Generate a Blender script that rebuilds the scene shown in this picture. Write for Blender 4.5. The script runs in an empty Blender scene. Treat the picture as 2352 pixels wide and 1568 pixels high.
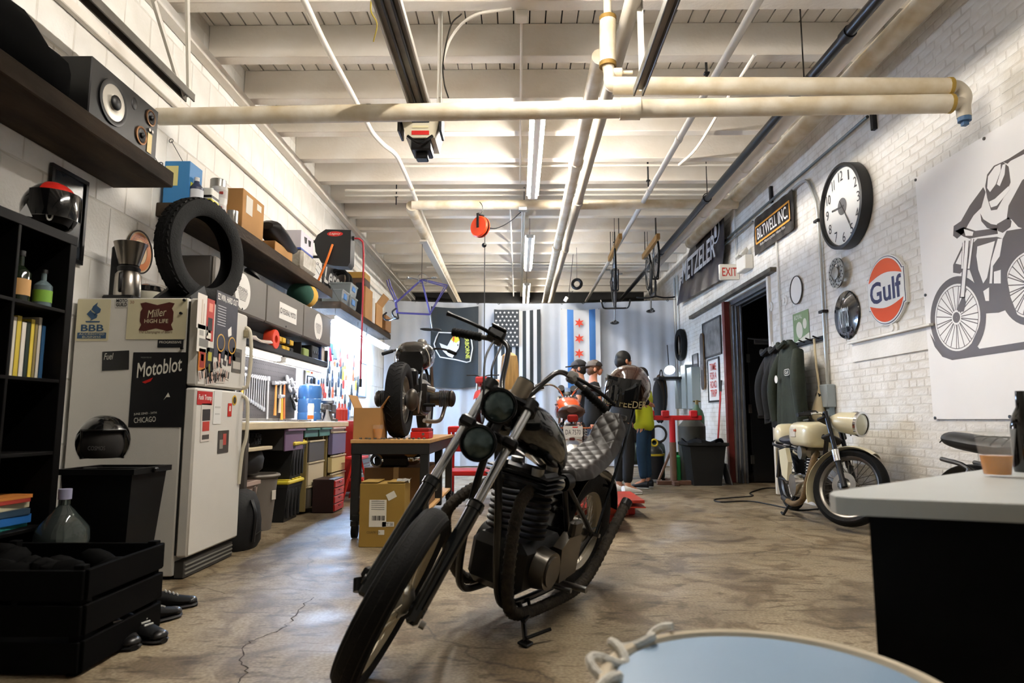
import bpy, math, random
from mathutils import Vector, Matrix
random.seed(11)
sc = bpy.context.scene
COL = sc.collection
# ---------------------------------------------------------------- camera
FPX, PCX, PCY, CAMH = 1500.0, 1176.0, 784.0, 0.95
VPX, VPY = 1190.0, 964.0
_pitch = math.atan((VPY - PCY) / FPX)
_yaw = math.atan((VPX - PCX) / math.hypot(FPX, VPY - PCY))
FW = Vector((-math.sin(_yaw) * math.cos(_pitch), math.cos(_yaw) * math.cos(_pitch), math.sin(_pitch)))
RT = FW.cross(Vector((0, 0, 1))).normalized()
UP = RT.cross(FW)
CAM = Vector((0, 0, CAMH))
_c = bpy.data.cameras.new('camera')
cam = bpy.data.objects.new('camera', _c)
COL.objects.link(cam)
_m = Matrix((RT, UP, -FW)).transposed().to_4x4()
_m.translation = CAM
cam.matrix_world = _m
_c.sensor_width = 36.0
_c.lens = 36.0 * FPX / 2352.0
_c.clip_start = 0.02
_c.dof.use_dof = True
_c.dof.focus_distance = 6.5
_c.dof.aperture_fstop = 3.2
sc.camera = cam
# ---------------------------------------------------------------- world and exposure
w = bpy.data.worlds.new('world')
sc.world = w
w.use_nodes = True
w.node_tree.nodes['Background'].inputs[0].default_value = (0.9, 0.95, 1.0, 1)
w.node_tree.nodes['Background'].inputs[1].default_value = 0.02
sc.view_settings.view_transform = 'Standard'
sc.view_settings.look = 'None'
sc.view_settings.gamma = 1.0
sc.view_settings.use_curve_mapping = False
sc.view_settings.exposure = 1.16
sc.cycles.max_bounces = 6
sc.cycles.diffuse_bounces = 3
sc.cycles.glossy_bounces = 3
TUBE_CEIL = 170.0      # emission of the ceiling tubes
TUBE_SHOP = 125.0      # cool tubes under the tool shelf
TUBE_CAB = 13.0       # tubes under the hanging cabinets


# ---------------------------------------------------------------- pixel -> place
def ray(x, y):
    return FW + RT * ((x - PCX) / FPX) - UP * ((y - PCY) / FPX)
def atY(x, y, Y):
    d = ray(x, y); return CAM + d * (Y / d.y)
def atX(x, y, X):
    d = ray(x, y); return CAM + d * (X / d.x)
def atZ(x, y, Z=0.0):
    d = ray(x, y); return CAM + d * ((Z - CAMH) / d.z)
def px(p):
    v = Vector(p) - CAM; z = v.dot(FW)
    return PCX + FPX * v.dot(RT) / z, PCY - FPX * v.dot(UP) / z, z


# ---------------------------------------------------------------- materials
MATS = {}
def lin(h):
    h = h.lstrip('#')
    o = []
    for i in (0, 2, 4):
        c = int(h[i:i + 2], 16) / 255
        o.append(c / 12.92 if c <= .04045 else ((c + .055) / 1.055) ** 2.4)
    return (*o, 1)
def mat(col, rough=.5, metal=0.0, var=0.0, scale=6.0, bump=0.0, bscale=60.0, col2=None, trans=0.0, emit=0.0, coat=0.0, alpha=1.0, stretch=None, ior=1.45):
    key = (col, rough, metal, var, scale, bump, bscale, col2, trans, emit, coat, alpha, stretch, ior)
    if key in MATS:
        return MATS[key]
    m = bpy.data.materials.new('m_' + col.strip('#'))
    m.use_nodes = True
    nt = m.node_tree; N = nt.nodes; L = nt.links
    b = N['Principled BSDF']
    c = lin(col)
    b.inputs['Base Color'].default_value = c
    b.inputs['Roughness'].default_value = rough
    b.inputs['Metallic'].default_value = metal
    b.inputs['IOR'].default_value = ior
    if trans: b.inputs['Transmission Weight'].default_value = trans
    if coat:
        b.inputs['Coat Weight'].default_value = coat
        b.inputs['Coat Roughness'].default_value = .05
    if alpha < 1: b.inputs['Alpha'].default_value = alpha
    if emit:
        b.inputs['Emission Color'].default_value = c
        b.inputs['Emission Strength'].default_value = emit
    m.diffuse_color = c
    if var or bump:
        tc = N.new('ShaderNodeTexCoord')
        mp = N.new('ShaderNodeMapping')
        L.new(tc.outputs['Object'], mp.inputs[0])
        if stretch: mp.inputs['Scale'].default_value = stretch
    if var:
        n = N.new('ShaderNodeTexNoise'); n.inputs['Scale'].default_value = scale; n.inputs['Detail'].default_value = 6
        L.new(mp.outputs[0], n.inputs['Vector'])
        r = N.new('ShaderNodeValToRGB')
        r.color_ramp.elements[0].position = .32; r.color_ramp.elements[1].position = .68
        c2 = lin(col2) if col2 else tuple(x * (1 - var) for x in c[:3]) + (1,)
        r.color_ramp.elements[0].color = c2; r.color_ramp.elements[1].color = c
        L.new(n.outputs['Fac'], r.inputs[0]); L.new(r.outputs[0], b.inputs['Base Color'])
    if bump:
        n2 = N.new('ShaderNodeTexNoise'); n2.inputs['Scale'].default_value = bscale; n2.inputs['Detail'].default_value = 4
        L.new(mp.outputs[0], n2.inputs['Vector'])
        bp = N.new('ShaderNodeBump'); bp.inputs['Strength'].default_value = bump; bp.inputs['Distance'].default_value = .01
        L.new(n2.outputs['Fac'], bp.inputs['Height']); L.new(bp.outputs[0], b.inputs['Normal'])
    MATS[key] = m
    return m
BLACK = mat('#08080a', .45)
GLOSS = mat('#08090a', .15, coat=.6)
MATTE = mat('#070707', .8, ior=1.15)
RUBBER = mat('#0c0c0c', .75, var=.25, scale=20, bump=.3, bscale=90, ior=1.3)
CHROME = mat('#d9dadc', .12, 1.0)
STEEL = mat('#9a9a98', .32, 1.0, var=.25, scale=12)
ALU = mat('#a5a29a', .38, .9, var=.3, scale=14)
DARKSTEEL = mat('#4d4b47', .45, .8, var=.4)
TOOLS = mat('#c4c3c0', .35, .45)
WHITE = mat('#e9e6df', .55)
PAPER = mat('#dedad0', .7)
WOOD = mat('#c79a5f', .6, var=.35, scale=4, stretch=(1, 12, 1))
CARD = mat('#b58650', .8, var=.15, scale=3)
CARD2 = mat('#9a7a33', .8, var=.18, scale=3)
RED = mat('#c5221c', .4)
ORANGE = mat('#e8541c', .35)
WALLW = mat('#eeece7', .6, var=.12, scale=2.5, bump=.35, bscale=45, col2='#dcd8cf')
CEILW = mat('#eeeae3', .65, var=.10, scale=1.6, bump=.25, bscale=30, col2='#dfd5c6')
PIPEW = mat('#e4dccb', .5, var=.14, scale=5, bump=.12, bscale=50, col2='#c9b795')


# ---------------------------------------------------------------- geometry collector
def frame(d):
    d = Vector(d).normalized()
    a = Vector((0, 0, 1)) if abs(d.z) < .9 else Vector((1, 0, 0))
    x = a.cross(d).normalized()
    return x, d.cross(x), d
def T(*a): return Matrix.Translation(Vector(a if len(a) > 1 else a[0]))
def RX(a): return Matrix.Rotation(math.radians(a), 4, 'X')
def RY(a): return Matrix.Rotation(math.radians(a), 4, 'Y')
def RZ(a): return Matrix.Rotation(math.radians(a), 4, 'Z')
def plane(o, u, v, n=None):
    u = Vector(u).normalized(); v = Vector(v).normalized(); n = n and Vector(n) or u.cross(v)
    m = Matrix((u, v, n)).transposed().to_4x4(); m.translation = Vector(o); return m
def onR(y, z, x=3.3):   # frame on the right wall (u toward the camera, v up, n into the room)
    return plane((x, y, z), (0, -1, 0), (0, 0, 1))
def onL(y, z, x=-2.8):  # frame on the left wall or on things facing +X
    return plane((x, y, z), (0, 1, 0), (0, 0, 1))
def onB(x, z, y):       # frame on things that face the camera
    return plane((x, y, z), (1, 0, 0), (0, 0, 1))
class G:
    def __init__(s, m=None):
        s.v = []; s.f = []; s.m = m or Matrix()
    def add(s, vs, fs, m=None):
        k = len(s.v); mm = s.m @ m if m is not None else s.m
        s.v += [mm @ Vector(p) for p in vs]
        s.f += [tuple(i + k for i in f) for f in fs]
        return s
    def box(s, c, d, b=0.0, m=None):
        x, y, z = (i / 2 for i in d); cx, cy, cz = c
        b = min(b, x * .95, y * .95, z * .95)
        if b <= 0:
            vs = [(cx + i * x, cy + j * y, cz + k * z) for i in (-1, 1) for j in (-1, 1) for k in (-1, 1)]
            return s.add(vs, [(0, 1, 3, 2), (4, 6, 7, 5), (0, 4, 5, 1), (2, 3, 7, 6), (0, 2, 6, 4), (1, 5, 7, 3)], m)
        vs = []; ix = {}
        for i in (-1, 1):
            for j in (-1, 1):
                for k in (-1, 1):
                    for a in range(3):
                        h = [x - b, y - b, z - b]; h[a] += b
                        ix[i, j, k, a] = len(vs); vs.append((cx + i * h[0], cy + j * h[1], cz + k * h[2]))
        fs = []
        for i in (-1, 1):
            q = [(i, -1, -1), (i, 1, -1), (i, 1, 1), (i, -1, 1)]
            fs.append([ix[(*p, 0)] for p in (q if i > 0 else q[::-1])])
            q = [(-1, i, -1), (-1, i, 1), (1, i, 1), (1, i, -1)]
            fs.append([ix[(*p, 1)] for p in (q if i > 0 else q[::-1])])
            q = [(-1, -1, i), (1, -1, i), (1, 1, i), (-1, 1, i)]
            fs.append([ix[(*p, 2)] for p in (q if i > 0 else q[::-1])])
        for i in (-1, 1):
            for j in (-1, 1):
                fs.append([ix[-1, i, j, 1], ix[1, i, j, 1], ix[1, i, j, 2], ix[-1, i, j, 2]])
                fs.append([ix[i, -1, j, 2], ix[i, 1, j, 2], ix[i, 1, j, 0], ix[i, -1, j, 0]])
                fs.append([ix[i, j, -1, 0], ix[i, j, 1, 0], ix[i, j, 1, 1], ix[i, j, -1, 1]])
                for k in (-1, 1): fs.append([ix[i, j, k, a] for a in range(3)])
        return s.add(vs, fs, m)
    def cyl(s, a, b, r, r2=None, n=14, caps=True):
        return s.tube([a, b], [r, r if r2 is None else r2], n, caps)
    def tube(s, pts, r, n=10, caps=True, closed=False, flat=1.0):
        pts = [Vector(p) for p in pts]; k = len(pts)
        rs = r if isinstance(r, (list, tuple)) else [r] * k
        vs = []; fs = []; px_ = None
        for i, p in enumerate(pts):
            d = (pts[(i + 1) % k] - pts[i - 1]) if closed else (pts[min(i + 1, k - 1)] - pts[max(i - 1, 0)])
            d.normalize()
            if px_ is None: x, y, _ = frame(d)
            else:
                x = px_ - d * px_.dot(d)
                x = x.normalized() if x.length > 1e-6 else frame(d)[0]
                y = d.cross(x)
            px_ = x
            for j in range(n):
                a = 2 * math.pi * j / n
                vs.append(p + (x * math.cos(a) + y * math.sin(a) * flat) * rs[i])
        for i in range(k if closed else k - 1):
            q = (i + 1) % k
            for j in range(n):
                j2 = (j + 1) % n
                fs.append((i * n + j, i * n + j2, q * n + j2, q * n + j))
        if caps and not closed:
            fs.append(tuple(range(n))[::-1]); fs.append(tuple((k - 1) * n + j for j in range(n)))
        return s.add(vs, fs)
    def lathe(s, prof, n=24, m=None, arc=360.0, a0=0.0):
        # prof [(r, z)] turned about local z
        full = arc >= 360; vs = []; fs = []; k = len(prof); nn = n if full else n + 1
        for i in range(nn):
            a = math.radians(a0 + arc * i / n)
            for r, z in prof: vs.append((r * math.cos(a), r * math.sin(a), z))
        for i in range(n):
            q = (i + 1) % nn
            for j in range(k - 1):
                fs.append((i * k + j, q * k + j, q * k + j + 1, i * k + j + 1))
        return s.add(vs, fs, m)
    def ell(s, c, r, m=None, nu=18, nv=10, lo=-90, hi=90):
        pr = []
        for j in range(nv + 1):
            t = math.radians(lo + (hi - lo) * j / nv); pr.append((max(math.cos(t), 1e-4), math.sin(t)))
        mm = T(*c) @ (m if m is not None else Matrix()) @ Matrix.Diagonal((*r, 1))
        return s.lathe(pr, nu, mm)
    def prism(s, pts, h, m=None, z0=0.0):
        n = len(pts)
        ar = sum(pts[i][0] * pts[(i + 1) % n][1] - pts[(i + 1) % n][0] * pts[i][1] for i in range(n))
        if ar < 0: pts = pts[::-1]
        vs = [(x, y, z0) for x, y in pts] + [(x, y, z0 + h) for x, y in pts]
        return s.add(vs, [tuple(range(n))[::-1], tuple(range(n, 2 * n))] + [(i, (i + 1) % n, n + (i + 1) % n, n + i) for i in range(n)], m)
    def torus(s, c, R, r, ax=(0, 0, 1), n=32, k=10, sc=(1, 1), flat=1.0):
        x, y, z = frame(ax); c = Vector(c); vs = []; fs = []
        for i in range(n):
            a = 2 * math.pi * i / n; d = x * math.cos(a) * sc[0] + y * math.sin(a) * sc[1]
            for j in range(k):
                b = 2 * math.pi * j / k
                vs.append(c + d * (R + r * math.cos(b)) + z * (r * flat * math.sin(b)))
        for i in range(n):
            for j in range(k):
                fs.append((i * k + j, ((i + 1) % n) * k + j, ((i + 1) % n) * k + (j + 1) % k, i * k + (j + 1) % k))
        return s.add(vs, fs)
    def sheet(s, rows, thick=0.0, m=None):
        # rows of points, optionally given thickness along the averaged normal
        rows = [[Vector(p) for p in r] for r in rows]; a = len(rows); b = len(rows[0])
        vs = [p for r in rows for p in r]
        fs = [(i * b + j, i * b + j + 1, (i + 1) * b + j + 1, (i + 1) * b + j) for i in range(a - 1) for j in range(b - 1)]
        if thick:
            nv = []
            for i in range(a):
                for j in range(b):
                    du = rows[i][min(j + 1, b - 1)] - rows[i][max(j - 1, 0)]
                    dv = rows[min(i + 1, a - 1)][j] - rows[max(i - 1, 0)][j]
                    nv.append(rows[i][j] - du.cross(dv).normalized() * thick)
            k = len(vs); vs += nv
            fs += [tuple(x + k for x in f[::-1]) for f in fs]
            rim = [j for j in range(b)] + [i * b + b - 1 for i in range(1, a)] + [(a - 1) * b + j for j in range(b - 2, -1, -1)] + [i * b for i in range(a - 2, 0, -1)]
            fs += [(rim[i], rim[i - 1], rim[i - 1] + k, rim[i] + k) for i in range(len(rim))]
        return s.add(vs, fs, m)
    def loft(s, rings, caps=True):
        n = len(rings[0]); vs = [p for r in rings for p in r]; fs = []
        for i in range(len(rings) - 1):
            for j in range(n):
                fs.append((i * n + j, i * n + (j + 1) % n, (i + 1) * n + (j + 1) % n, (i + 1) * n + j))
        if caps:
            fs.append(tuple(range(n))[::-1]); fs.append(tuple((len(rings) - 1) * n + j for j in range(n)))
        return s.add(vs, fs)
    def o(s, name, material, parent=None, world=False, ang=38, sub=0, **kw):
        me = bpy.data.meshes.new(name)
        vs = s.v
        if world and parent is not None:
            iv = WM[parent.name].inverted(); vs = [iv @ p for p in vs]
        me.from_pydata([tuple(p) for p in vs], [], s.f)
        me.validate()
        me.polygons.foreach_set('use_smooth', [True] * len(me.polygons))
        me.set_sharp_from_angle(angle=math.radians(ang))
        if material: me.materials.append(material)
        ob = bpy.data.objects.new(name, me)
        COL.objects.link(ob)
        if parent is not None: ob.parent = parent
        WM[ob.name] = (WM[parent.name] if parent is not None else Matrix()).copy()
        if sub:
            md = ob.modifiers.new('s', 'SUBSURF'); md.levels = sub; md.render_levels = sub
        for k, v in kw.items(): ob[k] = v
        return ob
WM = {}
def thing(name, label, cat, loc=(0, 0, 0), rz=0.0, group=None, m=None):
    o = bpy.data.objects.new(name, None)
    COL.objects.link(o)
    mm = m if m is not None else T(*loc) @ RZ(rz)
    o.matrix_world = mm
    o.empty_display_size = .05
    WM[o.name] = mm.copy()
    o['label'] = label; o['category'] = cat
    if group: o['group'] = group
    return o
def solo(g, name, material, label, cat, group=None, **kw):
    # a thing of one mesh; its origin goes to its base
    xs = [p.x for p in g.v]; ys = [p.y for p in g.v]; zs = [p.z for p in g.v]
    c = Vector(((min(xs) + max(xs)) / 2, (min(ys) + max(ys)) / 2, min(zs)))
    g.v = [p - c for p in g.v]
    ob = g.o(name, material, label=label, category=cat, **kw)
    ob.location = c; WM[ob.name] = T(c)
    if group: ob['group'] = group
    return ob
def struct(g, name, material, parent=None, **kw):
    ob = g.o(name, material, parent, **kw)
    if parent is None: ob['kind'] = 'structure'
    return ob
def dup(root, m, label, group=None, only=None):
    r = root.copy(); COL.objects.link(r); r.matrix_world = m; WM[r.name] = m.copy()
    r['label'] = label
    if group: r['group'] = group
    for ch in root.children:
        c = ch.copy(); COL.objects.link(c); c.parent = r; WM[c.name] = m.copy()
        for gc in ch.children:
            d = gc.copy(); COL.objects.link(d); d.parent = c; WM[d.name] = m.copy()
    return r
def text(s, w, h, fr, material, name='lettering', parent=None, ext=.0008, world=True, shear=0.0, off=0.0, arc=None, **kw):
    # lettering as flat print: fitted to w x h, centred on the frame fr
    cu = bpy.data.curves.new('t', 'FONT'); cu.body = s; cu.extrude = 0; cu.shear = shear; cu.offset = off
    cu.resolution_u = 3
    ob = bpy.data.objects.new('t', cu)
    me = bpy.data.meshes.new_from_object(ob)
    vs = [v.co.copy() for v in me.vertices]; fs = [tuple(p.vertices) for p in me.polygons]
    bpy.data.objects.remove(ob); bpy.data.meshes.remove(me); bpy.data.curves.remove(cu)
    if not vs: return None
    x0 = min(v.x for v in vs); x1 = max(v.x for v in vs); y0 = min(v.y for v in vs); y1 = max(v.y for v in vs)
    sx = w / max(x1 - x0, 1e-6); sy = h / max(y1 - y0, 1e-6)
    q = [((v.x - (x0 + x1) / 2) * sx, (v.y - (y0 + y1) / 2) * sy, 0.0) for v in vs]
    if arc: q = [arc(*p) for p in q]
    g = G(); g.add([(a, b, c + ext) for a, b, c in q], fs, fr)
    return g.o(name, material, parent, world=world, **kw)
def arcpts(c, r, a0, a1, n=8):
    return [(c[0] + r * math.cos(math.radians(a0 + (a1 - a0) * i / n)), c[1] + r * math.sin(math.radians(a0 + (a1 - a0) * i / n))) for i in range(n + 1)]
def rrect(w, h, r, n=4):
    p = []
    for cx, cy, a in ((w / 2 - r, h / 2 - r, 0), (-w / 2 + r, h / 2 - r, 90), (-w / 2 + r, -h / 2 + r, 180), (w / 2 - r, -h / 2 + r, 270)):
        p += arcpts((cx, cy), r, a, a + 90, n)
    return p
def oval(a, b, n=32): return [(a * math.cos(2 * math.pi * i / n), b * math.sin(2 * math.pi * i / n)) for i in range(n)]
def flat(pts, fr, material, name, parent, z=.001, th=.0006, **kw):
    g = G(); g.prism(pts, th, fr, z); return g.o(name, material, parent, world=True, **kw)
def curve(pts, k=6):
    # Catmull-Rom through pts
    P = [Vector(p) for p in pts]; P = [P[0] * 2 - P[1]] + P + [P[-1] * 2 - P[-2]]; out = []
    for i in range(1, len(P) - 2):
        a, b, c, d = P[i - 1:i + 3]
        for j in range(k):
            t = j / k
            out.append(.5 * ((2 * b) + (c - a) * t + (2 * a - 5 * b + 4 * c - d) * t * t + (3 * b - a - 3 * c + d) * t ** 3))
    return out + [P[-2]]
# ================================================================ THE ROOM
XL, XR, YB, YF, ZJ, ZD = -2.8, 3.3, 16.9, -1.8, 4.20, 4.51
def floor_mat():
    m = bpy.data.materials.new('concrete'); m.use_nodes = True
    nt = m.node_tree; N = nt.nodes; L = nt.links; b = N['Principled BSDF']
    tc = N.new('ShaderNodeTexCoord')
    def noise(s, d=8, dist=0.0, st=None):
        n = N.new('ShaderNodeTexNoise'); n.inputs['Scale'].default_value = s; n.inputs['Detail'].default_value = d
        n.inputs['Distortion'].default_value = dist
        if st:
            mp = N.new('ShaderNodeMapping'); mp.inputs['Scale'].default_value = st; L.new(tc.outputs['Object'], mp.inputs[0]); L.new(mp.outputs[0], n.inputs[0])
        else: L.new(tc.outputs['Object'], n.inputs[0])
        return n
    def ramp(src, a, b_, ca, cb):
        r = N.new('ShaderNodeValToRGB'); e = r.color_ramp.elements
        e[0].position = a; e[1].position = b_; e[0].color = ca; e[1].color = cb; L.new(src, r.inputs[0]); return r
    def mix(f, a, b_, mode='MIX'):
        x = N.new('ShaderNodeMix'); x.data_type = 'RGBA'; x.blend_type = mode
        if isinstance(f, float): x.inputs[0].default_value = f
        else: L.new(f, x.inputs[0])
        L.new(a, x.inputs[6]); L.new(b_, x.inputs[7]); return x.outputs[2]
    base = ramp(noise(1.1, 8, .6).outputs[0], .35, .7, lin('#7d6f58'), lin('#a99a80'))
    fine = ramp(noise(70, 5).outputs[0], .38, .62, (.62, .59, .54, 1), (1, 1, 1, 1))
    st = ramp(noise(3.6, 10, 1.6, (.8, .6, 1)).outputs[0], .38, .5, (.38, .31, .22, 1), (1, 1, 1, 1))
    fl = ramp(noise(20, 10, .9, (.3, 1, 1)).outputs[0], .36, .43, (.36, .29, .2, 1), (1, 1, 1, 1))
    c = mix(1.0, base.outputs[0], fine.outputs[0], 'MULTIPLY')
    c = mix(.75, c, st.outputs[0], 'MULTIPLY')
    c = mix(.8, c, fl.outputs[0], 'MULTIPLY')
    # cracks
    vo = N.new('ShaderNodeTexVoronoi'); vo.feature = 'DISTANCE_TO_EDGE'; vo.inputs['Scale'].default_value = .36
    wn = noise(2.2, 6); ad = N.new('ShaderNodeMix'); ad.data_type = 'RGBA'; ad.blend_type = 'LINEAR_LIGHT'; ad.inputs[0].default_value = .32
    L.new(tc.outputs['Object'], ad.inputs[6]); L.new(wn.outputs['Color'], ad.inputs[7]); L.new(ad.outputs[2], vo.inputs['Vector'])
    cr = ramp(vo.outputs['Distance'], .0, .0055, (.22, .17, .12, 1), (1, 1, 1, 1))
    c = mix(.8, c, cr.outputs[0], 'MULTIPLY')
    L.new(c, b.inputs['Base Color'])
    rr = ramp(noise(2.5, 6).outputs[0], .3, .7, (.36, .36, .36, 1), (.62, .62, .62, 1)); L.new(rr.outputs[0], b.inputs['Roughness'])
    bp = N.new('ShaderNodeBump'); bp.inputs['Strength'].default_value = .25; bp.inputs['Distance'].default_value = .01
    L.new(noise(14, 8).outputs[0], bp.inputs['Height']); L.new(bp.outputs[0], b.inputs['Normal'])
    return m
g = G(); g.box(((XL + XR) / 2 + 1.5, 8.4, -.05), (XR - XL + 3.6, 20.6, .1))
fl_ = struct(g, 'floor', floor_mat())
def crack(pts, w_=.004):
    q = curve([atZ(x, y) for x, y in pts], 6); rnd = random.Random(len(pts)); L_ = []; R_ = []
    for i, p in enumerate(q):
        d = (q[min(i + 1, len(q) - 1)] - q[max(i - 1, 0)]).normalized(); n = Vector((-d.y, d.x, 0)); o = n * rnd.uniform(-.012, .012); k = w_ * rnd.uniform(.3, 1.2)
        L_.append(p + o + n * k + Vector((0, 0, .0008))); R_.append(p + o - n * k + Vector((0, 0, .0008)))
    G().sheet([L_, R_]).o('crack', mat('#2c241b', .95), fl_)
crack([(720, 1372), (695, 1390), (668, 1425), (640, 1448), (600, 1462), (566, 1480), (556, 1510), (565, 1540), (548, 1568), (560, 1600)], .0035)
crack([(330, 1345), (430, 1340), (520, 1362), (640, 1352), (760, 1358), (860, 1350)], .0022)
crack([(1370, 1300), (1500, 1282), (1650, 1272), (1800, 1262), (1990, 1240)], .0022)
crack([(1500, 1210), (1600, 1228), (1720, 1222), (1850, 1240)], .0016)
# left wall with its blocks
BRICKW = mat('#eae8e3', .55, var=.16, scale=5, bump=.6, bscale=38, col2='#d5cfc4')
MORTAR = mat('#e4e1da', .8, var=.4, scale=5, col2='#c6bfb3')
g = G(); g.box((XL - .103, 8.4, 2.3), (.2, 20.4, 4.6))
wl = struct(g, 'wall_left', MORTAR)
def pieces(host, name, spec, fr, material, score, limit=300):
    # spec: (u, v, w, h, proud); the largest in view are objects of their own, the rest one joined part
    meshes = {}; spec.sort(key=score); rest = G()
    for i, (u, v, w_, h_, p) in enumerate(spec):
        g = G(); c = min(.006, h_ * .1)
        vs = [(-w_ / 2, -h_ / 2, -.006), (w_ / 2, -h_ / 2, -.006), (w_ / 2, h_ / 2, -.006), (-w_ / 2, h_ / 2, -.006),
              (-w_ / 2 + c, -h_ / 2 + c, 0), (w_ / 2 - c, -h_ / 2 + c, 0), (w_ / 2 - c, h_ / 2 - c, 0), (-w_ / 2 + c, h_ / 2 - c, 0)]
        fs = [(4, 5, 6, 7), (0, 1, 5, 4), (1, 2, 6, 5), (2, 3, 7, 6), (3, 0, 4, 7)]
        if i < limit:
            k = (round(w_, 3), round(h_, 3))
            if k not in meshes:
                ob = g.add(vs, fs).o(name, material, host); meshes[k] = ob.data
            else:
                ob = bpy.data.objects.new(name, meshes[k]); COL.objects.link(ob); ob.parent = host; WM[ob.name] = Matrix()
            ob.matrix_local = fr @ T(u, v, p)
        else:
            rest.add(vs, fs, fr @ T(u, v, p))
    if rest.v: rest.o(name + '_field', material, host, kind='stuff')
fr = onL(0, 0, XL)
sp = []
r = 0; z = 0.0
while z < 4.05:
    y = -1.6 - (.16 if r % 2 else 0)
    while y < 16.6:
        sp.append((y + .16, z + .2, .314, .394, random.uniform(-.002, .002))); y += .32
    z += .4; r += 1
def sc_left(s):
    x, y, d = px((XL, s[0], s[1]))
    return (0 if d > .2 and -40 < x < 1200 and -60 < y < 1100 else 50) + abs(s[0]) + (0 if s[1] > 1.5 else 8)
pieces(wl, 'block', sp, fr, WALLW, sc_left)
g = G(); g.box((XL + .05, 8.4, 4.12), (.1, 20.4, .09), .008); struct(g, 'trim_1', CEILW)      # joist seat
g = G(); g.box((XL + .022, 8.4, 3.50), (.045, 20.4, .07), .006); struct(g, 'trim_2', CEILW)
# right wall: brick, with the doorway
DY0, DY1, DZ = 8.42, 10.24, 2.80
g = G()
g.box((XR + .1222, (YF + DY0) / 2, 2.3), (.24, DY0 - YF, 4.6)); g.box((XR + .1222, (DY1 + YB) / 2, 2.3), (.24, YB - DY1, 4.6)); g.box((XR + .1222, (DY0 + DY1) / 2, (4.6 + DZ) / 2), (.24, DY1 - DY0, 4.6 - DZ))
wr = struct(g, 'wall_right', MORTAR)
fr = onR(0, 0, XR)
sp = []; r = 0; z = .0
LINTEL = (5.16, 6.42, 1.50, 1.70)
while z < 4.28:
    y = 2.4 + (.1 if r % 2 else 0)
    while y < 14.2:
        w_ = .2; yc = y + .1; zc = z + .036
        hd = r % 6 == 5
        if hd: w_ = .1; yc = y + .05
        step = .105 if hd else .207
        if not (DY0 - .08 < yc < DY1 + .08 and zc < DZ + .05) and not (LINTEL[0] - .05 < yc < LINTEL[1] + .05 and LINTEL[2] - .02 < zc < LINTEL[3] + .02):
            sp.append((-yc, zc, w_, .064, random.uniform(-.0015, .0012)))
        y += step
    z += .0715; r += 1
def sc_right(s):
    y, z = -s[0], s[1]; x_, y_, d = px((XR, y, z))
    hid = not (0 < x_ < 2352 and 0 < y_ < 1568) or (y < 5.26 and .95 < z < 2.93)
    return (100 if hid else 0) + d
pieces(wr, 'brick', sp, fr, BRICKW, sc_right)
g = G(); g.box((XR - .004, 5.79, 1.60), (.02, 1.26, .18), .003); g.box((XR - .02, 5.79, 1.70), (.06, 1.30, .02), .003)
struct(g, 'trim_3', WALLW)
# back, front and the dark passage behind the doorway
g = G(); g.box((.25, YB + .1, 2.3), (6.6, .2, 4.6)); struct(g, 'wall_back', mat('#2c2b2a', .8, var=.3))
g = G(); g.box((.25, YF - .1, 2.3), (6.6, .2, 4.6)); wf = struct(g, 'wall_front', mat('#b9b4aa', .7, var=.15))
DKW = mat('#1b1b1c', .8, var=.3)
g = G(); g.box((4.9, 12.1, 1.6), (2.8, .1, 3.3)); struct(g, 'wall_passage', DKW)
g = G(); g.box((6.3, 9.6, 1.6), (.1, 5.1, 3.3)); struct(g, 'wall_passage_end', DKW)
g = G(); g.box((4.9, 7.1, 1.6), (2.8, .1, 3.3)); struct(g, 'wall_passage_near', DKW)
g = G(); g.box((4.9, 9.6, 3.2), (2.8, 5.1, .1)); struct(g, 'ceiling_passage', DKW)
# ceiling: deck boards on heavy joists
g = G(); g.box((.25, 8.4, ZD + .1), (6.6, 20.6, .1))
ce = struct(g, 'ceiling', mat('#2a2722', .9))
nb = 44; bw = (XR - XL + .2) / nb
src = None
for i in range(nb):
    x = XL - .1 + (i + .5) * bw
    if src is None:
        gg = G(); gg.box((0, 8.4, ZD + .02), (bw - random.uniform(.006, .012), 20.4, .04), .004); src = gg.o('deck_board', CEILW, ce)
        ob = src
    else:
        ob = bpy.data.objects.new('deck_board', src.data); COL.objects.link(ob); ob.parent = ce
    ob.location = (x, 0, random.uniform(-.003, .004))
JY = []
y = 4.75 - .775 * 8
while y < 16.6: JY.append(y); y += .775
src = None
for y in JY:
    if src is None:
        gg = G(); gg.box((.25, .065, (ZJ + ZD) / 2), (6.1, .13, ZD - ZJ), .006); src = gg.o('joist', CEILW, ce); ob = src
    else:
        ob = bpy.data.objects.new('joist', src.data); COL.objects.link(ob); ob.parent = ce
    ob.location = (0, y, 0)
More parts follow.
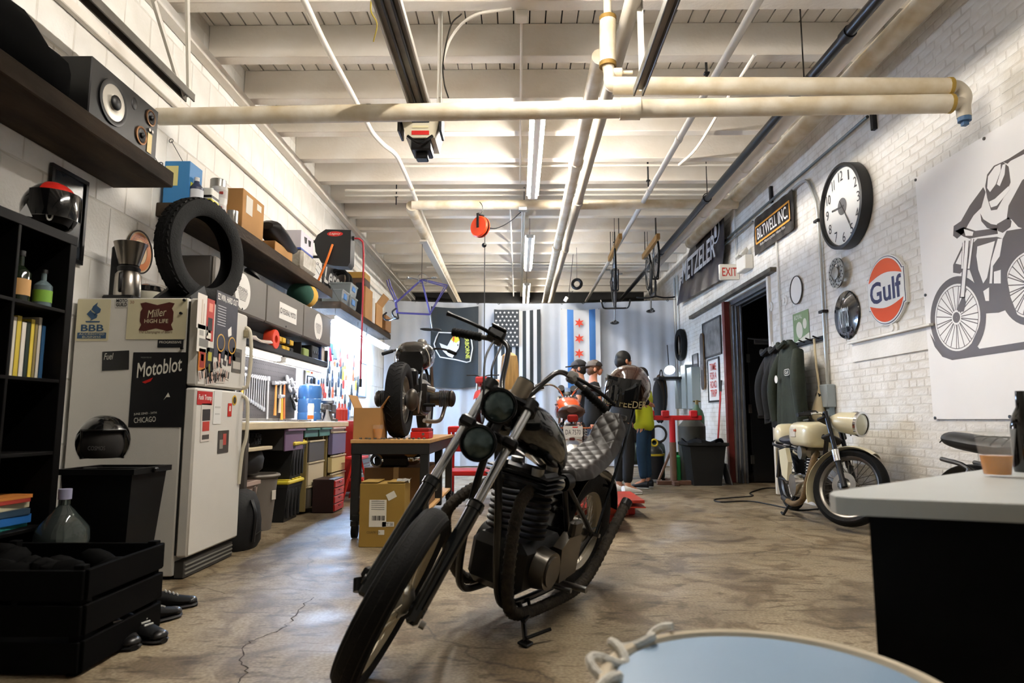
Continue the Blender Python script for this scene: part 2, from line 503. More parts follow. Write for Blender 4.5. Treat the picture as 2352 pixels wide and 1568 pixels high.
# ---- doorway
FRED = mat('#6a231c', .5, var=.3, scale=8)
GREYM = mat('#6f7278', .4, .6, var=.3, scale=9)
g = G(); g.box((XR - .02, DY1 - .02, DZ / 2), (.09, .10, DZ), .004)
d1 = struct(g, 'door_1', FRED)
G().box((XR - .01, DY0 + .03, DZ / 2 + .02), (.05, .06, DZ), .004).o('near_jamb', WALLW, d1)
g = G()
for i, (dx, dy) in enumerate(((.06, -.11), (.10, -.15), (.16, -.17))): g.box((XR + dx, DY1 + dy, 1.36), (.03, .05, 2.72), .004)
g.o('jamb_profile', GREYM, d1)
g = G()
for i in range(5): g.box((XR + .06 + i * .05, (DY0 + DY1) / 2, DZ - .03 - (i % 2) * .03), (.03, DY1 - DY0 - .12, .07), .004)
g.o('head_profile', GREYM, d1)
g = G(); g.box((XR - .03, 10.2, DZ + .06), (.1, 4.0, .06), .004); g.o('sliding_track', mat('#6d655a', .6, .5, var=.5), d1)
DOORB = mat('#0d0e10', .35, var=.3)
g = G(); g.box((XR + .28 + .46, DY1 - .09, 1.12), (.92, .045, 2.2), .003); lf = g.o('door_leaf', DOORB, d1)
g = G(); g.box((XR + .62, DY1 - .14, 1.0), (.5, .05, .055), .01); g.o('push_bar', STEEL, lf)
for z in (.35, 1.12, 1.9):
    g = G(); g.box((XR + .27, DY1 - .118, z), (.05, .02, .13), .003); g.o('hinge', STEEL, lf)
g = G(); g.cyl((XR + .25, DY1 - .2, 2.2), (XR + .62, DY1 - .2, 2.16), .012); g.box((XR + .5, DY1 - .12, 2.16), (.26, .05, .09), .008); g.o('door_closer', GREYM, lf)
fr = onB(XR + .55, 1.62, DY1 - .115)
g = G(fr); LW = .012
for a, b in (((-.05, -.22), (-.05, .2)), ((-.05, .2), (.1, .2)), ((-.05, .04), (.05, .04))): g.tube([(*a, .004), (*b, .004)], LW * .6, 5)
g.o('letter_f', mat('#6f6f70', .6), lf)
g = G(fr); zz = [(.34 + (.06 if i % 2 else -.04) - .01 * i, .38 - .085 * i, .006) for i in range(12)]
g.tube(zz, .012, 5); g.o('zigzag_ornament', mat('#4e5250', .6), lf)
# ================================================================ UNDER THE CEILING
def tube_mat(c, e): return mat(c, .5, emit=e)
def shop_light(name, label, a, b, ntube, gap, tm, width, chains=None, group=None, tr=.019):
    a = Vector(a); b = Vector(b); d = (b - a).normalized(); side = d.cross(Vector((0, 0, 1))).normalized()
    t = thing(name, label, 'light', (a + b) / 2, group=group)
    g = G(plane((a + b) / 2 + Vector((0, 0, .036)), d, side)); L = (b - a).length
    g.prism([(-L / 2, -width / 2), (L / 2, -width / 2), (L / 2, width / 2), (-L / 2, width / 2)], .012)
    g.box((0, 0, .035), (L, width * .45, .05), .006)
    g.o('housing', mat('#eeece6', .4), t, world=True)
    for i in range(ntube):
        o = side * ((i - (ntube - 1) / 2) * gap)
        g = G(); g.cyl(a + o + d * .03, b + o - d * .03, tr, n=8); g.o('tube', tm, t, world=True)
    for e in (a + d * .01, b - d * .01):
        g = G(); g.box((0, 0, 0), (.03, width * .8, .06), .004, plane(e + Vector((0, 0, .01)), d, side)); g.o('end_cap', mat('#d5d2ca', .5), t, world=True)
    if chains:
        for e in (a + d * .25, b - d * .25):
            g = G(); g.cyl(e + Vector((0, 0, .09)), (e.x, e.y, chains), .004, n=5); g.o('hanger', DARKSTEEL, t, world=True)
    return t
TM = tube_mat('#fff8ee', TUBE_CEIL)
TMS = [tube_mat('#fff8ee', TUBE_CEIL * k) for k in (.75, .85, .42, .36)]
ZF = 3.95
for i, lb in enumerate(('long fluorescent fixture nearest the garage door', 'bright long fluorescent fixture just behind the horizontal pipe', 'bright fluorescent fixture hanging beside the red cord reel', 'bright fluorescent fixture farthest back above the curtain')):
    y0 = 6.15 + 4.35 * (i - 1) - (.5 if i == 3 else 0)
    shop_light('fluorescent_light', lb, (.2, y0, ZF), (.2, y0 + 2.44, ZF), 2, .085, TMS[i], .16, ZD, 'ceiling fluorescent lights')
def pipe(name, pts, r, material, label, cat='pipe', couple=(), n=14, ring=None, group=None):
    t = thing(name, label, cat, pts[0], group=group)
    g = G(); g.tube(pts, r, n); g.o('run', material, t, world=True)
    for p, d in couple:
        g = G(); p = Vector(p); d = Vector(d).normalized(); g.cyl(p - d * r * 1.1, p + d * r * 1.1, r * 1.22, n=n); g.o('coupling', ring or material, t, world=True)
    return t
YP = 4.58
pl0 = atX(365, 268, XL + .02); pl1 = atX(2184, 238, 3.02)
pipe('steam_pipe', [pl0, pl1], .066, PIPEW, 'long insulated pipe crossing the room from speaker to brick wall', couple=[(pl0.lerp(pl1, .62), pl1 - pl0)])
u1 = Vector((pl1.x, pl1.y, atX(2184, 198, 3.02).z)); u0 = atY(1408, 197, YP)
t = pipe('steam_pipe', [u0, u1], .064, PIPEW, 'shorter insulated pipe running just above the long cross pipe')
g = G(); c = (u1 + pl1) / 2; g.tube(curve([u1, u1 + Vector((.055, 0, 0)), Vector((u1.x + .1, u1.y, c.z)), pl1 + Vector((.085, 0, -.02)), pl1 + Vector((.085, 0, -.1))]), .045, 12); g.tube([pl1, pl1 + Vector((.085, 0, 0))], .045, 12)
g.o('end_elbow', mat('#cfc5b2', .5, var=.2), t, world=True)
g = G(); q = pl1 + Vector((.085, 0, -.1)); g.cyl(q, q + Vector((0, 0, -.03)), .042); g.box(q + Vector((0, 0, -.045)), (.035, .035, .03)); g.o('plug', mat('#3d5f84', .5), t, world=True)
for q in (u1, pl1):
    g = G(); g.cyl(q + Vector((-.02, 0, 0)), q + Vector((.005, 0, 0)), .068); g.o('end_ring', mat('#a98a3c', .6), t, world=True)
r1 = atY(1396, 45, YP); r0 = atY(1396, 150, YP)
t = pipe('pipe_riser', [r0, r1], .062, PIPEW, 'short upright insulated pipe with brown end above the valve')
for q in (r0, r1):
    g = G(); g.cyl(q + Vector((0, 0, -.012)), q + Vector((0, 0, .02)), .064); g.o('end_ring', mat('#8a6a2c', .7, var=.4), t, world=True)
g = G(); g.cyl(r1, (r1.x, r1.y, ZD), .03); g.o('bare_pipe', PIPEW, t, world=True)
v0 = atY(1400, 170, YP)
t = thing('valve', 'white angle valve with elbow joining riser and cross pipe', 'valve', v0)
g = G(); g.tube(curve([r0, v0, v0 + Vector((.0, 0, -.05)), u0 + Vector((-.005, 0, 0)), u0 + Vector((.05, 0, 0))]), .045, 12); g.o('body', PIPEW, t, world=True)
g = G(); g.cyl(v0 + Vector((0, 0, .01)), v0 + Vector((.09, 0, .01)), .035); g.cyl(v0 + Vector((.09, 0, .01)), v0 + Vector((.17, 0, .01)), .015); g.o('union', PIPEW, t, world=True)
# pipes along the room
a = atZ(1340, 300, 3.75); b = atZ(1372, 300, 3.92)
pipe('insulated_pipe', [(a.x, 4.78, 3.75), (a.x, 16.85, 3.75)], .066, PIPEW, 'insulated white pipe running the length of the ceiling beside the lights', couple=[((a.x, y, 3.75), (0, 1, 0)) for y in (6.9, 10.4)])
pipe('return_pipe', [(b.x, 1.2, 3.92), (b.x, 16.85, 3.92)], .06, mat('#b9b2a6', .55, var=.1), 'greyer pipe tucked right beside the insulated ceiling pipe', couple=[((b.x, y, 3.92), (0, 1, 0)) for y in (8.7, 11.2)])
z4 = 4.06
q = [atZ(*p, z4) for p in ((680, -40), (745, 98), (800, 200), (838, 272), (856, 305), (882, 333), (908, 354), (926, 388), (945, 432), (1000, 565), (1062, 706))]
pipe('sprinkler_pipe', curve(q, 4), .026, mat('#ebe6da', .45), 'white pipe with a kink running back left of the opener rail', couple=[(q[3], q[4] - q[2]), (q[8], q[9] - q[7])], ring=PIPEW)
for p in ((840, 270), (905, 470)):
    h = atZ(*p, z4); t = solo(G().cyl((h.x + .03, h.y, h.z), (h.x + .03, h.y, ZD), .009, n=6).box((h.x + .03, h.y, ZJ - .01), (.05, .05, .02), .004), 'pipe_hanger', BLACK, 'black hanger bolt on the kinked pipe, %s one' % ('nearer' if p[1] < 300 else 'farther'), 'hanger')
q = [atZ(*p, 4.02) for p in ((1760, -30), (1700, 62), (1640, 160), (1590, 268), (1510, 392), (1410, 602))]
X4 = sum(p.x for p in q) / len(q)
pipe('sprinkler_pipe', [(X4, 3.2, 4.02), (X4, 16.8, 4.02)], .034, mat('#d3cfc6', .5), 'pale grey pipe running back right of the lights', couple=[((X4, y, 4.02), (0, 1, 0)) for y in (5.75, 6.9, 8.5, 11.6)])
for y, k in ((5.72, 'near'), (8.45, 'middle'), (11.5, 'far')):
    solo(G().cyl((X4 - .03, y, 4.05), (X4 - .03, y, ZD), .012, n=6).box((X4 - .03, y, 4.13), (.05, .05, .02), .004), 'pipe_hanger', BLACK, 'black bolt holding the pale grey pipe, the %s one' % k, 'hanger')
zb = 3.78; bk = atZ(1760, 297, zb)
pipe('gas_pipe', [(bk.x, 1.5, zb), (bk.x, 16, zb)], .042, mat('#15171b', .35), 'black pipe running the length of the room near the brick wall', couple=[((bk.x, y, zb), (0, 1, 0)) for y in (4.55, 5.3, 8.2, 10.9)], ring=mat('#1c1e22', .4))
for y in (5.28, 8.15):
    t = thing('pipe_hanger', 'ring hanger holding up the black pipe, %s of the two' % ('nearer' if y < 6 else 'farther'), 'hanger', (bk.x, y, zb))
    G().torus((bk.x, y, zb + .01), .055, .006, (0, 1, 0), 18, 6).o('ring', BLACK, t, world=True)
    G().cyl((bk.x, y, zb + .06), (bk.x, y, ZD), .006, n=6).o('rod', DARKSTEEL, t, world=True)
pipe('insulated_pipe', [(bk.x + .2, 1.5, zb + .1), (bk.x + .2, 12.5, zb + .1)], .075, mat('#e2ddd6', .5, var=.06), 'thick white insulated pipe right beside the black pipe', couple=[((bk.x + .2, y, zb + .1), (0, 1, 0)) for y in (6.6, 7.4, 9.1)])
pipe('insulated_pipe', [(XR - .2, 1.5, 4.1), (XR - .2, 11.5, 4.1)], .09, PIPEW, 'thick white pipe along the top of the brick wall')
# cross runs farther back
yc = atZ(1190, 470, 4.0).y; el = atZ(945, 468, 4.0); er = atZ(1690, 472, 4.0)
pipe('insulated_pipe', [(el.x, yc, 4.0), (er.x, yc, 4.0)], .07, PIPEW, 'white insulated pipe crossing the ceiling behind the first light')
t = pipe('duct_run', [(el.x, yc, 3.99), (el.x - .01, yc + .12, 3.96), (el.x - .01, 16.8, 3.92)], .085, PIPEW, 'white pipe with flat strut beneath running back at left')
g = G(); g.box((el.x - .01, 13.5, 3.82), (.12, 6.5, .035), .004); g.o('strut', mat('#d8d2c6', .5), t, world=True)
for k, (yy, x0, x1, r) in enumerate(((380, 930, 1690, .016), (436, 792, 1640, .02), (447, 792, 1700, .017), (605, 1000, 1500, .02), (612, 980, 1500, .014))):
    p0 = atZ(x0, yy, 4.17); p1 = atZ(x1, yy, 4.17); ym = (p0.y + p1.y) / 2
    pipe('conduit', [(p0.x, ym, 4.17), (p1.x, ym, 4.17)], r, mat('#e4dfd4', .5), ('thin conduit crossing under the joists left of the black pipe', 'nearer of two conduits crossing behind the first light', 'farther of two conduits crossing behind the first light', 'nearer of two conduits crossing near the hanging bicycles', 'farther of two conduits crossing near the hanging bicycles')[k], 'conduit', n=8)
c0 = atZ(1734, 125, 4.17); c1 = atZ(1600, 340, 4.17); c2 = atZ(1560, 378, 4.17)
pipe('conduit', curve([c0, c0.lerp(c1, .5), c1, c2], 5), .017, WHITE, 'thin white conduit slanting toward the pale grey pipe', 'conduit', n=8)
cx = atZ(1198, 30, 4.2)
t = thing('junction_box', 'white square junction box on the ceiling near the top', 'junction box', cx)
g = G(); g.box((cx.x, cx.y, 4.17), (.1, .1, .06), .004); g.o('box', CEILW, t, world=True)
g = G(); g.cyl((cx.x, cx.y, 4.17), (cx.x, 8.6, 4.17), .012, n=8); g.o('conduit', CEILW, t, world=True)
q = [atZ(1175, 20, 4.15), atZ(1090, 35, 4.12), atZ(1040, 80, 4.05), atY(1015, 150, 5.0), atY(1010, 225, 5.0)]
solo(G().tube(curve(q), .012, 7), 'flexible_conduit', CEILW, 'white flexible conduit looping from junction box to opener', 'conduit')
q = [atZ(1060, 32, 4.15), atZ(1035, 60, 4.1), atY(1018, 140, 4.98), atY(1020, 190, 4.98), atY(1030, 225, 4.98)]
solo(G().tube(curve(q), .006, 6), 'cable', DARKSTEEL, 'thin dark cable beside the flexible conduit', 'cable')
q = [atZ(855, -20, 4.15), atZ(852, 25, 4.1), atZ(866, 55, 4.1), atZ(858, 95, 4.1)]
solo(G().tube(curve(q), .006, 6), 'cable', mat('#c9b23a', .5), 'loose yellow wire dangling beside the opener rail', 'cable')
# garage door opener, rail and tracks
op = atY(972, 290, 5.12)
t = thing('opener_rail', 'dark steel garage opener rail running up to the motor', 'rail', (op.x, 4.9, op.z))
rz = op.z + .1
g = G(); g.box((op.x, 2.0, rz), (.16, 6.0, .015)); g.o('web', mat('#8a877f', .5, .3, var=.3), t, world=True)
for s in (-.08, -.03, .03, .08):
    g = G(); g.box((op.x + s, 2.0, rz - .02), (.015, 6.0, .05 if abs(s) > .05 else .03), .003); g.o('flange' if abs(s) > .05 else 'trolley_bar', mat('#b5b1a8', .4, .4) if abs(s) > .05 else BLACK, t, world=True)
t = thing('garage_opener', 'beige garage door opener motor with red warning label', 'opener', op)
g = G(T(op.x, op.y, op.z)); g.prism([(-.15, .06), (.15, .06), (.15, -.02), (.115, -.16), (-.115, -.16), (-.15, -.02)], .32, plane((0, -.14, 0), (1, 0, 0), (0, 0, 1)), -.32)
g.o('case', mat('#cfc6ae', .5), t, world=True)
g = G(T(op.x, op.y, op.z)); g.box((-.165, -.1, -.03), (.02, .2, .2), .004); g.box((.165, -.1, -.03), (.02, .2, .2), .004); g.cyl((-.17, -.12, .03), (-.24, -.12, .03), .03); g.box((0, -.02, -.2), (.16, .2, .1), .01); g.box((0, -.02, -.27), (.1, .1, .06), .01); g.tube(curve([(-.1, -.15, -.15), (0, -.17, -.22), (.1, -.15, -.15)]), .012, 6)
g.o('bracket', BLACK, t, world=True)
fr = plane(op + Vector((0, -.141, 0)), (1, 0, 0), (0, 0, 1))
fr2 = T(op) @ plane((0, -.142, -.12), (1, 0, 0), (0, 0, 1))
flat(rrect(.14, .04, .004), T(0, -.001, -.015) @ fr, mat('#2b3138', .3), 'lens', t)
flat(rrect(.14, .035, .002), fr2, RED, 'warning_label', t)
flat(rrect(.13, .02, .002), T(0, -.001, .05) @ fr2, mat('#d8cfa6', .5), 'rating_plate', t)
def angle_iron(p0, p1, label, w_=.035, holes=None):
    p0 = Vector(p0); p1 = Vector(p1); d = (p1 - p0); L = d.length; d.normalize()
    t = thing('perforated_strap', label, 'strap', p0)
    x, y, z = Vector((1, 0, 0)), None, d
    y = z.cross(x).normalized(); x = y.cross(z)
    m = Matrix((x, y, z)).transposed().to_4x4(); m.translation = p0
    g = G(m); g.box((0, 0, L / 2), (w_, .004, L)); g.box((w_ / 2, w_ / 2, L / 2), (.004, w_, L)); g.o('angle', mat('#d7d3ca', .45, .3), t, world=True)
    g = G(m); n = int(L / .045)
    for i in range(n): g.cyl((0, -.0035, .03 + i * .045), (0, -.0015, .03 + i * .045), .008, n=8)
    g.o('holes', mat('#5d5952', .8), t, world=True, kind='stuff')
tl1 = atX(437, 226, -2.42); tl0 = atX(200, 0, -2.42)
def track(label, e, d, L, name='garage_track'):
    t = thing(name, label, 'track', e)
    for s, w_, mt in ((-.03, .012, 0), (.03, .012, 0), (0, .06, 1)):
        g = G()
        if mt: g.box((e.x, e.y - L / 2, e.z + .025), (.07, L, .012))
        else: g.box((e.x + s, e.y - L / 2, e.z), (.012, L, .06), .003)
        g.o('web' if mt else 'lip', mat('#6b6861', .4, .5, var=.3) if not mt else mat('#b3b0a8', .4, .4), t, world=True)
track('dark steel garage door track beside the upper left shelf', tl1, 1, 5.6)
angle_iron(atX(430, 0, -2.4) * 1.0, (tl1.x, tl1.y - .02, tl1.z), 'upright perforated strap holding the left garage track')
angle_iron(atX(352, 0, -2.4), (tl1.x - .03, tl1.y - .06, tl1.z), 'slanting perforated strap bracing the left garage track')
tr1 = atY(1466, 212, 4.32)
track('steel garage door track hanging in front of the short pipe', tr1, 1, 5.2)
q = atY(1470, 150, 4.4)
angle_iron((q.x, 4.38, ZD), (q.x, 4.36, tr1.z + .03), 'white perforated strap holding the right garage track')
q = atY(1010, 150, 5.0); angle_iron((q.x, 5.0, ZD), (q.x, 5.0, op.z + .05), 'perforated strap just right of the opener rail')
q = atY(866, 60, 4.9); q2 = atY(935, 215, 4.95); angle_iron((q.x, 4.9, 4.45), q2, 'slanting perforated strap left of the opener rail')
# garage door behind the camera (closes the room, never in view)
gd = thing('garage_door', 'white panelled garage door behind the viewer', 'door', (-.8, YF + .05, 0))
for i in range(6):
    g = G(); g.box((0, 0, .3 + i * .52), (3.4, .05, .5), .01); g.o('panel', mat('#c9c5bc', .6), gd)
# red cord reel
rp = atY(1103, 521, 8.6)
t = thing('cord_reel', 'orange-red cord reel hanging on a hook from the ceiling', 'reel', rp)
m = T(rp) @ RZ(55)
g = G(m); g.lathe([(.001, -.045), (.13, -.045), (.145, -.03), (.145, -.015)], 28, RY(90)); g.lathe([(.145, .015), (.145, .03), (.13, .045), (.001, .045)], 28, RY(90)); g.o('drum', mat('#d8431f', .35), t, world=True)
g = G(m); g.lathe([(.132, -.02), (.132, .02)], 28, RY(90)); g.o('spool_groove', BLACK, t, world=True)
g = G(m); g.box((-.055, 0, .08), (.012, .035, .2)); g.box((.055, 0, .08), (.012, .035, .2)); g.box((0, 0, .17), (.12, .05, .025), .005); g.o('bracket', BLACK, t, world=True)
g = G(); g.tube(curve([rp + Vector((0, 0, .18)), rp + Vector((.03, 0, .22)), rp + Vector((.025, 0, .3)), rp + Vector((-.01, 0, .35))]), .006, 6); g.o('hook', DARKSTEEL, t, world=True)
e = atY(1112, 835, 8.6)
g = G(); g.cyl((e.x, 8.6, e.z), (e.x, 8.6, rp.z - .12), .007, n=6); g.o('drop_cord', mat('#2a2927', .6), t, world=True)
g = G(); q = atY(1112, 563, 8.6); g.ell(q, (.033, .033, .033)); g.o('stop_ball', BLACK, t, world=True)
ob_ = atY(1196, 487, 8.9)
g = G(); g.tube(curve([rp + Vector((.05, 0, 0)), atY(1140, 524, 8.7), atY(1172, 508, 8.8), ob_]), .007, 6); g.o('supply_cord', BLACK, t, world=True)
ZO = ob_.z
t = thing('outlet_box', 'small metal outlet box above the hanging light', 'outlet', ob_)
g = G(); g.box(ob_ + Vector((.03, 0, .04)), (.12, .1, .05), .005); g.o('box', STEEL, t, world=True)
g = G(); g.cyl(ob_ + Vector((.05, .1, .06)), (ob_.x + .05, ob_.y + .1, ZJ + .05), .01); g.o('stem', STEEL, t, world=True)
for k, xx in enumerate((1172, 1200, 1205)):
    q = atZ(xx, 480, 4.16)
    pipe('conduit', [(q.x, q.y, 4.16), (q.x, 16.8, 4.16)], .014, mat('#dcd8cf', .5), 'thin conduit running back left of the lights, %s of three' % ('leftmost', 'middle', 'rightmost')[k], 'conduit', n=8)
# bicycles hung upside down, and a bare frame
def bicycle(label, m, wheels=True, col='#17181a', drop=True, group=None, seat=True):
    t = thing('bicycle', label, 'bicycle', m=m, group=group)
    fm = mat(col, .35); M3 = m
    bb = Vector((0, 0, .28)); ra = Vector((-.43, 0, .34)); fa = Vector((.57, 0, .34)); st = Vector((-.16, 0, .84)); h0 = Vector((.4, 0, .86)); h1 = Vector((.43, 0, .7))
    g = G()
    for a, b in ((bb, st), (st, h0), (bb, h1)): g.cyl(a, b, .016, n=8)
    g.cyl(h0, h1, .02, n=8)
    for s in (-.05, .05):
        g.cyl(bb + Vector((0, s * .6, 0)), ra + Vector((0, s * 1.2, 0)), .009, n=6); g.cyl(st + Vector((0, s * .4, -.02)), ra + Vector((0, s * 1.2, 0)), .008, n=6)
    g.o('frame', fm, t)
    g = G()
    for s in (-.05, .05): g.tube([h1 + Vector((0, s, -.04)), fa + Vector((-.03, s, .1)), fa + Vector((0, s, 0))], .011, 6)
    g.cyl(h1 + Vector((0, -.05, -.04)), h1 + Vector((0, .05, -.04)), .016, n=8); g.o('fork', fm, t)
    g = G(); g.cyl(h0, h0 + Vector((-.02, 0, .09)), .014, n=8); g.cyl(h0 + Vector((-.02, 0, .09)), h0 + Vector((.07, 0, .1)), .014, n=8)
    b0 = h0 + Vector((.07, 0, .1))
    for s in (-1, 1):
        pts = [b0, b0 + Vector((0, .16 * s, 0)), b0 + Vector((.06, .2 * s, -.01)), b0 + Vector((.09, .22 * s, -.07)), b0 + Vector((.03, .23 * s, -.13))] if drop else [b0, b0 + Vector((.02, .12 * s, .03)), b0 + Vector((-.02, .25 * s, .02)), b0 + Vector((-.08, .31 * s, .0))]
        g.tube(curve(pts, 4), .014, 7)
    g.o('handlebar', BLACK, t)
    if seat:
        g = G(); g.cyl(st, st + Vector((-.04, 0, .24)), .013, n=8); g.o('seat_post', STEEL, t)
        g = G(); g.ell(st + Vector((-.1, 0, .25)), (.1, .08, .03), nu=14, nv=6); g.ell(st + Vector((.05, 0, .25)), (.13, .03, .025), nu=12, nv=6); g.o('saddle', BLACK, t)
    if wheels:
        for c in (ra, fa):
            g = G(); g.torus(c, .325, .016, (0, 1, 0), 40, 8); w_ = g.o('tyre', RUBBER, t)
            g = G(); g.torus(c, .302, .009, (0, 1, 0), 36, 6); g.o('rim', STEEL, w_)
            g = G(); g.cyl(c + Vector((0, -.04, 0)), c + Vector((0, .04, 0)), .018, n=8)
            for i in range(20):
                a = i * math.pi / 10; g.cyl(c + Vector((0, .03 * (-1) ** i, 0)), c + Vector((.3 * math.cos(a), 0, .3 * math.sin(a))), .0022, n=3, caps=False)
            g.o('spokes', STEEL, w_)
    g = G(); g.torus(bb + Vector((0, -.05, 0)), .085, .006, (0, 1, 0), 24, 5)
    for s in (-1, 1): g.cyl(bb + Vector((0, s * .06, 0)), bb + Vector((s * .17, s * .07, -.03)), .009, n=6); g.box(bb + Vector((s * .17, s * .11, -.03)), (.08, .07, .02), .004)
    g.o('crankset', STEEL, t)
    for c in (((ra, fa) if wheels else (bb,))):
        e = M3 @ c + Vector((0, 0, .33 if wheels else .02)); G().cyl(e, (e.x, e.y, ZD), .005, n=5).o('hanging_hook', DARKSTEEL, t, world=True)
    return t
def hang(x, y, z, rz): return T(x, y, z) @ RZ(rz) @ RX(180)
p = atY(1412, 590, 10.8)
bicycle('dark road bicycle hung upside down by its wheels, left of two', hang(p.x, 10.9, p.z + .02, -97), col='#2a2a2c', group='bicycles hung from the ceiling')
p = atY(1498, 566, 11.0)
bicycle('black bicycle with flat bars hung upside down nearest the dark banner', hang(p.x, 11.1, p.z + .02, -94), drop=False, col='#111214', group='bicycles hung from the ceiling')
p = atY(955, 610, 10.4)
bicycle('bare purple bicycle frame hung upside down at left', hang(p.x + .1, 10.4, p.z + .05, -150), wheels=False, col='#4a4686', group='bicycles hung from the ceiling')
for k, (x0, y0, x1, y1) in enumerate(((1425, 542, 1400, 595), (1512, 542, 1478, 590))):
    a = atZ(x0, y0, 3.85); b = atZ(x1, y1, 3.85); d = (b - a)
    solo(G(plane((a + b) / 2, d, Vector((0, 0, 1)).cross(d))).box((0, 0, 0), (d.length, .06, .09), .004), 'timber_rail', mat('#b98a4b', .6, var=.25), 'pale timber rail holding the %s hung bicycle' % ('left' if k == 0 else 'right'), 'timber')
    for q in (a.lerp(b, .12), a.lerp(b, .88)):
        solo(G().cyl(q, (q.x, q.y, ZD), .008, n=6), 'hanger_rod', DARKSTEEL, 'thin rod holding the %s timber rail, %s' % (('left', 'right')[k], 'nearer rod' if q.y < (a.y + b.y) / 2 else 'farther rod'), 'rod')
p = atY(1325, 652, 12.2)
t = thing('cable_coil', 'black coil hanging from the ceiling beside the bicycles', 'coil', p)
g = G(); g.torus(p, .085, .03, (0.3, 1, 0), 26, 8); g.o('coil', BLACK, t, world=True)
g = G(); g.cyl(p + Vector((0, 0, .1)), (p.x, p.y, ZJ + .02), .004, n=5); g.o('hook', DARKSTEEL, t, world=True)
p = atY(1300, 687, 12.2)
t = thing('pull_handle', 'small white pull handle on a cord above the flags', 'handle', p)
g = G(T(p) @ RY(30)); g.box((0, 0, 0), (.07, .02, .1), .01); g.o('grip', WHITE, t, world=True)
g = G(); g.tube(curve([p, p + Vector((.1, .5, .25)), Vector((p.x + .25, p.y + 1.0, ZD))]), .006, 5); g.tube(curve([p, atY(1316, 668, 12.2)], 2), .006, 5); g.o('cord', BLACK, t, world=True)
# ================================================================ LEFT SIDE
DKWOOD = mat('#4a3d30', .75, var=.5, scale=5, bump=.5, bscale=30, stretch=(1, .25, 1), col2='#221c16', ior=1.25)
def LY(x, X, y=800): return atX(x, y, X).y
def LZ(x, y, X): return atX(x, y, X).z
def carton(name, label, c, d, rz=0, material=CARD, parts=True, flaps=False, cat='box', tape=True, group=None):
    t = thing(name, label, cat, (c[0], c[1], c[2]), rz, group)
    g = G()
    w_, l, h = d
    if flaps:
        th = .004
        g.box((0, 0, th), (w_, l, th)); g.box((-w_ / 2, 0, h / 2), (th, l, h)); g.box((w_ / 2, 0, h / 2), (th, l, h)); g.box((0, -l / 2, h / 2), (w_, th, h)); g.box((0, l / 2, h / 2), (w_, th, h))
        g.o('carton', material, t)
        for s, a in ((-1, 25), (1, 35)):
            g = G(T(s * w_ / 2, 0, h) @ RY(s * a)); g.box((0, 0, l * .2), (.004, l, l * .4)); g.o('flap', material, t)
    else:
        g.box((0, 0, h / 2), d, .004); g.o('carton', material, t)
        if tape:
            g = G(); g.box((0, 0, h + .0008), (.045, l * .99, .001)); g.box((0, -l / 2 - .0008, h * .85), (.045, .001, h * .3)); g.o('tape', mat('#c7a873', .4), t)
    return t
# --- bookcase
BX0, BX1, BY0, BY1, BZ = -2.76, -2.38, 2.27, 3.42, 1.93
BC = mat('#0b0a0a', .55, ior=1.2)
t = thing('bookcase', 'black-brown cube bookcase with bottles and books along left wall', 'bookcase', (BX0, BY0, 0))
def bpart(n, c, d): G().box(c, d, .002).o(n, BC, t, world=True)
bpart('top_panel', ((BX0 + BX1) / 2, (BY0 + BY1) / 2, BZ - .025), (BX1 - BX0, BY1 - BY0, .05))
bpart('bottom_panel', ((BX0 + BX1) / 2, (BY0 + BY1) / 2, .025), (BX1 - BX0, BY1 - BY0, .05))
bpart('back_panel', (BX0 + .004, (BY0 + BY1) / 2, BZ / 2), (.008, BY1 - BY0 - .01, BZ - .02))
for y in (BY0 + .025, BY1 - .025): bpart('side_panel', ((BX0 + BX1) / 2, y, BZ / 2), (BX1 - BX0, .05, BZ - .1))
cw = (BY1 - BY0 - .1) / 3
for i in (1, 2): bpart('divider', ((BX0 + BX1) / 2, BY0 + .05 + cw * i, BZ / 2), (BX1 - BX0 - .005, .018, BZ - .1))
chh = (BZ - .1) / 5
SHZ = [.05 + chh * i for i in range(5)]
for i in range(1, 5): bpart('shelf', ((BX0 + BX1) / 2, (BY0 + BY1) / 2, SHZ[i]), (BX1 - BX0 - .004, BY1 - BY0 - .1, .018))
# bottles on the second shelf from the top
def bottle(label, c, h, r, glass, lab, neck=.35):
    t = thing('bottle', label, 'bottle', c, group='bottles in the bookcase')
    b = h * (1 - neck)
    g = G(); g.lathe([(.001, 0), (r, 0), (r, b * .9), (r * .75, b), (r * .32, b + h * .08), (r * .3, h * .97), (r * .36, h), (.001, h)], 18); g.o('glass', glass, t)
    g = G(); g.lathe([(r * 1.02, b * .2), (r * 1.02, b * .7)], 18); g.o('paper_label', lab, t)
    g = G(); g.cyl((0, 0, h * .93), (0, 0, h * 1.03), r * .38, n=12); g.o('cap', BLACK, t)
DG = mat('#1b2417', .08, trans=.3); AMB = mat('#5a3310', .08, trans=.4); CLR = mat('#8fa3a8', .08, trans=.6)
zb = SHZ[4] + .01
for lb, x, X, h, r, gl, la in (('slim whisky bottle with cream label, leftmost in the bookcase', 52, -2.47, .3, .03, AMB, mat('#cdbf8e', .6)),
        ('tall dark bottle standing behind the round-label bottle', 66, -2.58, .33, .036, DG, mat('#3b3428', .6)),
        ('stout bottle with round tan label in the bookcase', 84, -2.46, .25, .048, DG, mat('#b58b55', .6)),
        ('short bottle with green band, rightmost in the bookcase', 118, -2.45, .19, .042, CLR, mat('#6d9a2f', .6)),
        ('black bottle at the back of the bookcase shelf', 96, -2.62, .3, .035, BLACK, mat('#26241f', .6))):
    bottle(lb, (X, {52: 3.075, 66: 3.2, 84: 3.14, 118: 3.29, 96: 3.25}[x], zb), h, r, gl, la)
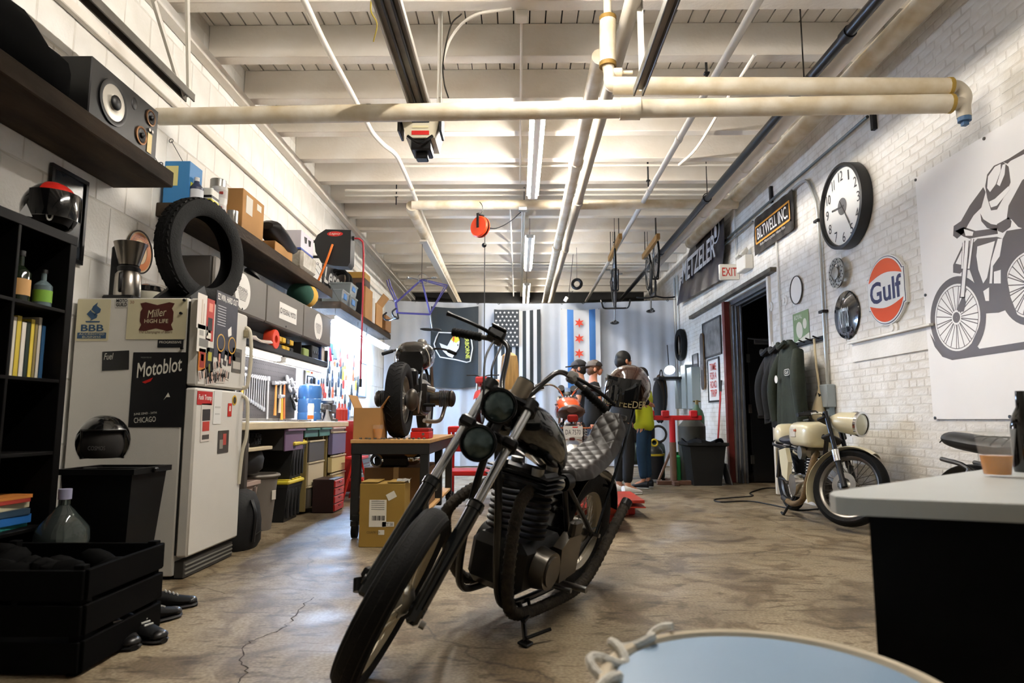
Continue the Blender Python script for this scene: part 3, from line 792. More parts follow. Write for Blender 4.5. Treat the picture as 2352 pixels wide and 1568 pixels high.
def book(label, c, d, material, group, m=None):
    mm = m or T(*c)
    t = thing('book', label, 'book', m=mm, group=group)
    x, y, z = d
    g = G(); g.box((x / 2, -y / 2 + .001, z / 2), (x, .003, z)); g.box((x / 2, y / 2 - .001, z / 2), (x, .003, z)); g.box((x - .0015, 0, z / 2), (.003, y, z)); g.o('cover', material, t)
    g = G(); g.box((x / 2 - .004, 0, z / 2), (x - .01, y - .006, z - .008)); g.o('pages', PAPER, t)
bc = ['#d9d3c4', '#e2ddd0', '#20211f', '#cfc8b8', '#c8b23c', '#d8d2c6', '#1d2b22', '#d7c04a', '#8d7f55', '#c9c2b4', '#244a6d', '#d6cfc1']
bl = ['cream', 'white', 'black', 'pale grey', 'yellow', 'ivory', 'dark green', 'mustard', 'olive', 'stone grey', 'blue', 'off-white']
y = 3.036; random.seed(5); zs = SHZ[3] + .01
for i in range(12):
    w_ = random.uniform(.022, .034); h = random.uniform(.27, .32)
    if y + w_ > BY1 - .06: break
    book('%s upright book in the bookcase row below the bottles' % bl[i], (-2.66, y + w_ / 2, zs), (.2, w_ * .9, h), mat(bc[i], .5), 'upright books in the bookcase'); y += w_
z = SHZ[1] + .012 if False else LZ(60, 1222, -2.5)
kk = min(range(5), key=lambda i: abs(SHZ[i] - z)); z = SHZ[kk] + .01
for i, (c, n, h) in enumerate((('#2e7f7a', 'teal', .02), ('#2563a8', 'bright blue', .04), ('#2a3f52', 'dark blue', .028), ('#c9c0a0', 'cream', .03), ('#a83e34', 'red', .018), ('#c9803e', 'orange', .016))):
    yy = 3.15 + (i % 2) * .012
    book('%s book lying in the stack low in the bookcase' % n, 0, (.2, h, .26), mat(c, .45), 'stacked books in the bookcase', T(-2.64, yy - .1, z + h / 2) @ RZ(random.uniform(-5, 5)) @ RX(-90)); z += h + .001
# --- helmets
def helmet(label, m, shell, trim=BLACK, visor=None, stripe=None, lettering=None, open_=True):
    # local x forward, z up, centre of the head at the origin
    t = thing('helmet', label, 'helmet', m=m)
    g = G(); nu, nv = 28, 12; rows = []
    for j in range(nv + 1):
        el = math.radians(90 - 128 * j / nv); row = []
        for i in range(nu + 1):
            az = 2 * math.pi * i / nu
            e = el
            if open_ and math.cos(az) > .25 and el < math.radians(28):
                e = math.radians(28)
            r = Vector((.155 * math.cos(e) * math.cos(az), .125 * math.cos(e) * math.sin(az), .14 * math.sin(e)))
            row.append(r)
        rows.append(row)
    g.sheet(rows, .008); g.o('shell', shell, t)
    g = G(); rr = rows[-1]; g.tube([p * 1.005 for p in rr], .008, 6); g.o('edge_trim', trim, t)
    g = G(); g.ell((0, 0, -.01), (.135, .11, .12), lo=-40, hi=85); g.o('liner', mat('#1d1a18', .9), t)
    if visor:
        g = G(); g.sheet([[Vector(((.165 + .02 * math.sin(k)) * math.cos(az), .135 * math.sin(az), zz)) for az in [math.radians(-62 + 124 * i / 12) for i in range(13)]] for k, zz in ((0, .075), (.8, .03), (1.5, -.03), (1.2, -.07))], .003); g.o('visor', visor, t)
    if stripe:
        g = G(); g.sheet([[Vector((.167 * math.cos(e) * math.cos(a), .137 * math.cos(e) * math.sin(a), .152 * math.sin(e))) for e in [math.radians(22 + 120 * k / 10) for k in range(11)]] for a in [math.radians(x) for x in (-46, -30, -15, 0, 15, 30, 46)]], .001); g.o('stripe', stripe, t)
    return t
hx = -2.52; hy = LY(88, hx); hz = BZ + .14
hm = helmet('black helmet with red crown standing on the bookcase', T(hx, hy, hz) @ RZ(-38), GLOSS, visor=mat('#0a0a0b', .1), stripe=mat('#b0231c', .3))
fr = T(hx, hy, hz) @ RZ(-38) @ plane((.14, -.08, -.06), (.5, .86, 0), (0, 0, 1))
fr = plane(Vector((hx, hy, hz)) + Vector((.095, -.13, -.06)), (.82, .57, 0), (0, 0, 1))
text('0', .035, .075, fr, mat('#d7d7d2', .5), 'number', hm)
g = G(fr); g.prism([(-.13, -.03), (-.07, -.03), (-.1, .035)], .001, z0=.001); g.o('emblem', mat('#9a9a98', .5), hm, world=True)
helmet('black helmet with chrome visor rim at the left end of the bookcase', T(-2.5, 2.62, hz) @ RZ(-20), GLOSS, visor=mat('#9a9a9a', .1, .8))
# framed picture behind the helmets
y0 = LY(75, XL); y1 = LY(166, XL); z1 = LZ(75, 352, XL); z0 = z1 - .55
t = thing('framed_picture', 'black framed dark photograph behind the red-crowned helmet', 'picture', (XL, (y0 + y1) / 2, z0))
fr = onL((y0 + y1) / 2, (z0 + z1) / 2, XL + .005)
def picture_frame(t, fr, w_, h_, mt, bw=.025, art=None, d=.022):
    for c, s in (((0, h_ / 2 - bw / 2), (w_, bw)), ((0, -h_ / 2 + bw / 2), (w_, bw)), ((-w_ / 2 + bw / 2, 0), (bw, h_ - 2 * bw)), ((w_ / 2 - bw / 2, 0), (bw, h_ - 2 * bw))):
        G(fr).box((*c, d / 2), (*s, d), .002).o('frame', mt, t, world=True)
    G(fr).box((0, 0, d * .25), (w_ - 2 * bw, h_ - 2 * bw, d * .4)).o('print', art or PAPER, t, world=True)
picture_frame(t, fr, y1 - y0, z1 - z0, BLACK, art=mat('#2b3036', .25, var=.6, scale=9, col2='#0f1114'))
# --- upper shelf with the loudspeaker
def slab(label, x0, x1, y0, y1, zt, th, name='plank_shelf', pegs=True):
    t = thing(name, label, 'shelf', (x0, y0, zt - th))
    g = G(); g.box(((x0 + x1) / 2, (y0 + y1) / 2, zt - th / 2), (x1 - x0, y1 - y0, th), .006); g.o('board', DKWOOD, t, world=True)
    for y in ([y0 + .1, (y0 + y1) / 2, y1 - .1] if pegs else []):
        w0 = Vector((x1 - .04, y, zt)); w1 = Vector((x0 + .02, y + .02, zt + .55))
        g = G(); g.cyl(w0, w1, .0025, n=4); g.o('wire', DARKSTEEL, t, world=True)
        g = G(); g.torus(w0 + Vector((0, 0, .02)), .014, .003, (0, 1, 0), 12, 5); g.torus(w1, .016, .003, (0, 1, 0), 12, 5); g.o('eye_bolt', DARKSTEEL, t, world=True)
    return t
S1Z = 2.65
slab('chunky dark wood shelf at upper left carrying the loudspeaker', XL + .002, -2.38, 1.3, 4.33, S1Z, .11)
t = thing('loudspeaker', 'black three-way loudspeaker lying on its side with silver cone', 'speaker', (-2.58, 3.78, S1Z))
sy0, sy1, sx = LY(207, -2.42, 200), LY(362, -2.42, 300), -2.42
sl = sy1 - sy0; sh = .36; fr = onL((sy0 + sy1) / 2, S1Z + sh / 2, sx)
g = G(); g.box((sx - .15, (sy0 + sy1) / 2, S1Z + sh / 2), (.3, sl, sh), .006); g.o('cabinet', mat('#0d0c0c', .5, var=.3), t, world=True)
def driver(u, v, r, cone, name, ring):
    m = fr @ T(u, v, 0)
    G().lathe([(r * 1.18, .001), (r * 1.18, .01), (r * 1.0, .012), (r * .9, .006)], 30, m).o(name, ring, t, world=True)
    G().lathe([(r * .95, .007), (r * .8, .012), (r * .35, -.02 + .026), (r * .33, .02), (.0005, .03)], 30, m).o(name + '_cone', cone, t, world=True)
driver(-sl * .2, .0, .115, mat('#c2beb4', .35, .5), 'woofer', BLACK)
g = G(fr @ T(-sl * .2, 0, .02)); g.ell((0, 0, 0), (.045, .045, .018)); g.o('dust_cap', BLACK, t, world=True)
driver(sl * .23, -.07, .05, BLACK, 'midrange', mat('#9a6e4a', .3, .7))
driver(sl * .36, .09, .045, BLACK, 'tweeter', mat('#7d5d43', .3, .7))
g = G(fr); g.ell((sl * .1, .1, 0), (.03, .04, .008)); g.o('port', BLACK, t, world=True)
g = G(fr); g.box((sl * .37, -.08, .003), (.05, .13, .004)); g.o('control_plate', mat('#8a7a4e', .4, .5), t, world=True)
for dv in (-.02, .02):
    g = G(fr); g.cyl((sl * .37 + dv * .8, 0.005, 0), (sl * .37 + dv * .8, .005, .012), .011, n=10); g.o('knob', CHROME, t, world=True)
# black bag beside it
g = G(); rows = []
for i in range(15):
    a = i / 14; y = 1.6 + (sy0 - .04 - 1.6) * a; hh = .42 * (1 - .25 * a) + .05 * math.sin(a * 19) + .02 * math.sin(a * 43)
    rows.append([Vector((-2.6 + .19 * math.cos(b) * (1 if i not in (0, 14) else .5), y, S1Z + .004 + max(0, hh * (.5 + .5 * math.sin(b))) * (1 if i not in (0, 14) else .6))) for b in [2 * math.pi * k / 14 for k in range(14)]])
g.loft(rows); solo(g, 'duffel_bag', mat('#050505', .9, ior=1.12), 'lumpy black bag on the upper shelf beside the loudspeaker', 'bag')
# --- refrigerator
FW_ = mat('#d3d0c8', .42, var=.06, scale=3, bump=.12, bscale=220)
FX0, FX1, FXD, FY0, FY1, FZ, FSP = -2.77, -2.07, -1.985, 4.02, 4.73, 1.71, 1.155
t = thing('refrigerator', 'white top-freezer refrigerator plastered with posters and magnets', 'refrigerator', ((FX0 + FX1) / 2, (FY0 + FY1) / 2, 0))
G().box(((FX0 + FX1) / 2, (FY0 + FY1) / 2, (FZ + .02) / 2 + .0), (FX1 - FX0, FY1 - FY0, FZ - .02), .006).o('body', FW_, t, world=True)
G().box((FX1 + .006, (FY0 + FY1) / 2, FZ / 2 + .06), (.012, FY1 - FY0 - .02, FZ - .16)).o('gasket', mat('#1e1d1b', .7), t, world=True)
df = G().box(((FX1 + .012 + FXD) / 2, (FY0 + FY1) / 2, (FZ + FSP + .006) / 2), (FXD - FX1 - .012, FY1 - FY0, FZ - FSP - .006), .012).o('freezer_door', FW_, t, world=True)
dm = G().box(((FX1 + .012 + FXD) / 2, (FY0 + FY1) / 2, (FSP - .006 + .13) / 2), (FXD - FX1 - .012, FY1 - FY0, FSP - .006 - .13), .012).o('main_door', FW_, t, world=True)
hy = FY1 - .035
G().tube(curve([(FXD, hy, FZ - .09), (FXD + .035, hy, FZ - .13), (FXD + .05, hy, FZ - .3), (FXD + .035, hy, FSP + .05), (FXD, hy, FSP + .02)]), .014, 8).o('handle', mat('#c9c2ae', .45), df, world=True)
G().tube(curve([(FXD, hy, FSP - .03), (FXD + .04, hy, FSP - .08), (FXD + .045, hy, .85), (FXD + .02, hy, .72), (FXD + .005, hy, .5)]), .013, 8).o('handle', mat('#c9c2ae', .45), dm, world=True)
G().box((FXD + .012, FY1 - .05, FZ - .14), (.03, .04, .06), .008).o('handle_knob', mat('#8f8468', .5), df, world=True)
gk = G().box((FX1 + .03, (FY0 + FY1) / 2, .055), (.06, FY1 - FY0 - .04, .1), .004).o('kick_grille', mat('#3a3835', .6), t, world=True)
for i in range(3): G().box((FX1 + .062, (FY0 + FY1) / 2, .03 + .025 * i), (.008, FY1 - FY0 - .06, .008)).o('slat', mat('#75726b', .5), gk, world=True)
# prints on the side (facing the viewer)
def side(x, y): return atY(x, y, FY0)
def sheet_on(name, label, cat, fr, w_, h_, material, r=.003, th=.002):
    t = thing(name, label, cat, m=fr.copy())
    G().prism(rrect(w_, h_, r), th).o('sheet', material, t)
    return t
def sidefr(x0, y0, x1, y1):
    a = side(x0, y0); b = side(x1, y1)
    return onB((a.x + b.x) / 2, (a.z + b.z) / 2, FY0 - .001), b.x - a.x, a.z - b.z
CREAM = mat('#c9c1a0', .5); NAVY = mat('#274a6b', .5); BRICK = mat('#4a1c17', .45); OFFW = mat('#dcd8cc', .6)
fr, w_, h_ = sidefr(180, 687, 249, 783)
t = sheet_on('tin_sign', 'cream metal sign with blue torch on the fridge side', 'sign', fr, w_, h_, CREAM, .012)
F2 = T(0, -.0025, 0) @ fr
flat([(-w_ * .43, -h_ * .44), (w_ * .43, -h_ * .44), (w_ * .43, -h_ * .3), (-w_ * .43, -h_ * .3)], F2, NAVY, 'band', t)
text('BBB', w_ * .68, h_ * .16, T(0, -.0025, -h_ * .19) @ fr, NAVY, 'lettering', t, off=.02)
text('ACCREDITED', w_ * .76, h_ * .05, T(0, -.004, -h_ * .335) @ fr, CREAM, 'lettering', t)
text('BUSINESS', w_ * .55, h_ * .05, T(0, -.004, -h_ * .405) @ fr, CREAM, 'lettering', t)
tor = [(.1, .42), (-.02, .33), (-.06, .25), (.06, .16), (.02, .11), (.18, .18), (.2, .26), (.08, .34)]
flat([(x * w_ * 1.1, y * h_) for x, y in tor], F2, NAVY, 'torch_flame', t)
tor = [(-.1, .24), (-.2, .14), (-.06, .02), (-.1, -.02), (.08, .05), (.1, .12), (-.06, .19)]
flat([(x * w_ * 1.1, y * h_) for x, y in tor], T(w_ * .02, 0, 0) @ F2, NAVY, 'torch_body', t)
flat([(-.2 * w_, -.06 * h_), (.2 * w_, -.06 * h_), (.22 * w_, -.025 * h_), (-.22 * w_, -.025 * h_)], F2, NAVY, 'torch_base', t)
fr, w_, h_ = sidefr(268, 686, 293, 705)
t = sheet_on('sticker', 'small white sticker with black block lettering beside the torch sign', 'sticker', fr, w_ * 1.1, h_ * 1.1, FW_)
text('MOTO', w_ * .95, h_ * .42, T(0, -.003, h_ * .26) @ fr, BLACK, 'lettering', t, off=.03); text('GUILD', w_ * .95, h_ * .42, T(0, -.003, -h_ * .22) @ fr, BLACK, 'lettering', t, off=.03)
fr, w_, h_ = sidefr(296, 687, 426, 779)
t = sheet_on('beer_carton_sign', 'tan beer sign with dark red emblem on fridge side', 'sign', fr, w_, h_, CREAM, .004, .004)
k = []
for sx_, sz_ in ((1, 1), (-1, 1), (-1, -1), (1, -1)):
    pts = [(.28, .12), (.25, .2), (.29, .33), (.2, .36), (.0, .29)] if sx_ * sz_ > 0 else [(.0, .29), (.2, .36), (.29, .33), (.25, .2), (.28, .12)]
    k += [(a * sx_ * w_, b * sz_ * h_ + .06 * h_) for a, b in pts]
flat(k, T(0, -.004, 0) @ fr, BRICK, 'emblem', t)
text('Miller', w_ * .33, h_ * .19, T(0, -.006, h_ * .15) @ fr @ RZ(8), CREAM, 'lettering', t, shear=.35)
text('HIGH LIFE', w_ * .4, h_ * .1, T(0, -.006, -h_ * .05) @ fr, CREAM, 'lettering', t, off=.01)
text('The Champagne of Beers', w_ * .56, h_ * .09, T(0, -.005, -h_ * .33) @ fr, BRICK, 'lettering', t, shear=.3)
text('30', w_ * .07, h_ * .07, T(-w_ * .43, -.005, h_ * .42) @ fr, mat('#7b3b2c', .5), 'lettering', t)
fr, w_, h_ = sidefr(363, 780, 421, 798)
t = sheet_on('sticker', 'narrow black sticker right under the tan beer sign', 'sticker', fr, w_, h_, mat('#14161b', .5))
text('PROGRESSIVE', w_ * .86, h_ * .3, T(0, -.003, h_ * .18) @ fr, OFFW, 'lettering', t)
fr, w_, h_ = sidefr(237, 806, 295, 850)
t = sheet_on('gift_card', 'small dark card with script lettering pinned on fridge side', 'card', fr @ RZ(3), w_, h_, mat('#191919', .35))
text('Fuel', w_ * .36, h_ * .34, T(-w_ * .26, -.003, h_ * .22) @ fr @ RZ(3), OFFW, 'lettering', t, shear=.3)
fr, w_, h_ = sidefr(307, 809, 420, 981)
t = sheet_on('event_poster', 'black event poster with white script on the fridge side', 'poster', fr, w_, h_, mat('#101012', .4))
text('Motoblot', w_ * .86, h_ * .2, T(0, -.003, h_ * .3) @ fr @ RZ(9), OFFW, 'lettering', t, shear=.3, off=.01)
text('CHICAGO', w_ * .4, h_ * .07, T(-w_ * .2, -.003, -h_ * .4) @ fr @ RZ(4), OFFW, 'lettering', t)
text('JUNE 22ND - 24TH', w_ * .42, h_ * .035, T(-w_ * .2, -.003, -h_ * .32) @ fr @ RZ(4), OFFW, 'lettering', t)
text('PRESENTED BY', w_ * .2, h_ * .018, T(-w_ * .25, -.003, h_ * .43) @ fr, mat('#8a8a86', .5), 'lettering', t)
flat([(-.3 * w_, .1 * h_), (-.1 * w_, .16 * h_), (-.14 * w_, .11 * h_), (-.24 * w_, .08 * h_)], T(0, -.003, 0) @ fr, RED, 'red_splash', t)
flat([(.12 * w_, -.14 * h_), (.2 * w_, -.04 * h_), (.24 * w_, -.1 * h_), (.17 * w_, -.1 * h_)], T(0, -.003, 0) @ fr, OFFW, 'white_mark', t)
for i, (x, y) in enumerate(((426, 690), (420, 800), (418, 720))):
    p = side(x, y); solo(G().cyl((p.x, FY0 - .02, p.z), (p.x, FY0 - .004, p.z), .009, .007), 'magnet', BLACK, 'black pin magnet on the fridge edge, %s of three' % ('topmost', 'lowest', 'middle')[i], 'magnet')
# prints on the doors (facing +X)
def dfr(x0, y0, x1, y1):
    a = atX(x0, y0, FXD); b = atX(x1, y1, FXD); za = a.z; zb_ = b.z
    return onL((a.y + b.y) / 2, (za + zb_) / 2, FXD + .0012), b.y - a.y, za - zb_
fr, w_, h_ = dfr(487, 700, 549, 795)
t = sheet_on('magazine_page', 'magazine page with an orange dirt bike on the freezer door', 'poster', fr, .33, .44, mat('#3b3942', .35, var=.4, scale=9))
text('EZ WIN, HARD OUT', .3, .05, fr @ T(0, .18, .003), WHITE, 'lettering', t, off=.02)
for i in range(8): flat([(-.14, 0), (-.02, 0), (-.02, .006), (-.14, .006)], fr @ T(0, .12 - i * .018, .002), mat('#b7b5b8', .6), 'text_line', t)
for u in (-.07, .1):
    g = G(fr @ T(u, -.12, .002)); g.torus((0, 0, 0), .055, .005, (0, 0, 1), 24, 5, flat=.2); g.o('printed_wheel', mat('#c99a3c', .5), t, world=True)
flat([(-.08, -.04), (.0, .06), (.04, .1), (.06, .02), (.12, -.02), (.1, -.07), (.02, -.08)], fr, ORANGE, 'printed_bike', t)
flat([(.02, -.02), (.07, .01), (.08, -.05), (.03, -.07)], fr, WHITE, 'printed_plate', t, z=.003)
flat([(-.16, -.22), (.16, -.22), (.16, -.19), (-.16, -.17)], fr, mat('#a9713e', .6), 'printed_ground', t)
def small(name, label, cat, x, y, w_, h_, col, rot=0, marks=()):
    p = atX(x, y, FXD); fr = onL(p.y, p.z, FXD + .0012) @ RZ(rot)
    t = sheet_on(name, label, cat, fr, w_, h_, mat(col, .4) if isinstance(col, str) else col)
    for (u, v, a, b, c) in marks: flat(rrect(a * w_, b * h_, .001), fr @ T(u * w_, v * h_, 0), mat(c, .5), 'printed_patch', t, z=.0022)
    return t, fr
small('photo', 'red and black snapshot left of the dirt bike page', 'photo', 482, 735, .1, .27, '#b2372a', 0, ((0, -.1, .6, .3, '#181818'), (0, .3, .5, .2, '#d98b78'), (-.1, -.38, .6, .14, '#d2cfc4')))
small('drawing', 'white sheet with faint pencil sketch at freezer top corner', 'paper', 463, 715, .12, .22, '#e0d8cf', 0, ((0, .0, .1, .7, '#c9b8a4'), (.2, -.05, .08, .6, '#c4b4a2')))
small('photo', 'black and white motorcycle print left on the freezer door', 'photo', 467, 778, .17, .17, '#d8d5cc', 0, ((0, -.15, .7, .3, '#7b7974'), (-.2, .2, .3, .2, '#a19f99'), (.2, .25, .2, .2, '#8b8984')))
small('sticker', 'orange and red oval sticker on the freezer door', 'sticker', 463, 826, .09, .14, '#c9792c', 0, ((0, 0, .7, .7, '#8e2a1d'), (0, .1, .4, .3, '#e0c48c')))
small('photo', 'tall black photo with yellow figure on freezer door', 'photo', 480, 832, .1, .19, '#171714', 0, ((0, .2, .5, .3, '#a7a13d'), (0, -.2, .2, .3, '#7f7a2f')))
small('photo', 'curled grey snapshot at the freezer handle side', 'photo', 543, 828, .15, .17, '#5b5852', 0, ((0, -.2, .8, .3, '#b4b0a6'), (0, .25, .6, .2, '#2d2b28')))
small('photo', 'dark narrow photo strip in the middle of the freezer door', 'photo', 503, 822, .05, .12, '#2a2626', 0, ((0, 0, .5, .5, '#c98b7a'),))
small('photo', 'narrow photo strip with red figure on the freezer door', 'photo', 527, 823, .05, .1, '#3a2f2d', 0, ((0, -.1, .5, .5, '#b95e4a'),))
small('photo', 'tiny tilted snapshot right of the narrow strips', 'photo', 517, 822, .05, .1, '#4a4444', -12, ((0, 0, .6, .4, '#cfc9bf'),))
for i, (x, y, r_) in enumerate(((497, 838, 15), (468, 858, 16), (490, 862, 10), (515, 858, -8), (505, 868, 2), (482, 872, 8))):
    small('photo_strip', ('tilted pale photo strip on freezer, %s in the cluster' % ('topmost', 'leftmost', 'second from left', 'rightmost', 'lowest right', 'lowest left')[i]), 'photo', x, y, .15, .065, '#c6bfb6', r_, tuple((-.38 + .19 * k, 0, .1, .7, ('#3c3634', '#8e6f64', '#2b2928', '#b89a8c', '#57504d')[(k + i) % 5]) for k in range(5)))
t, fr = small('bumper_sticker', 'red bumper sticker with white lettering on the fridge door', 'sticker', 470, 914, .2, .085, '#b3221f')
text('Fuck Trump', .17, .042, fr @ T(0, 0, .003), WHITE, 'lettering', t, off=.015)
small('photo', 'upright red and white flyer under the bumper sticker', 'flyer', 472, 970, .13, .24, '#d0c8bf', 2, ((0, .2, .8, .3, '#2d2a2a'), (0, -.1, .7, .25, '#b23a2e'), (0, -.38, .7, .12, '#3d3836')))
small('photo', 'dark square photo low on the fridge door', 'photo', 512, 1014, .16, .15, '#3e3a35', 1, ((.1, .1, .3, .5, '#a8433a'), (-.2, -.1, .3, .4, '#8b857a')))
small('sticker', 'small red square sticker at the middle of fridge door', 'sticker', 527, 941, .06, .09, '#bf2a20', 0, ((0, .1, .4, .4, '#e0cfc4'),))
t, fr = small('sticker', 'round yellow sticker near the fridge handle', 'sticker', 538, 919, .001, .001, '#c9a227'); flat(oval(.035, .035), fr, mat('#c9a227', .5), 'disc', t); flat(oval(.024, .024), fr, mat('#3a3320', .5), 'printed_patch', t, z=.002)
small('paper_tag', 'crumpled white paper tag right of the bumper sticker', 'paper', 499, 935, .11, .22, '#dcdcd8', 0, ((0, 0, .7, .05, '#b8b8b4'), (0, -.2, .6, .04, '#b8b8b4')))
# --- things on top of the refrigerator
cx_, cy_ = -2.58, 4.22
t = thing('coffee_maker', 'steel and black coffee maker on top of the fridge', 'coffee maker', (cx_, cy_, FZ))
G().box((-.0, .02, .02), (.2, .26, .04), .01).o('base', BLACK, t)
G().box((-.09, .08, .2), (.1, .14, .4), .015).o('tower', BLACK, t)
G().lathe([(.001, .04), (.075, .04), (.08, .06), (.078, .19), (.06, .215), (.001, .215)], 26).o('carafe', mat('#b5b0a8', .28, 1.0), t)
G().lathe([(.066, .21), (.07, .235), (.06, .25), (.001, .25)], 24).o('carafe_lid', BLACK, t)
G().lathe([(.06, .255), (.098, .40), (.1, .405), (.085, .41), (.001, .41)], 26).o('brew_funnel', mat('#8f877d', .3, 1.0), t)
G().tube(curve([(.0, -.075, .19), (.02, -.115, .17), (.02, -.115, .1), (0, -.08, .07)]), .012, 7).o('handle', BLACK, t)
t = thing('rice_cooker', 'small white cooker with black lid behind the tyre', 'cooker', (-2.6, 4.5, FZ))
G().lathe([(.001, 0), (.1, 0), (.11, .03), (.115, .12), (.1, .13), (.001, .13)], 24).o('pot', mat('#cfcbb8', .4), t)
G().lathe([(.115, .13), (.1, .165), (.05, .185), (.001, .19)], 24).o('lid', GLOSS, t)
def tyre_g(g, m, R, w_, hole, knobs=0, n=48):
    prof = [(hole, -w_ * .36), (hole + .012, -w_ * .42), (R * .5 + hole * .5, -w_ * .52), (R - .015, -w_ * .46), (R, -w_ * .22), (R + .003, 0), (R, w_ * .22), (R - .015, w_ * .46), (R * .5 + hole * .5, w_ * .52), (hole + .012, w_ * .42), (hole, w_ * .36)]
    return g.lathe(prof, n, m)
def tread(m, R, w_, n=40, rows=3, h=.008, name='tread_blocks', parent=None, world=False):
    g = G()
    for r_ in range(rows):
        v = (r_ - (rows - 1) / 2) * w_ / rows * .8
        for i in range(n):
            a = 2 * math.pi * (i + (r_ % 2) * .5) / n
            g.box((0, 0, 0), (h * 2, 2 * math.pi * R / n * .66, w_ / rows * .62), 0, m @ RZ(math.degrees(a)) @ T(R - abs(v) * .22, 0, v) @ RX(12 * (1 if r_ % 2 else -1)))
    return g.o(name, RUBBER, parent, world=world, kind='stuff')
TR = .375
tc = Vector((-2.2, 4.42, FZ + TR + .02))
t = thing('tyre', 'knobby motorcycle tyre standing upright on the fridge', 'tyre', (tc.x, tc.y, FZ))
m = T(tc) @ RZ(16) @ RX(90)
m = T(tc) @ RZ(74) @ RY(90)
m = T(tc) @ plane((0, 0, 0), (.25, .97, 0), (0, 0, 1))
tyre_g(G(), m, TR, .14, .25).o('carcass', RUBBER, t, world=True)
tread(m, TR, .14, 46, 4, .007, parent=t, world=True)
t = thing('tyre_stand', 'black wedge stand under the tyre on the fridge', 'stand', (-2.2, 4.4, FZ))
for s in (-1, 1):
    G(T(-2.26 + .05, 4.4, FZ)).prism([(-.34, 0), (.34, 0), (.3, .03), (.13, .13), (.06, .03), (-.06, .03), (-.13, .13), (-.3, .03)], .03, plane((s * .1, 0, 0), (0, 1, 0), (0, 0, 1)), -.015).o('side_cheek', mat('#131314', .5), t, world=True)
G().box((-2.21, 4.4, FZ + .012), (.24, .62, .022), .004).o('base', BLACK, t, world=True)
t = thing('round_sign', 'round orange tin sign on the wall behind coffee maker', 'sign', (XL, LY(302, XL), LZ(302, 580, XL)))
fr = onL(LY(303, XL), LZ(303, 572, XL), XL + .004)
G(fr).lathe([(.001, .006), (.15, .006), (.158, .01), (.16, 0)], 36).o('disc', mat('#d8b98c', .45), t, world=True)
G(fr).lathe([(.09, .008), (.14, .008)], 36).o('orange_band', mat('#c9763a', .45), t, world=True)
G(fr).torus((0, 0, .008), .156, .006, (0, 0, 1), 36, 6).o('rim', mat('#2a2724', .4), t, world=True)
text('MOTORCYCLES', .2, .028, fr @ T(0, .0, .009), mat('#4c2b17', .5), 'lettering', t, arc=lambda a, b, c: ((.115 + b) * math.sin(a / .1), (.115 + b) * math.cos(a / .1), c))
# --- dark corner in front of the fridge: bin, helmet, crate, shoes
bx, by = -2.24, 3.68
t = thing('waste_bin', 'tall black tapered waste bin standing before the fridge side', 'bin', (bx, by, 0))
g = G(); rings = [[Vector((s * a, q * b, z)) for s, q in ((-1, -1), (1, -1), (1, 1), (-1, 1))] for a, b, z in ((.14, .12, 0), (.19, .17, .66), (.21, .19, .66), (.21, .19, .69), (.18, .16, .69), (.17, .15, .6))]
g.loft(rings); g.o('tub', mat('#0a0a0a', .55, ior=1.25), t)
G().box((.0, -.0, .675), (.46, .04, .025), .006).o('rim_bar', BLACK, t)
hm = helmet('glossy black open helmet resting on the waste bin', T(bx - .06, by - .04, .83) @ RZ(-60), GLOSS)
text('COSMOS', .09, .022, plane((bx - .01, by - .172, .8), (1, .05, 0), (0, 0, 1)), mat('#6f6f6f', .5), 'lettering', hm)
t = thing('glass_jug', 'clear glass jug with pale cap low beside the bin', 'jug', (-2.25, 3.29, .0))
G().box((0, 0, .16), (.22, .22, .32), .01).o('box_base', MATTE, t)
G().lathe([(.001, .32), (.11, .32), (.12, .36), (.115, .42), (.05, .5), (.025, .53), (.025, .57), (.001, .57)], 22).o('glass', mat('#7f8b88', .05, trans=.85), t)
G().cyl((0, 0, .56), (0, 0, .61), .03).o('cap', mat('#8f8fa8', .5), t)
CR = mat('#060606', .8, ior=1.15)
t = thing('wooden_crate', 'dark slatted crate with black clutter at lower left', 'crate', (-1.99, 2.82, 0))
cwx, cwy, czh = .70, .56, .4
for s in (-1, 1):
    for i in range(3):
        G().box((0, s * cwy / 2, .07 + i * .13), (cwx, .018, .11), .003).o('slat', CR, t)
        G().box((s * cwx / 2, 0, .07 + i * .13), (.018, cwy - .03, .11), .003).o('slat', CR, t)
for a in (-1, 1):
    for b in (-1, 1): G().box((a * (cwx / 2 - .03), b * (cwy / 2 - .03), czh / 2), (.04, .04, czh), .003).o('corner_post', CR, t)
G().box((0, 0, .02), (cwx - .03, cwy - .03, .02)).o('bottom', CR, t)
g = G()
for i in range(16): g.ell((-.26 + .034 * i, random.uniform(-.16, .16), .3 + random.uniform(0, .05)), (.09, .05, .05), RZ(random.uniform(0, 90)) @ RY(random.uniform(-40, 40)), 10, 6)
g.o('clutter', MATTE, t, kind='stuff')
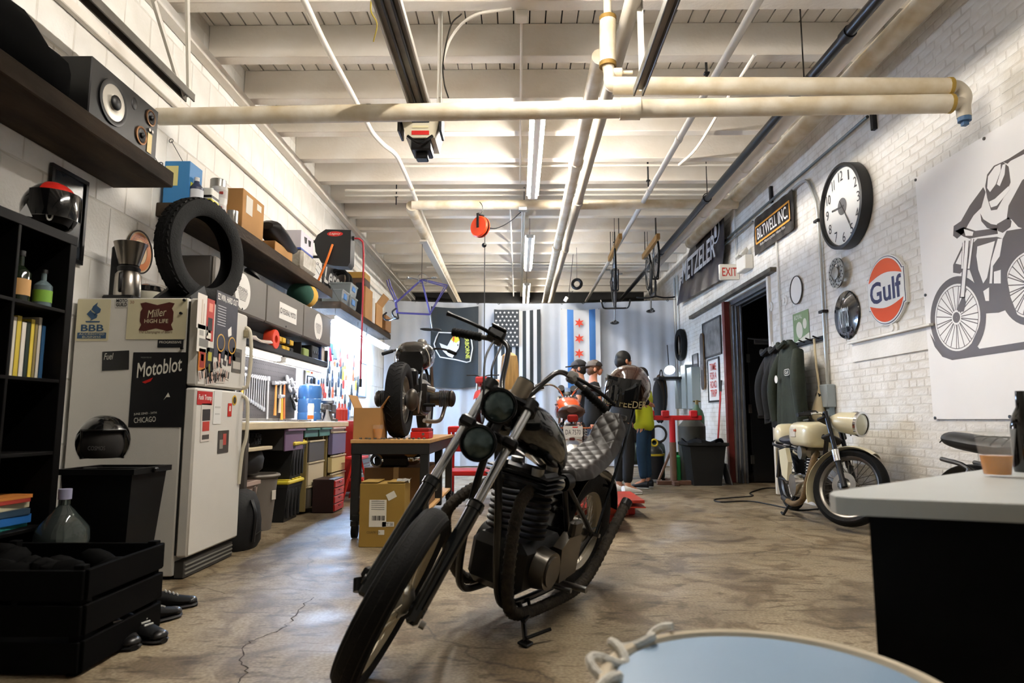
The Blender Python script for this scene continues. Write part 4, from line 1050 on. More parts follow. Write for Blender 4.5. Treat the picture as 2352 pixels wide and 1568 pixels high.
def shoe(label, c, rz, roll=0):
    t = thing('sneaker', label, 'shoe', m=T(*c) @ RZ(rz) @ RX(roll), group='sneakers on the floor')
    def ring(x, w_, z0, z1): return [Vector((x, w_ * math.cos(a), z0 + (z1 - z0) * (.5 + .5 * math.sin(a)))) for a in [2 * math.pi * i / 12 for i in range(12)]]
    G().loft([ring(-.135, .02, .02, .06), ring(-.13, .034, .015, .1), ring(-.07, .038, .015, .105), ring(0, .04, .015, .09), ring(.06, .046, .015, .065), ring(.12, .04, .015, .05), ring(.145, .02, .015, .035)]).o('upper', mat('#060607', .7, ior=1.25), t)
    G().loft([ring(-.14, .02, 0, .022), ring(-.1, .04, 0, .022), ring(0, .042, 0, .022), ring(.08, .05, 0, .022), ring(.13, .042, 0, .022), ring(.15, .018, 0, .022)]).o('sole', mat('#0f0f11', .6), t)
    g = G()
    for k in range(4): g.cyl((.0 + k * .018, -.022, .092 - k * .008), (.0 + k * .018, .022, .092 - k * .008), .004, n=5)
    g.o('laces', mat('#c9c9c4', .6), t)
    G().ell((.115, 0, .03), (.035, .042, .022), nu=12, nv=6).o('toe_cap', mat('#0c0c0d', .3), t)
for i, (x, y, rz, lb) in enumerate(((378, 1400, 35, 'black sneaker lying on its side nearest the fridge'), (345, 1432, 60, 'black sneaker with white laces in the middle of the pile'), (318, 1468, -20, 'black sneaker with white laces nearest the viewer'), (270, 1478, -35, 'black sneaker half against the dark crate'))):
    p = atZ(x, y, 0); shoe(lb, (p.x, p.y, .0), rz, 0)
# ================================================================ WORKBENCH SIDE
GREYC = mat('#67625b', .5, var=.08, scale=4)
S2Z, S3Z = 2.62, 2.55
slab('long chunky dark wood shelf above the grey cabinets', XL + .002, -2.4, 4.86, 8.30, S2Z, .11)
slab('second dark wood shelf above the cool shop light', XL + .002, -2.4, 8.72, 12.2, S3Z, .1)
# grey hanging cabinets
CB0, CB1, CZ0, CZ1 = 5.08, 8.36, 1.88, 2.26
cl = (CB1 - CB0) / 3
for i, lb in enumerate(('grey hanging cabinet with round sticker nearest the fridge', 'middle grey hanging cabinet with oblong white sticker', 'grey hanging cabinet with round sticker farthest from the fridge')):
    y0 = CB0 + cl * i; yc = y0 + cl / 2
    t = thing('hanging_cabinet', lb, 'cabinet', (-2.61, yc, CZ0), group='grey hanging cabinets')
    G().box((-2.62, yc, (CZ0 + CZ1) / 2), (.34, cl - .006, CZ1 - CZ0), .01).o('case', mat('#3b3835', .5), t, world=True)
    d = G().box((-2.435, yc, (CZ0 + CZ1) / 2), (.03, cl - .008, CZ1 - CZ0 - .004), .014).o('flip_door', GREYC, t, world=True)
    fr = onL(yc, (CZ0 + CZ1) / 2, -2.419)
    if i == 1:
        flat(rrect(.52, .17, .004), fr @ T(.05, -.01, 0), mat('#e2dfd8', .5), 'sticker', d)
        text('FEDERAL MOTO', .38, .055, fr @ T(.08, -.01, .003), mat('#2d2b29', .5), 'lettering', d)
        g = G(fr @ T(-.16, -.01, .003)); g.torus((0, 0, 0), .025, .004, (0, 0, 1), 20, 4, flat=.2); g.o('sticker_badge', mat('#2d2b29', .5), d, world=True)
    else:
        flat(oval(.16, .16, 36), fr, mat('#e2dfd8', .5), 'sticker', d)
        text('FEDERAL', .2, .035, fr @ T(0, .015, .003), mat('#4a4744', .5), 'lettering', d)
        for k in range(6): flat([(-.1 + .008 * k, 0), (.1 - .008 * k, 0), (.1 - .008 * k, .006), (-.1 + .008 * k, .006)], fr @ T(0, -.015 - k * .013, 0), mat('#8b8883', .5), 'sticker_line', d, z=.003)
    g = G(fr @ T(0, -.155, 0)); g.cyl((0, 0, 0), (0, 0, .006), .01, n=10); g.o('lock', DARKSTEEL, d, world=True)
# black tray shelf under the cabinets with the light
t = thing('tray_shelf', 'black open tray shelf hung under the grey cabinets', 'shelf', (-2.62, 7.0, 1.62))
for n, c, d in (('tray', (-2.62, 6.95, 1.645), (.3, 2.9, .03)), ('front_lip', (-2.465, 6.95, 1.66), (.012, 2.9, .06)), ('end_panel', (-2.6, 8.38, 1.73), (.28, .03, .22)), ('end_panel', (-2.6, 5.52, 1.73), (.28, .02, .22)), ('divider', (-2.6, 7.35, 1.73), (.28, .015, .2))):
    G().box(c, d, .004).o(n, mat('#1b1a1a', .5), t, world=True)
TC = tube_mat('#f7f6ff', TUBE_CAB)
shop_light('task_light', 'bright task light under the tray shelf above the wrenches', (-2.52, 5.25, 1.57), (-2.52, 6.7, 1.57), 4, .042, TC, .17, group='task lights under the tray shelf')
shop_light('task_light', 'bright task light under the far half of the tray shelf', (-2.52, 6.85, 1.57), (-2.52, 8.3, 1.57), 4, .042, TC, .17, group='task lights under the tray shelf')
z = 1.662
t = thing('tape_roll', 'orange-red roll standing on the tray shelf', 'roll', (-2.5, 6.55, z)); G(T(0, 0, .1)).lathe([(.04, -.05), (.095, -.05), (.1, -.04), (.1, .04), (.095, .05), (.04, .05), (.04, -.05)], 24, plane((0, 0, 0), (0, 1, 0), (0, 0, 1))).o('roll', mat('#e0472a', .4), t)
t = thing('parts_organizer', 'black organizer rack with small yellow bins', 'organizer', (-2.56, 6.95, z))
G().box((-.05, 0, .09), (.03, .5, .18), .004).o('back', BLACK, t)
for r_ in range(2):
    for k in range(4): G().box((.02, -.18 + .12 * k, .045 + r_ * .085), (.1, .1, .06), .008).o('bin', mat('#d8ad2e', .4) if (k + r_) % 3 else mat('#1d1d1d', .5), t)
solo(G().sheet([[Vector((-2.6 + .1 * i + .02 * math.sin(j * 2), 5.75 + j * .12, z + .02 + .03 * abs(math.sin(i * 1.7 + j)))) for i in range(3)] for j in range(6)], .012), 'rag_pile', mat('#cdbfb2', .9), 'crumpled pale rag on the near end of the tray shelf', 'rag')
solo(G().box((-2.55, 7.6, z + .06), (.14, .18, .12), .01), 'glove_pack', mat('#8fa060', .6), 'olive green pack on the tray shelf beside the bins', 'pack')
t = thing('battery_charger', 'black battery charger on the tray shelf', 'charger', (-2.56, 7.9, z)); G().box((0, 0, .09), (.18, .26, .18), .01).o('case', mat('#27282a', .5), t)
for k in range(3): G().cyl((.09, -.07 + .07 * k, .1), (.1, -.07 + .07 * k, .1), .018, n=10).o('dial', STEEL, t)
for i, (c, n) in enumerate((('#233d7a', 'blue'), ('#c9bca8', 'tan'), ('#e4e2de', 'white'), ('#a08a6a', 'brown'))):
    book('%s manual at the far end of the tray shelf' % n, (-2.66, 8.16 + i * .045, z), (.18, .038, .2 + .01 * (i % 2)), mat(c, .5), 'manuals on the tray shelf')
# shop light under the far shelf: two long fixtures end to end
TSH = tube_mat('#b4d4ff', TUBE_SHOP)
shop_light('shop_light', 'glaring cool shop light under the far shelf, nearer of two', (-2.47, 8.45, 2.28), (-2.47, 10.2, 2.28), 2, .08, TSH, .16, S3Z - .1, 'cool shop lights', .028)
shop_light('shop_light', 'glaring cool shop light under the far shelf, farther of two', (-2.47, 10.3, 2.28), (-2.47, 12.1, 2.28), 2, .08, TSH, .16, S3Z - .1, 'cool shop lights', .028)
# pegboards
PB = mat('#3f3b38', .7, var=.15)
t = thing('pegboard', 'dark grey pegboard behind the workbench full of wrenches', 'pegboard', (-2.77, 6.6, .96))
G().box((-2.775, 6.65, 1.28), (.02, 2.9, .62), .004).o('board', PB, t, world=True)
g = G()
for i in range(56):
    for j in range(11): g.cyl((-2.7655, 5.25 + i * .05, 1.0 + j * .055), (-2.7645, 5.25 + i * .05, 1.0 + j * .055), .006, n=5)
g.o('peg_holes', mat('#141312', .9), t, world=True, kind='stuff')
t = thing('tool_wallboard', 'bright white tool panel on the wall under the shop light', 'panel', (-2.77, 10.3, .96))
G().box((-2.775, 10.3, 1.66), (.02, 3.6, 1.3), .004).o('board', mat('#e8eaec', .6), t, world=True)
HUNG = 'tools hung on the wall'
ORD = ['first', 'second', 'third', 'fourth', 'fifth', 'sixth', 'seventh', 'eighth', 'ninth', 'tenth', 'eleventh', 'twelfth', 'thirteenth', 'fourteenth', 'fifteenth', 'sixteenth', 'seventeenth', 'eighteenth', 'nineteenth', 'twentieth', 'twenty-first', 'twenty-second', 'twenty-third', 'twenty-fourth']
def hung(name, label, y, z, x=-2.764, rot=0.0): return thing(name, label, 'tool', m=onL(y, z, x) @ RZ(rot), group=HUNG)
def wrench(y, z, L, label, rot=0):
    t = hung('wrench', label, y, z, rot=rot); w_ = L * .05
    G().box((0, -L / 2, .006), (w_, L * .8, .006), .002).o('shank', TOOLS, t)
    G().torus((0, -L * .06, .006), L * .055, L * .022, (0, 0, 1), 14, 6).o('box_end', TOOLS, t)
    G().prism([(-.07 * L, -L), (-.03 * L, -L), (-.02 * L, -.95 * L), (.02 * L, -.95 * L), (.03 * L, -L), (.07 * L, -L), (.07 * L, -.9 * L), (0, -.86 * L), (-.07 * L, -.9 * L)], .008, z0=.002).o('open_end', TOOLS, t)
for i in range(13): wrench(5.62 + i * .062, 1.44, .36 - .012 * i + (.1 if i > 9 else 0), 'chrome spanner, %s from the left in the left pegboard row' % ORD[i])
for i in range(11): wrench(6.52 + i * .058, 1.42, .24 + .014 * i, 'chrome spanner, %s from the left in the right pegboard row' % ORD[i])
def hammer(y, z, L, col, label, rot=0, head=TOOLS):
    t = hung('hammer', label, y, z, rot=rot)
    G().tube([(0, 0, .03), (0, -L * .5, .03), (0, -L, .03)], [.012, .013, .018], 8).o('handle', mat(col, .5), t)
    G().cyl((-.05, .0, .03), (.05, 0, .03), .02).box((-.065, 0, .03), (.03, .045, .045), .006).o('head', head, t)
hammer(6.46, 1.46, .42, '#d49a3c', 'yellow-handled file hanging between the spanner rows')
hammer(7.36, 1.36, .36, '#c98a45', 'wood-handled hammer left of the mallets'); hammer(7.5, 1.37, .34, '#b7a88e', 'pale-handled hammer in the mallet row'); hammer(7.62, 1.38, .42, '#c4703a', 'reddish-handled hammer in the mallet row', 4)
hammer(7.56, 1.22, .3, '#d6a63c', 'yellow-handled hammer hanging low in the mallet row', 3)
for i, (y, zz) in enumerate(((7.7, 1.42), (7.86, 1.4), (7.78, 1.33), (7.95, 1.33), (7.88, 1.2), (7.95, 1.12), (8.0, 1.22))):
    t = hung('clamp', 'round metal clamp, %s in the cluster at the pegboard end' % ('topmost left', 'topmost right', 'inner left', 'outer right', 'lower middle', 'lowest', 'lower right')[i], y, zz)
    G().torus((0, 0, .04), .045, .016, (0.2, .3, 1), 16, 7).o('ring', TOOLS if i < 4 else DARKSTEEL, t); G().cyl((.04, 0, .04), (.07, .01, .05), .012, n=8).o('screw', TOOLS, t)
for i, y in enumerate((5.5, 5.58, 5.72, 5.8)):
    t = hung('t_handle', 't-handle driver, %s from the left low on the pegboard' % ORD[i], y, 1.28 - .02 * i); G().cyl((0, 0, .02), (0, -.26, .02), .006, n=7).o('shaft', TOOLS, t); G().cyl((-.045, 0, .02), (.045, 0, .02), .01, n=7).o('grip', TOOLS, t)
for i, (y, h) in enumerate(((6.05, .07), (6.2, .12), (5.86, .09))):
    t = hung('screwdriver', 'yellow-handled driver standing low on the dark pegboard, %s' % ('middle', 'rightmost', 'leftmost')[i], y, 1.18)
    G().tube([(0, 0, .03), (0, -h, .03)], [.03, .02], 8).o('handle', mat('#e0bb2c', .4), t); G().cyl((0, -h, .03), (0, -h - .14, .03), .005, n=6).o('blade', TOOLS, t)
t = hung('pry_bar', 'long steel breaker bar hanging to the bench', 7.15, 1.38, rot=2); G().cyl((0, 0, .02), (0, -.42, .02), .012, n=8).o('bar', TOOLS, t); G().box((0, .02, .02), (.05, .05, .03), .006).o('head', TOOLS, t)
t = hung('torque_gauge', 'black level with pale marks standing on the pegboard', 6.48, 1.3); G().box((0, -.16, .012), (.06, .34, .02), .004).o('bar', BLACK, t)
for k in range(7): G().box((.008, -.08 - .035 * k, .024), (.03, .018, .003)).o('mark', mat('#d9d6cf', .5), t)
# tools on the white panel
random.seed(23)
def pliers(y, z, s, col, label):
    t = hung('pliers', label, y, z)
    for q in (-1, 1): G().tube(curve([(q * .006, 0, .012), (q * .012, -.04 * s, .012), (q * .03 * s, -.09 * s, .012), (q * .022 * s, -.17 * s, .012)], 4), .008 * s, 6).o('handle', mat(col, .5), t)
    G().prism([(-.015, .0), (-.01, .05 * s), (0, .06 * s), (.01, .05 * s), (.015, 0), (.012, -.04 * s), (-.012, -.04 * s)], .012, z0=.006).o('jaw', DARKSTEEL, t)
def driver_t(y, z, L, col, label):
    t = hung('screwdriver', label, y, z); G().tube([(0, 0, .015), (0, -L * .1, .015), (0, -L * .4, .015)], [.01, .016, .013], 8).o('handle', mat(col, .4), t); G().cyl((0, -L * .4, .02), (0, -L, .02), .004, n=6).o('blade', TOOLS, t)
pc = [('#a83a2c', 'red'), ('#c8623a', 'orange'), ('#3d5f8a', 'blue'), ('#1c1d20', 'black'), ('#a89a3a', 'yellow'), ('#30363c', 'charcoal'), ('#2b3a4a', 'navy')]
k = 0
for row, zz in enumerate((1.98, 1.78, 1.62, 1.46, 1.3, 1.16)):
    y = 8.66 + random.uniform(0, .08); k = 0; rw = '%s from the left in the %s row of the white tool board'
    while y < 11.2:
        c, n = pc[random.choice((0, 1, 2, 3, 3, 3, 4, 5, 5, 5, 6, 6))]; kd = random.random(); wh_ = rw % (ORD[k], ('top', 'second', 'third', 'fourth', 'fifth', 'lowest')[row]); k += 1
        if kd < .3: pliers(y, zz, random.uniform(.9, 1.25), c, '%s-handled pliers, %s' % (n, wh_))
        elif kd < .55: driver_t(y, zz + .04, random.uniform(.16, .26), c, '%s-handled screwdriver, %s' % (n, wh_))
        else: wrench(y, zz + .05, random.uniform(.16, .28), 'steel spanner, %s' % wh_)
        y += random.uniform(.1, .2) + (.28 if row == 0 else 0)
t = hung('hacksaw', 'black hacksaw hanging left on the white wall', 8.5, 1.52); G().tube([(-.02, -.1, .02), (-.02, .0, .02), (.24, .0, .02), (.24, -.1, .02)], .008, 6).o('frame', BLACK, t); G().box((.11, -.1, .02), (.28, .012, .003)).o('blade', TOOLS, t); G().box((.27, -.06, .02), (.05, .12, .03), .01).o('handle', mat('#22262a', .5), t)
t = hung('license_plate', 'yellow and grey notice card on the white wall', 8.55, 1.62); G().box((0, 0, .002), (.16, .12, .003)).o('sheet', mat('#c6c4a0', .5), t)
for q in range(3): G().box((0, .035 - .035 * q, .0045), (.13, .014, .002)).o('printed_bar', mat(('#c9b83c', '#7f8b8f', '#c9b83c')[q], .5), t)
t = hung('red_torch', 'red torch dangling on a cord over the white panel', 9.35, 1.86); G().tube([(0, .12, .05), (.02, .03, .05), (.06, -.06, .05)], [.012, .016, .022], 8).o('body', mat('#a32430', .4), t); G().cyl((0, .12, .05), (-.01, .42, .05), .004, n=5).o('cord', DARKSTEEL, t)
for i, y in enumerate((8.75, 8.9, 9.5, 9.72)):
    t = hung('holster', '%s tool holster at the top of the white tool board' % ('charcoal', 'slate blue', 'dark teal', 'pale grey')[i], y, 1.98 - .05 * (i % 2)); G().box((0, 0, .03), (.1, .17, .05), .015).o('pouch', mat(('#2c3134', '#40525c', '#2e4a52', '#66727a')[i], .6), t)
t = thing('window_1', 'unused', 'window'); bpy.data.objects.remove(t)
fy = 11.55
t = thing('notice_board', 'grey framed notice board beyond the tools', 'board', (-2.77, fy, 1.3)); fr = onL(fy, 1.66, -2.775); picture_frame(t, fr, .6, .62, mat('#7f8a93', .5), art=mat('#a9b4bd', .6, var=.2))
t = thing('star_sign', 'oval white sign with a red star near the curtain', 'sign', (-2.77, 11.7, 2.1)); fr = onL(11.75, 2.14, -2.778)
G(fr).lathe([(.001, .006), (.1, .006), (.105, 0)], 30, Matrix.Diagonal((1, 1.5, 1, 1))).o('plate', mat('#dfe6ea', .4), t, world=True); G(fr).torus((0, 0, .006), .1, .006, (0, 0, 1), 30, 6, sc=(1, 1.5)).o('rim', mat('#5f7180', .5), t, world=True)
def star(n, R, r_, a0=90): return [((R if i % 2 == 0 else r_) * math.cos(math.radians(a0 + 180 * i / n)), (R if i % 2 == 0 else r_) * math.sin(math.radians(a0 + 180 * i / n))) for i in range(2 * n)]
flat(star(5, .055, .022), fr, RED, 'star', t, z=.0075)
# --- workbench top and what stands on it
BT = mat('#cdbd9c', .5, var=.12)
WZ = .93
t = thing('workbench', 'long workbench with worn pale top along the left wall', 'workbench', (-2.43, 6.6, 0))
G().box((-2.43, 6.62, WZ - .03), (.66, 3.05, .06), .006).o('worktop', BT, t, world=True)
G().sheet([[Vector((-2.72 + .2 * i, 5.2 + .4 * j, WZ + .004 + .003 * math.sin(i + j * 2))) for i in range(4)] for j in range(7)], .003).o('paper_cover', mat('#f2f1ee', .6), t, world=True)
for x in (-2.7, -2.16):
    for y in (5.18, 8.08): G().box((x, y, (WZ - .06) / 2), (.06, .06, WZ - .06), .004).o('leg', mat('#3a342d', .7), t, world=True)
G().box((-2.72, 6.62, .45), (.02, 2.9, .8)).o('back_panel', mat('#141312', .8), t, world=True)
t = thing('water_jug', 'translucent blue water jug on the workbench', 'jug', (-2.46, 7.72, WZ))
G().lathe([(.001, .002), (.12, .002), (.135, .02), (.135, .1), (.128, .11), (.135, .12), (.135, .26), (.128, .27), (.135, .28), (.135, .38), (.12, .42), (.06, .44), (.001, .44)], 28).o('body', mat('#4f86c4', .15, trans=.35), t)
G().box((.13, .03, .16), (.012, .09, .12), .004).o('paper_label', mat('#d7e6f2', .5), t)
t = thing('spray_bottle', 'white bottle with orange band before the blue jug', 'bottle', (-2.28, 7.2, WZ))
G().lathe([(.001, 0), (.032, 0), (.032, .1), (.036, .17), (.03, .2), (.001, .2)], 18).o('bottle', mat('#ecebe6', .4), t); G().lathe([(.0335, .03), (.0335, .07)], 18).o('band', mat('#e0742a', .5), t)
t = thing('bench_vise', 'grey bench vise with black lever at the workbench end', 'vise', (-2.3, 7.92, WZ))
VG = mat('#5a5654', .5, .3, var=.2)
G().cyl((0, 0, 0), (0, 0, .03), .12).cyl((0, 0, .03), (0, 0, .1), .06, .05).o('base', VG, t); G().box((0, .06, .16), (.12, .2, .13), .02).o('body', VG, t); G().box((.0, -.12, .16), (.1, .14, .1), .015).o('slide_jaw', VG, t); G().box((0, -.04, .235), (.14, .03, .04), .004).o('jaw_plate', STEEL, t); G().box((0, .0, .235), (.14, .03, .04), .004).o('jaw_plate', STEEL, t)
G().cyl((-.1, -.21, .16), (.1, -.21, .12), .008, n=8).o('lever', BLACK, t); G().cyl((0, -.2, .16), (0, -.1, .16), .015, n=8).o('screw', STEEL, t)
t = thing('bench_grinder', 'dark grinder with orange guard behind the vise', 'grinder', (-2.52, 8.02, WZ))
G().box((0, 0, .03), (.2, .16, .06), .01).o('base', VG, t); G().cyl((0, -.1, .17), (0, .1, .17), .075).o('motor', VG, t)
for s in (-1, 1): G().cyl((0, s * .11, .17), (0, s * .16, .17), .1, n=20).o('wheel_guard', mat('#423f3d', .5), t)
G().box((.06, 0, .26), (.06, .12, .05), .01).o('orange_guard', mat('#e07b2a', .4), t)
t = thing('cone_funnel', 'small grey funnel upside down on the workbench', 'funnel', (-2.22, 7.62, WZ)); G().lathe([(.05, 0), (.02, .08), (.012, .14), (.001, .14)], 18).o('cone', mat('#8d8b88', .5), t)
g = G()
for i in range(26):
    y = 7.02 + random.uniform(0, .8); x = -2.6 + random.uniform(0, .36)
    if abs(y - 7.72) < .18 and x < -2.3: continue
    g.box((x, y, WZ + .012), (random.uniform(.02, .09), random.uniform(.02, .06), .02), .003)
g.o('small_hardware', mat('#77726c', .4, .6), None, kind='stuff', label='scattered small parts on the workbench', category='hardware')
t = thing('red_parts_rack', 'red and grey drawer rack on the wall behind the vise', 'rack', (-2.72, 8.55, .98))
G().box((0, .1, .16), (.12, .46, .32), .006).o('case', mat('#55565a', .5), t)
for k in range(6): G().box((.065, -.02 + .24 * (k % 2), .06 + .1 * (k // 2)), (.012, .2, .08), .004).o('drawer', mat('#7a7b80', .5), t)
for i in range(3):
    c = pc[0][0]; t = thing('oil_can', 'red bottle on the roller chest, %s of three' % ('left', 'middle', 'right')[i], 'bottle', (-2.3, 8.42 + .14 * i, .941)); G().lathe([(.001, 0), (.04, 0), (.04, .14), (.015, .17), (.012, .22), (.001, .22)], 14).o('body', mat(c, .4), t)
bench = [o for o in COL.objects if o.name == 'workbench'][0]
# --- under the bench
def pan(t, n, c, d, m_, b=.004): return G().box(c, d, b).o(n, m_, t, world=True)
for i, (y0, y1, col, lb, hh) in enumerate(((6.0, 6.5, '#745a76', 'purple', .2), (6.56, 6.98, '#4f7d77', 'first teal', .09), (7.04, 7.42, '#4f7d77', 'second teal', .09), (7.48, 8.02, '#b9a6a3', 'pale pink', .07))):
    bx_ = pan(bench, 'drawer', (-2.34, (y0 + y1) / 2, WZ - .065 - hh / 2), (.4, y1 - y0 - .04, hh - .01), mat('#3a3836', .6)); bx_['label'] = lb + ' drawer under the worktop'; d = pan(bx_, 'front', (-2.13, (y0 + y1) / 2, WZ - .065 - hh / 2), (.015, y1 - y0, hh), mat(col, .5))
    pan(bx_, 'pull', (-2.115, (y0 + y1) / 2, WZ - .075), (.035, y1 - y0, .02), mat(col, .5))
OLV = mat('#8d7c4c', .6); CRM = mat('#cdbb85', .55); TAN = mat('#b9ab8e', .55)
for lb, y0, y1, x1, rows in (('drawer pedestal with grey and beige drawers under the bench', 6.72, 7.28, -2.16, ((.52, .72, '#4c4a48'), (.28, .5, '#c3b697'), (.06, .26, '#4a453d'))),
                              ('drawer pedestal with purple and cream drawers at bench end', 7.42, 8.02, -2.12, ((.56, .8, '#6d6687'), (.36, .53, '#cdbb85'), (.14, .33, '#cdbb85')))):
    t = thing('drawer_pedestal', lb, 'cabinet', (-2.4, (y0 + y1) / 2, 0), group='pedestals under the workbench')
    for y in (y0, y1): pan(t, 'side_panel', (-2.42, y, .41), (.54, .022, .82 if y0 > 7 else .76), OLV if y == y0 else TAN)
    for z0, z1, col in rows:
        d = pan(t, 'drawer', (x1, (y0 + y1) / 2, (z0 + z1) / 2), (.05, y1 - y0 - .03, z1 - z0), mat(col, .55)); pan(d, 'rail', (x1 + .02, (y0 + y1) / 2, z1 + .008), (.03, y1 - y0 - .02, .018), TAN)
def tote(lb, c, d, rz=0):
    t = thing('storage_tote', lb, 'tote', c, rz, 'totes under the workbench'); w_, l, h = d
    g = G(); g.loft([[Vector((s * w_ / 2 * k, q * l / 2 * k, z)) for s, q in ((-1, -1), (1, -1), (1, 1), (-1, 1))] for k, z in ((.84, 0), (.98, h - .05), (1, h - .05), (1, h - .02))]); g.o('tub', mat('#191a1b', .55), t)
    for q in range(4): G().box((w_ * .47 + .0, -l * .36 + q * l * .24, h * .45), (.02, .03, h * .7), .004).o('rib', mat('#232425', .55), t)
    G().box((0, 0, h - .005), (w_ * 1.06, l * 1.06, .035), .01).o('lid', mat('#d6c23a', .5), t)
    for q in range(4): G().box((w_ * .2, -l * .36 + q * l * .24, h + .018), (w_ * .6, l * .12, .014), .004).o('lid_ridge', mat('#d6c23a', .5), t)
tote('lower black tote with yellow lid under the workbench', (-2.4, 6.4, 0), (.5, .42, .37))
tote('upper black tote with yellow lid stacked under the workbench', (-2.38, 6.42, .39), (.5, .42, .34), 3)
t = thing('grey_can', 'grey-brown round trash can under the workbench', 'trash can', (-2.32, 5.84, 0)); G().lathe([(.001, 0), (.15, 0), (.19, .44), (.2, .45), (.2, .48), (.18, .48), (.17, .44), (.14, .02)], 30).o('can', mat('#6b645c', .6), t); G().torus((0, 0, .465), .2, .014, (0, 0, 1), 30, 6).o('rim', mat('#807a72', .6), t); G().box((.186, .03, .3), (.006, .05, .08), .002, RZ(-20)).o('paper_label', mat('#cfc8bc', .6), t)
t = thing('beige_bin', 'beige square bin beside the round trash can', 'bin', (-2.38, 5.36, 0)); G().loft([[Vector((s * a, q * a, z)) for s, q in ((-1, -1), (1, -1), (1, 1), (-1, 1))] for a, z in ((.15, 0), (.2, .42), (.215, .42), (.215, .45), (.19, .45), (.185, .4))]).o('bin', mat('#a99488', .6), t)
for s in (-1, 1): G().box((.2, s * .12, .36), (.02, .05, .1), .01).o('handle_slot', mat('#5a4d46', .6), t)
t = thing('black_barrel', 'bulging black plastic sack bin resting on the trash cans', 'bin', (-2.42, 5.6, .5)); G().lathe([(.001, 0), (.2, 0), (.24, .04), (.25, .12), (.23, .18), (.22, .19), (.001, .18)], 26).o('drum', mat('#1c1c1d', .6), t)
t = thing('shelf_plank', 'pale plank shelf holding a tyre under the bench', 'plank', (-2.4, 5.42, .83 - .12)); G().box((0, 0, 0), (.5, .7, .03), .004).o('plank', BT, t); G().box((.24, -.2, .03), (.02, .09, .05), .003).o('tag', WHITE, t)
for y in (-.32, .32): G().box((-.2, y, -.35), (.04, .04, .7)).o('upright', mat('#3a342d', .7), t)
m = T(-2.42, 5.5, .79); t = thing('tyre', 'knobby tyre lying flat under the workbench', 'tyre', (-2.42, 5.5, .728)); tyre_g(G(), m, .25, .11, .15).o('carcass', RUBBER, t, world=True); tread(m, .25, .11, 34, 3, .008, parent=t, world=True)
t = thing('backpack', 'black backpack slumped on the floor by the fridge', 'backpack', (-2.08, 5.02, 0))
g = G(); g.loft([[Vector((.13 * k * math.cos(a), .2 * k2 * math.sin(a), z)) for a in [2 * math.pi * i / 16 for i in range(16)]] for k, k2, z in ((.8, .85, 0), (1, 1, .05), (1, 1, .2), (.85, .9, .32), (.6, .65, .4), (.2, .25, .43))]); g.o('bag', mat('#101011', .8, bump=.3), t)
G().tube(curve([(.1, -.08, .36), (.14, -.1, .25), (.13, -.1, .06)]), .015, 6).o('strap', BLACK, t); G().tube(curve([(.13, -.1, .1), (.14, .02, .12), (.1, .14, .1)]), .004, 5).o('zip', DARKSTEEL, t)
t = thing('red_drawer_box', 'small red drawer cabinet on the floor under the bench', 'cabinet', (-2.25, 7.05, 0)); t.location = (-2.3, 7.0, 0)
t.location.x = -1.91; t.location.y = 7.02; WM[t.name] = T(-1.91, 7.02, 0)
G().box((-.1, 0, .17), (.22, .36, .34), .006).o('case', mat('#2b1715', .5), t)
for k in range(4):
    d = G().box((.015, 0, .05 + .08 * k), (.02, .34, .07), .004).o('drawer', RED, t); G().box((.03, 0, .065 + .08 * k), (.012, .08, .012), .003).o('pull', mat('#7c1713', .4), d)
# red tool chest with grey drawers at the end of the bench
t = thing('tool_chest', 'red roller chest with slate drawers beyond the workbench', 'tool chest', (-2.25, 8.6, 0))
G().box((0, 0, .5), (.5, .66, .88), .008).o('case', mat('#9c2420', .4), t)
for k in range(8):
    d = G().box((.255, 0, .14 + k * .098), (.02, .58, .085), .004).o('drawer', mat('#5d6672', .45), t); G().box((.27, 0, .17 + k * .098), (.015, .5, .014), .003).o('pull', STEEL, d)
for a in (-.2, .2):
    for b in (-.26, .26): G().cyl((a, b - .015, .035), (a, b + .015, .035), .035).o('caster', BLACK, t)
t = thing('step_stool', 'red folding step stool beside the bench pedestals', 'stool', (-1.95, 8.0, 0))
for y in (-.16, .16):
    G().tube([(-.12, y, 0), (.0, y, .5)], .014, 7).o('leg', RED, t); G().tube([(.14, y, 0), (.0, y, .5)], .014, 7).o('leg', RED, t)
G().box((0.02, 0, .24), (.2, .32, .025), .004).o('step', RED, t); G().box((0, 0, .5), (.2, .34, .03), .004).o('seat', RED, t)
# --- stock on the long shelf
def shelf_item(x0, x1, X, dep, h, zt): 
    y0 = LY(x0, X); y1 = LY(x1, X); return (X - dep / 2, (y0 + y1) / 2, zt), (dep, abs(y1 - y0), h)
t = thing('blue_carton', 'blue and yellow carton behind the cans on the long shelf', 'box', (-2.66, 4.98, S2Z)); G().box((0, 0, .17), (.2, .2, .34), .003).o('carton', mat('#2f7ab5', .5), t); G().box((-.04, -.1015, .22), (.1, .002, .16), .0).o('printed_splash', mat('#d9cf8a', .5), t); G().box((.1015, 0, .12), (.002, .16, .12)).o('printed_panel', mat('#c9c34a', .5), t)
t = thing('navy_bottle', 'navy jug with white label, first on the long shelf', 'jug', (-2.53, 4.94, S2Z)); G().lathe([(.001, 0), (.05, 0), (.052, .14), (.02, .18), (.018, .2), (.001, .2)], 18).o('body', mat('#2b3350', .4), t); G().lathe([(.053, .02), (.053, .12)], 12, None, 140, -120).o('paper_label', mat('#c9ccd2', .5), t)
G().cyl((0, 0, .195), (0, 0, .225), .02).o('cap', WHITE, t)
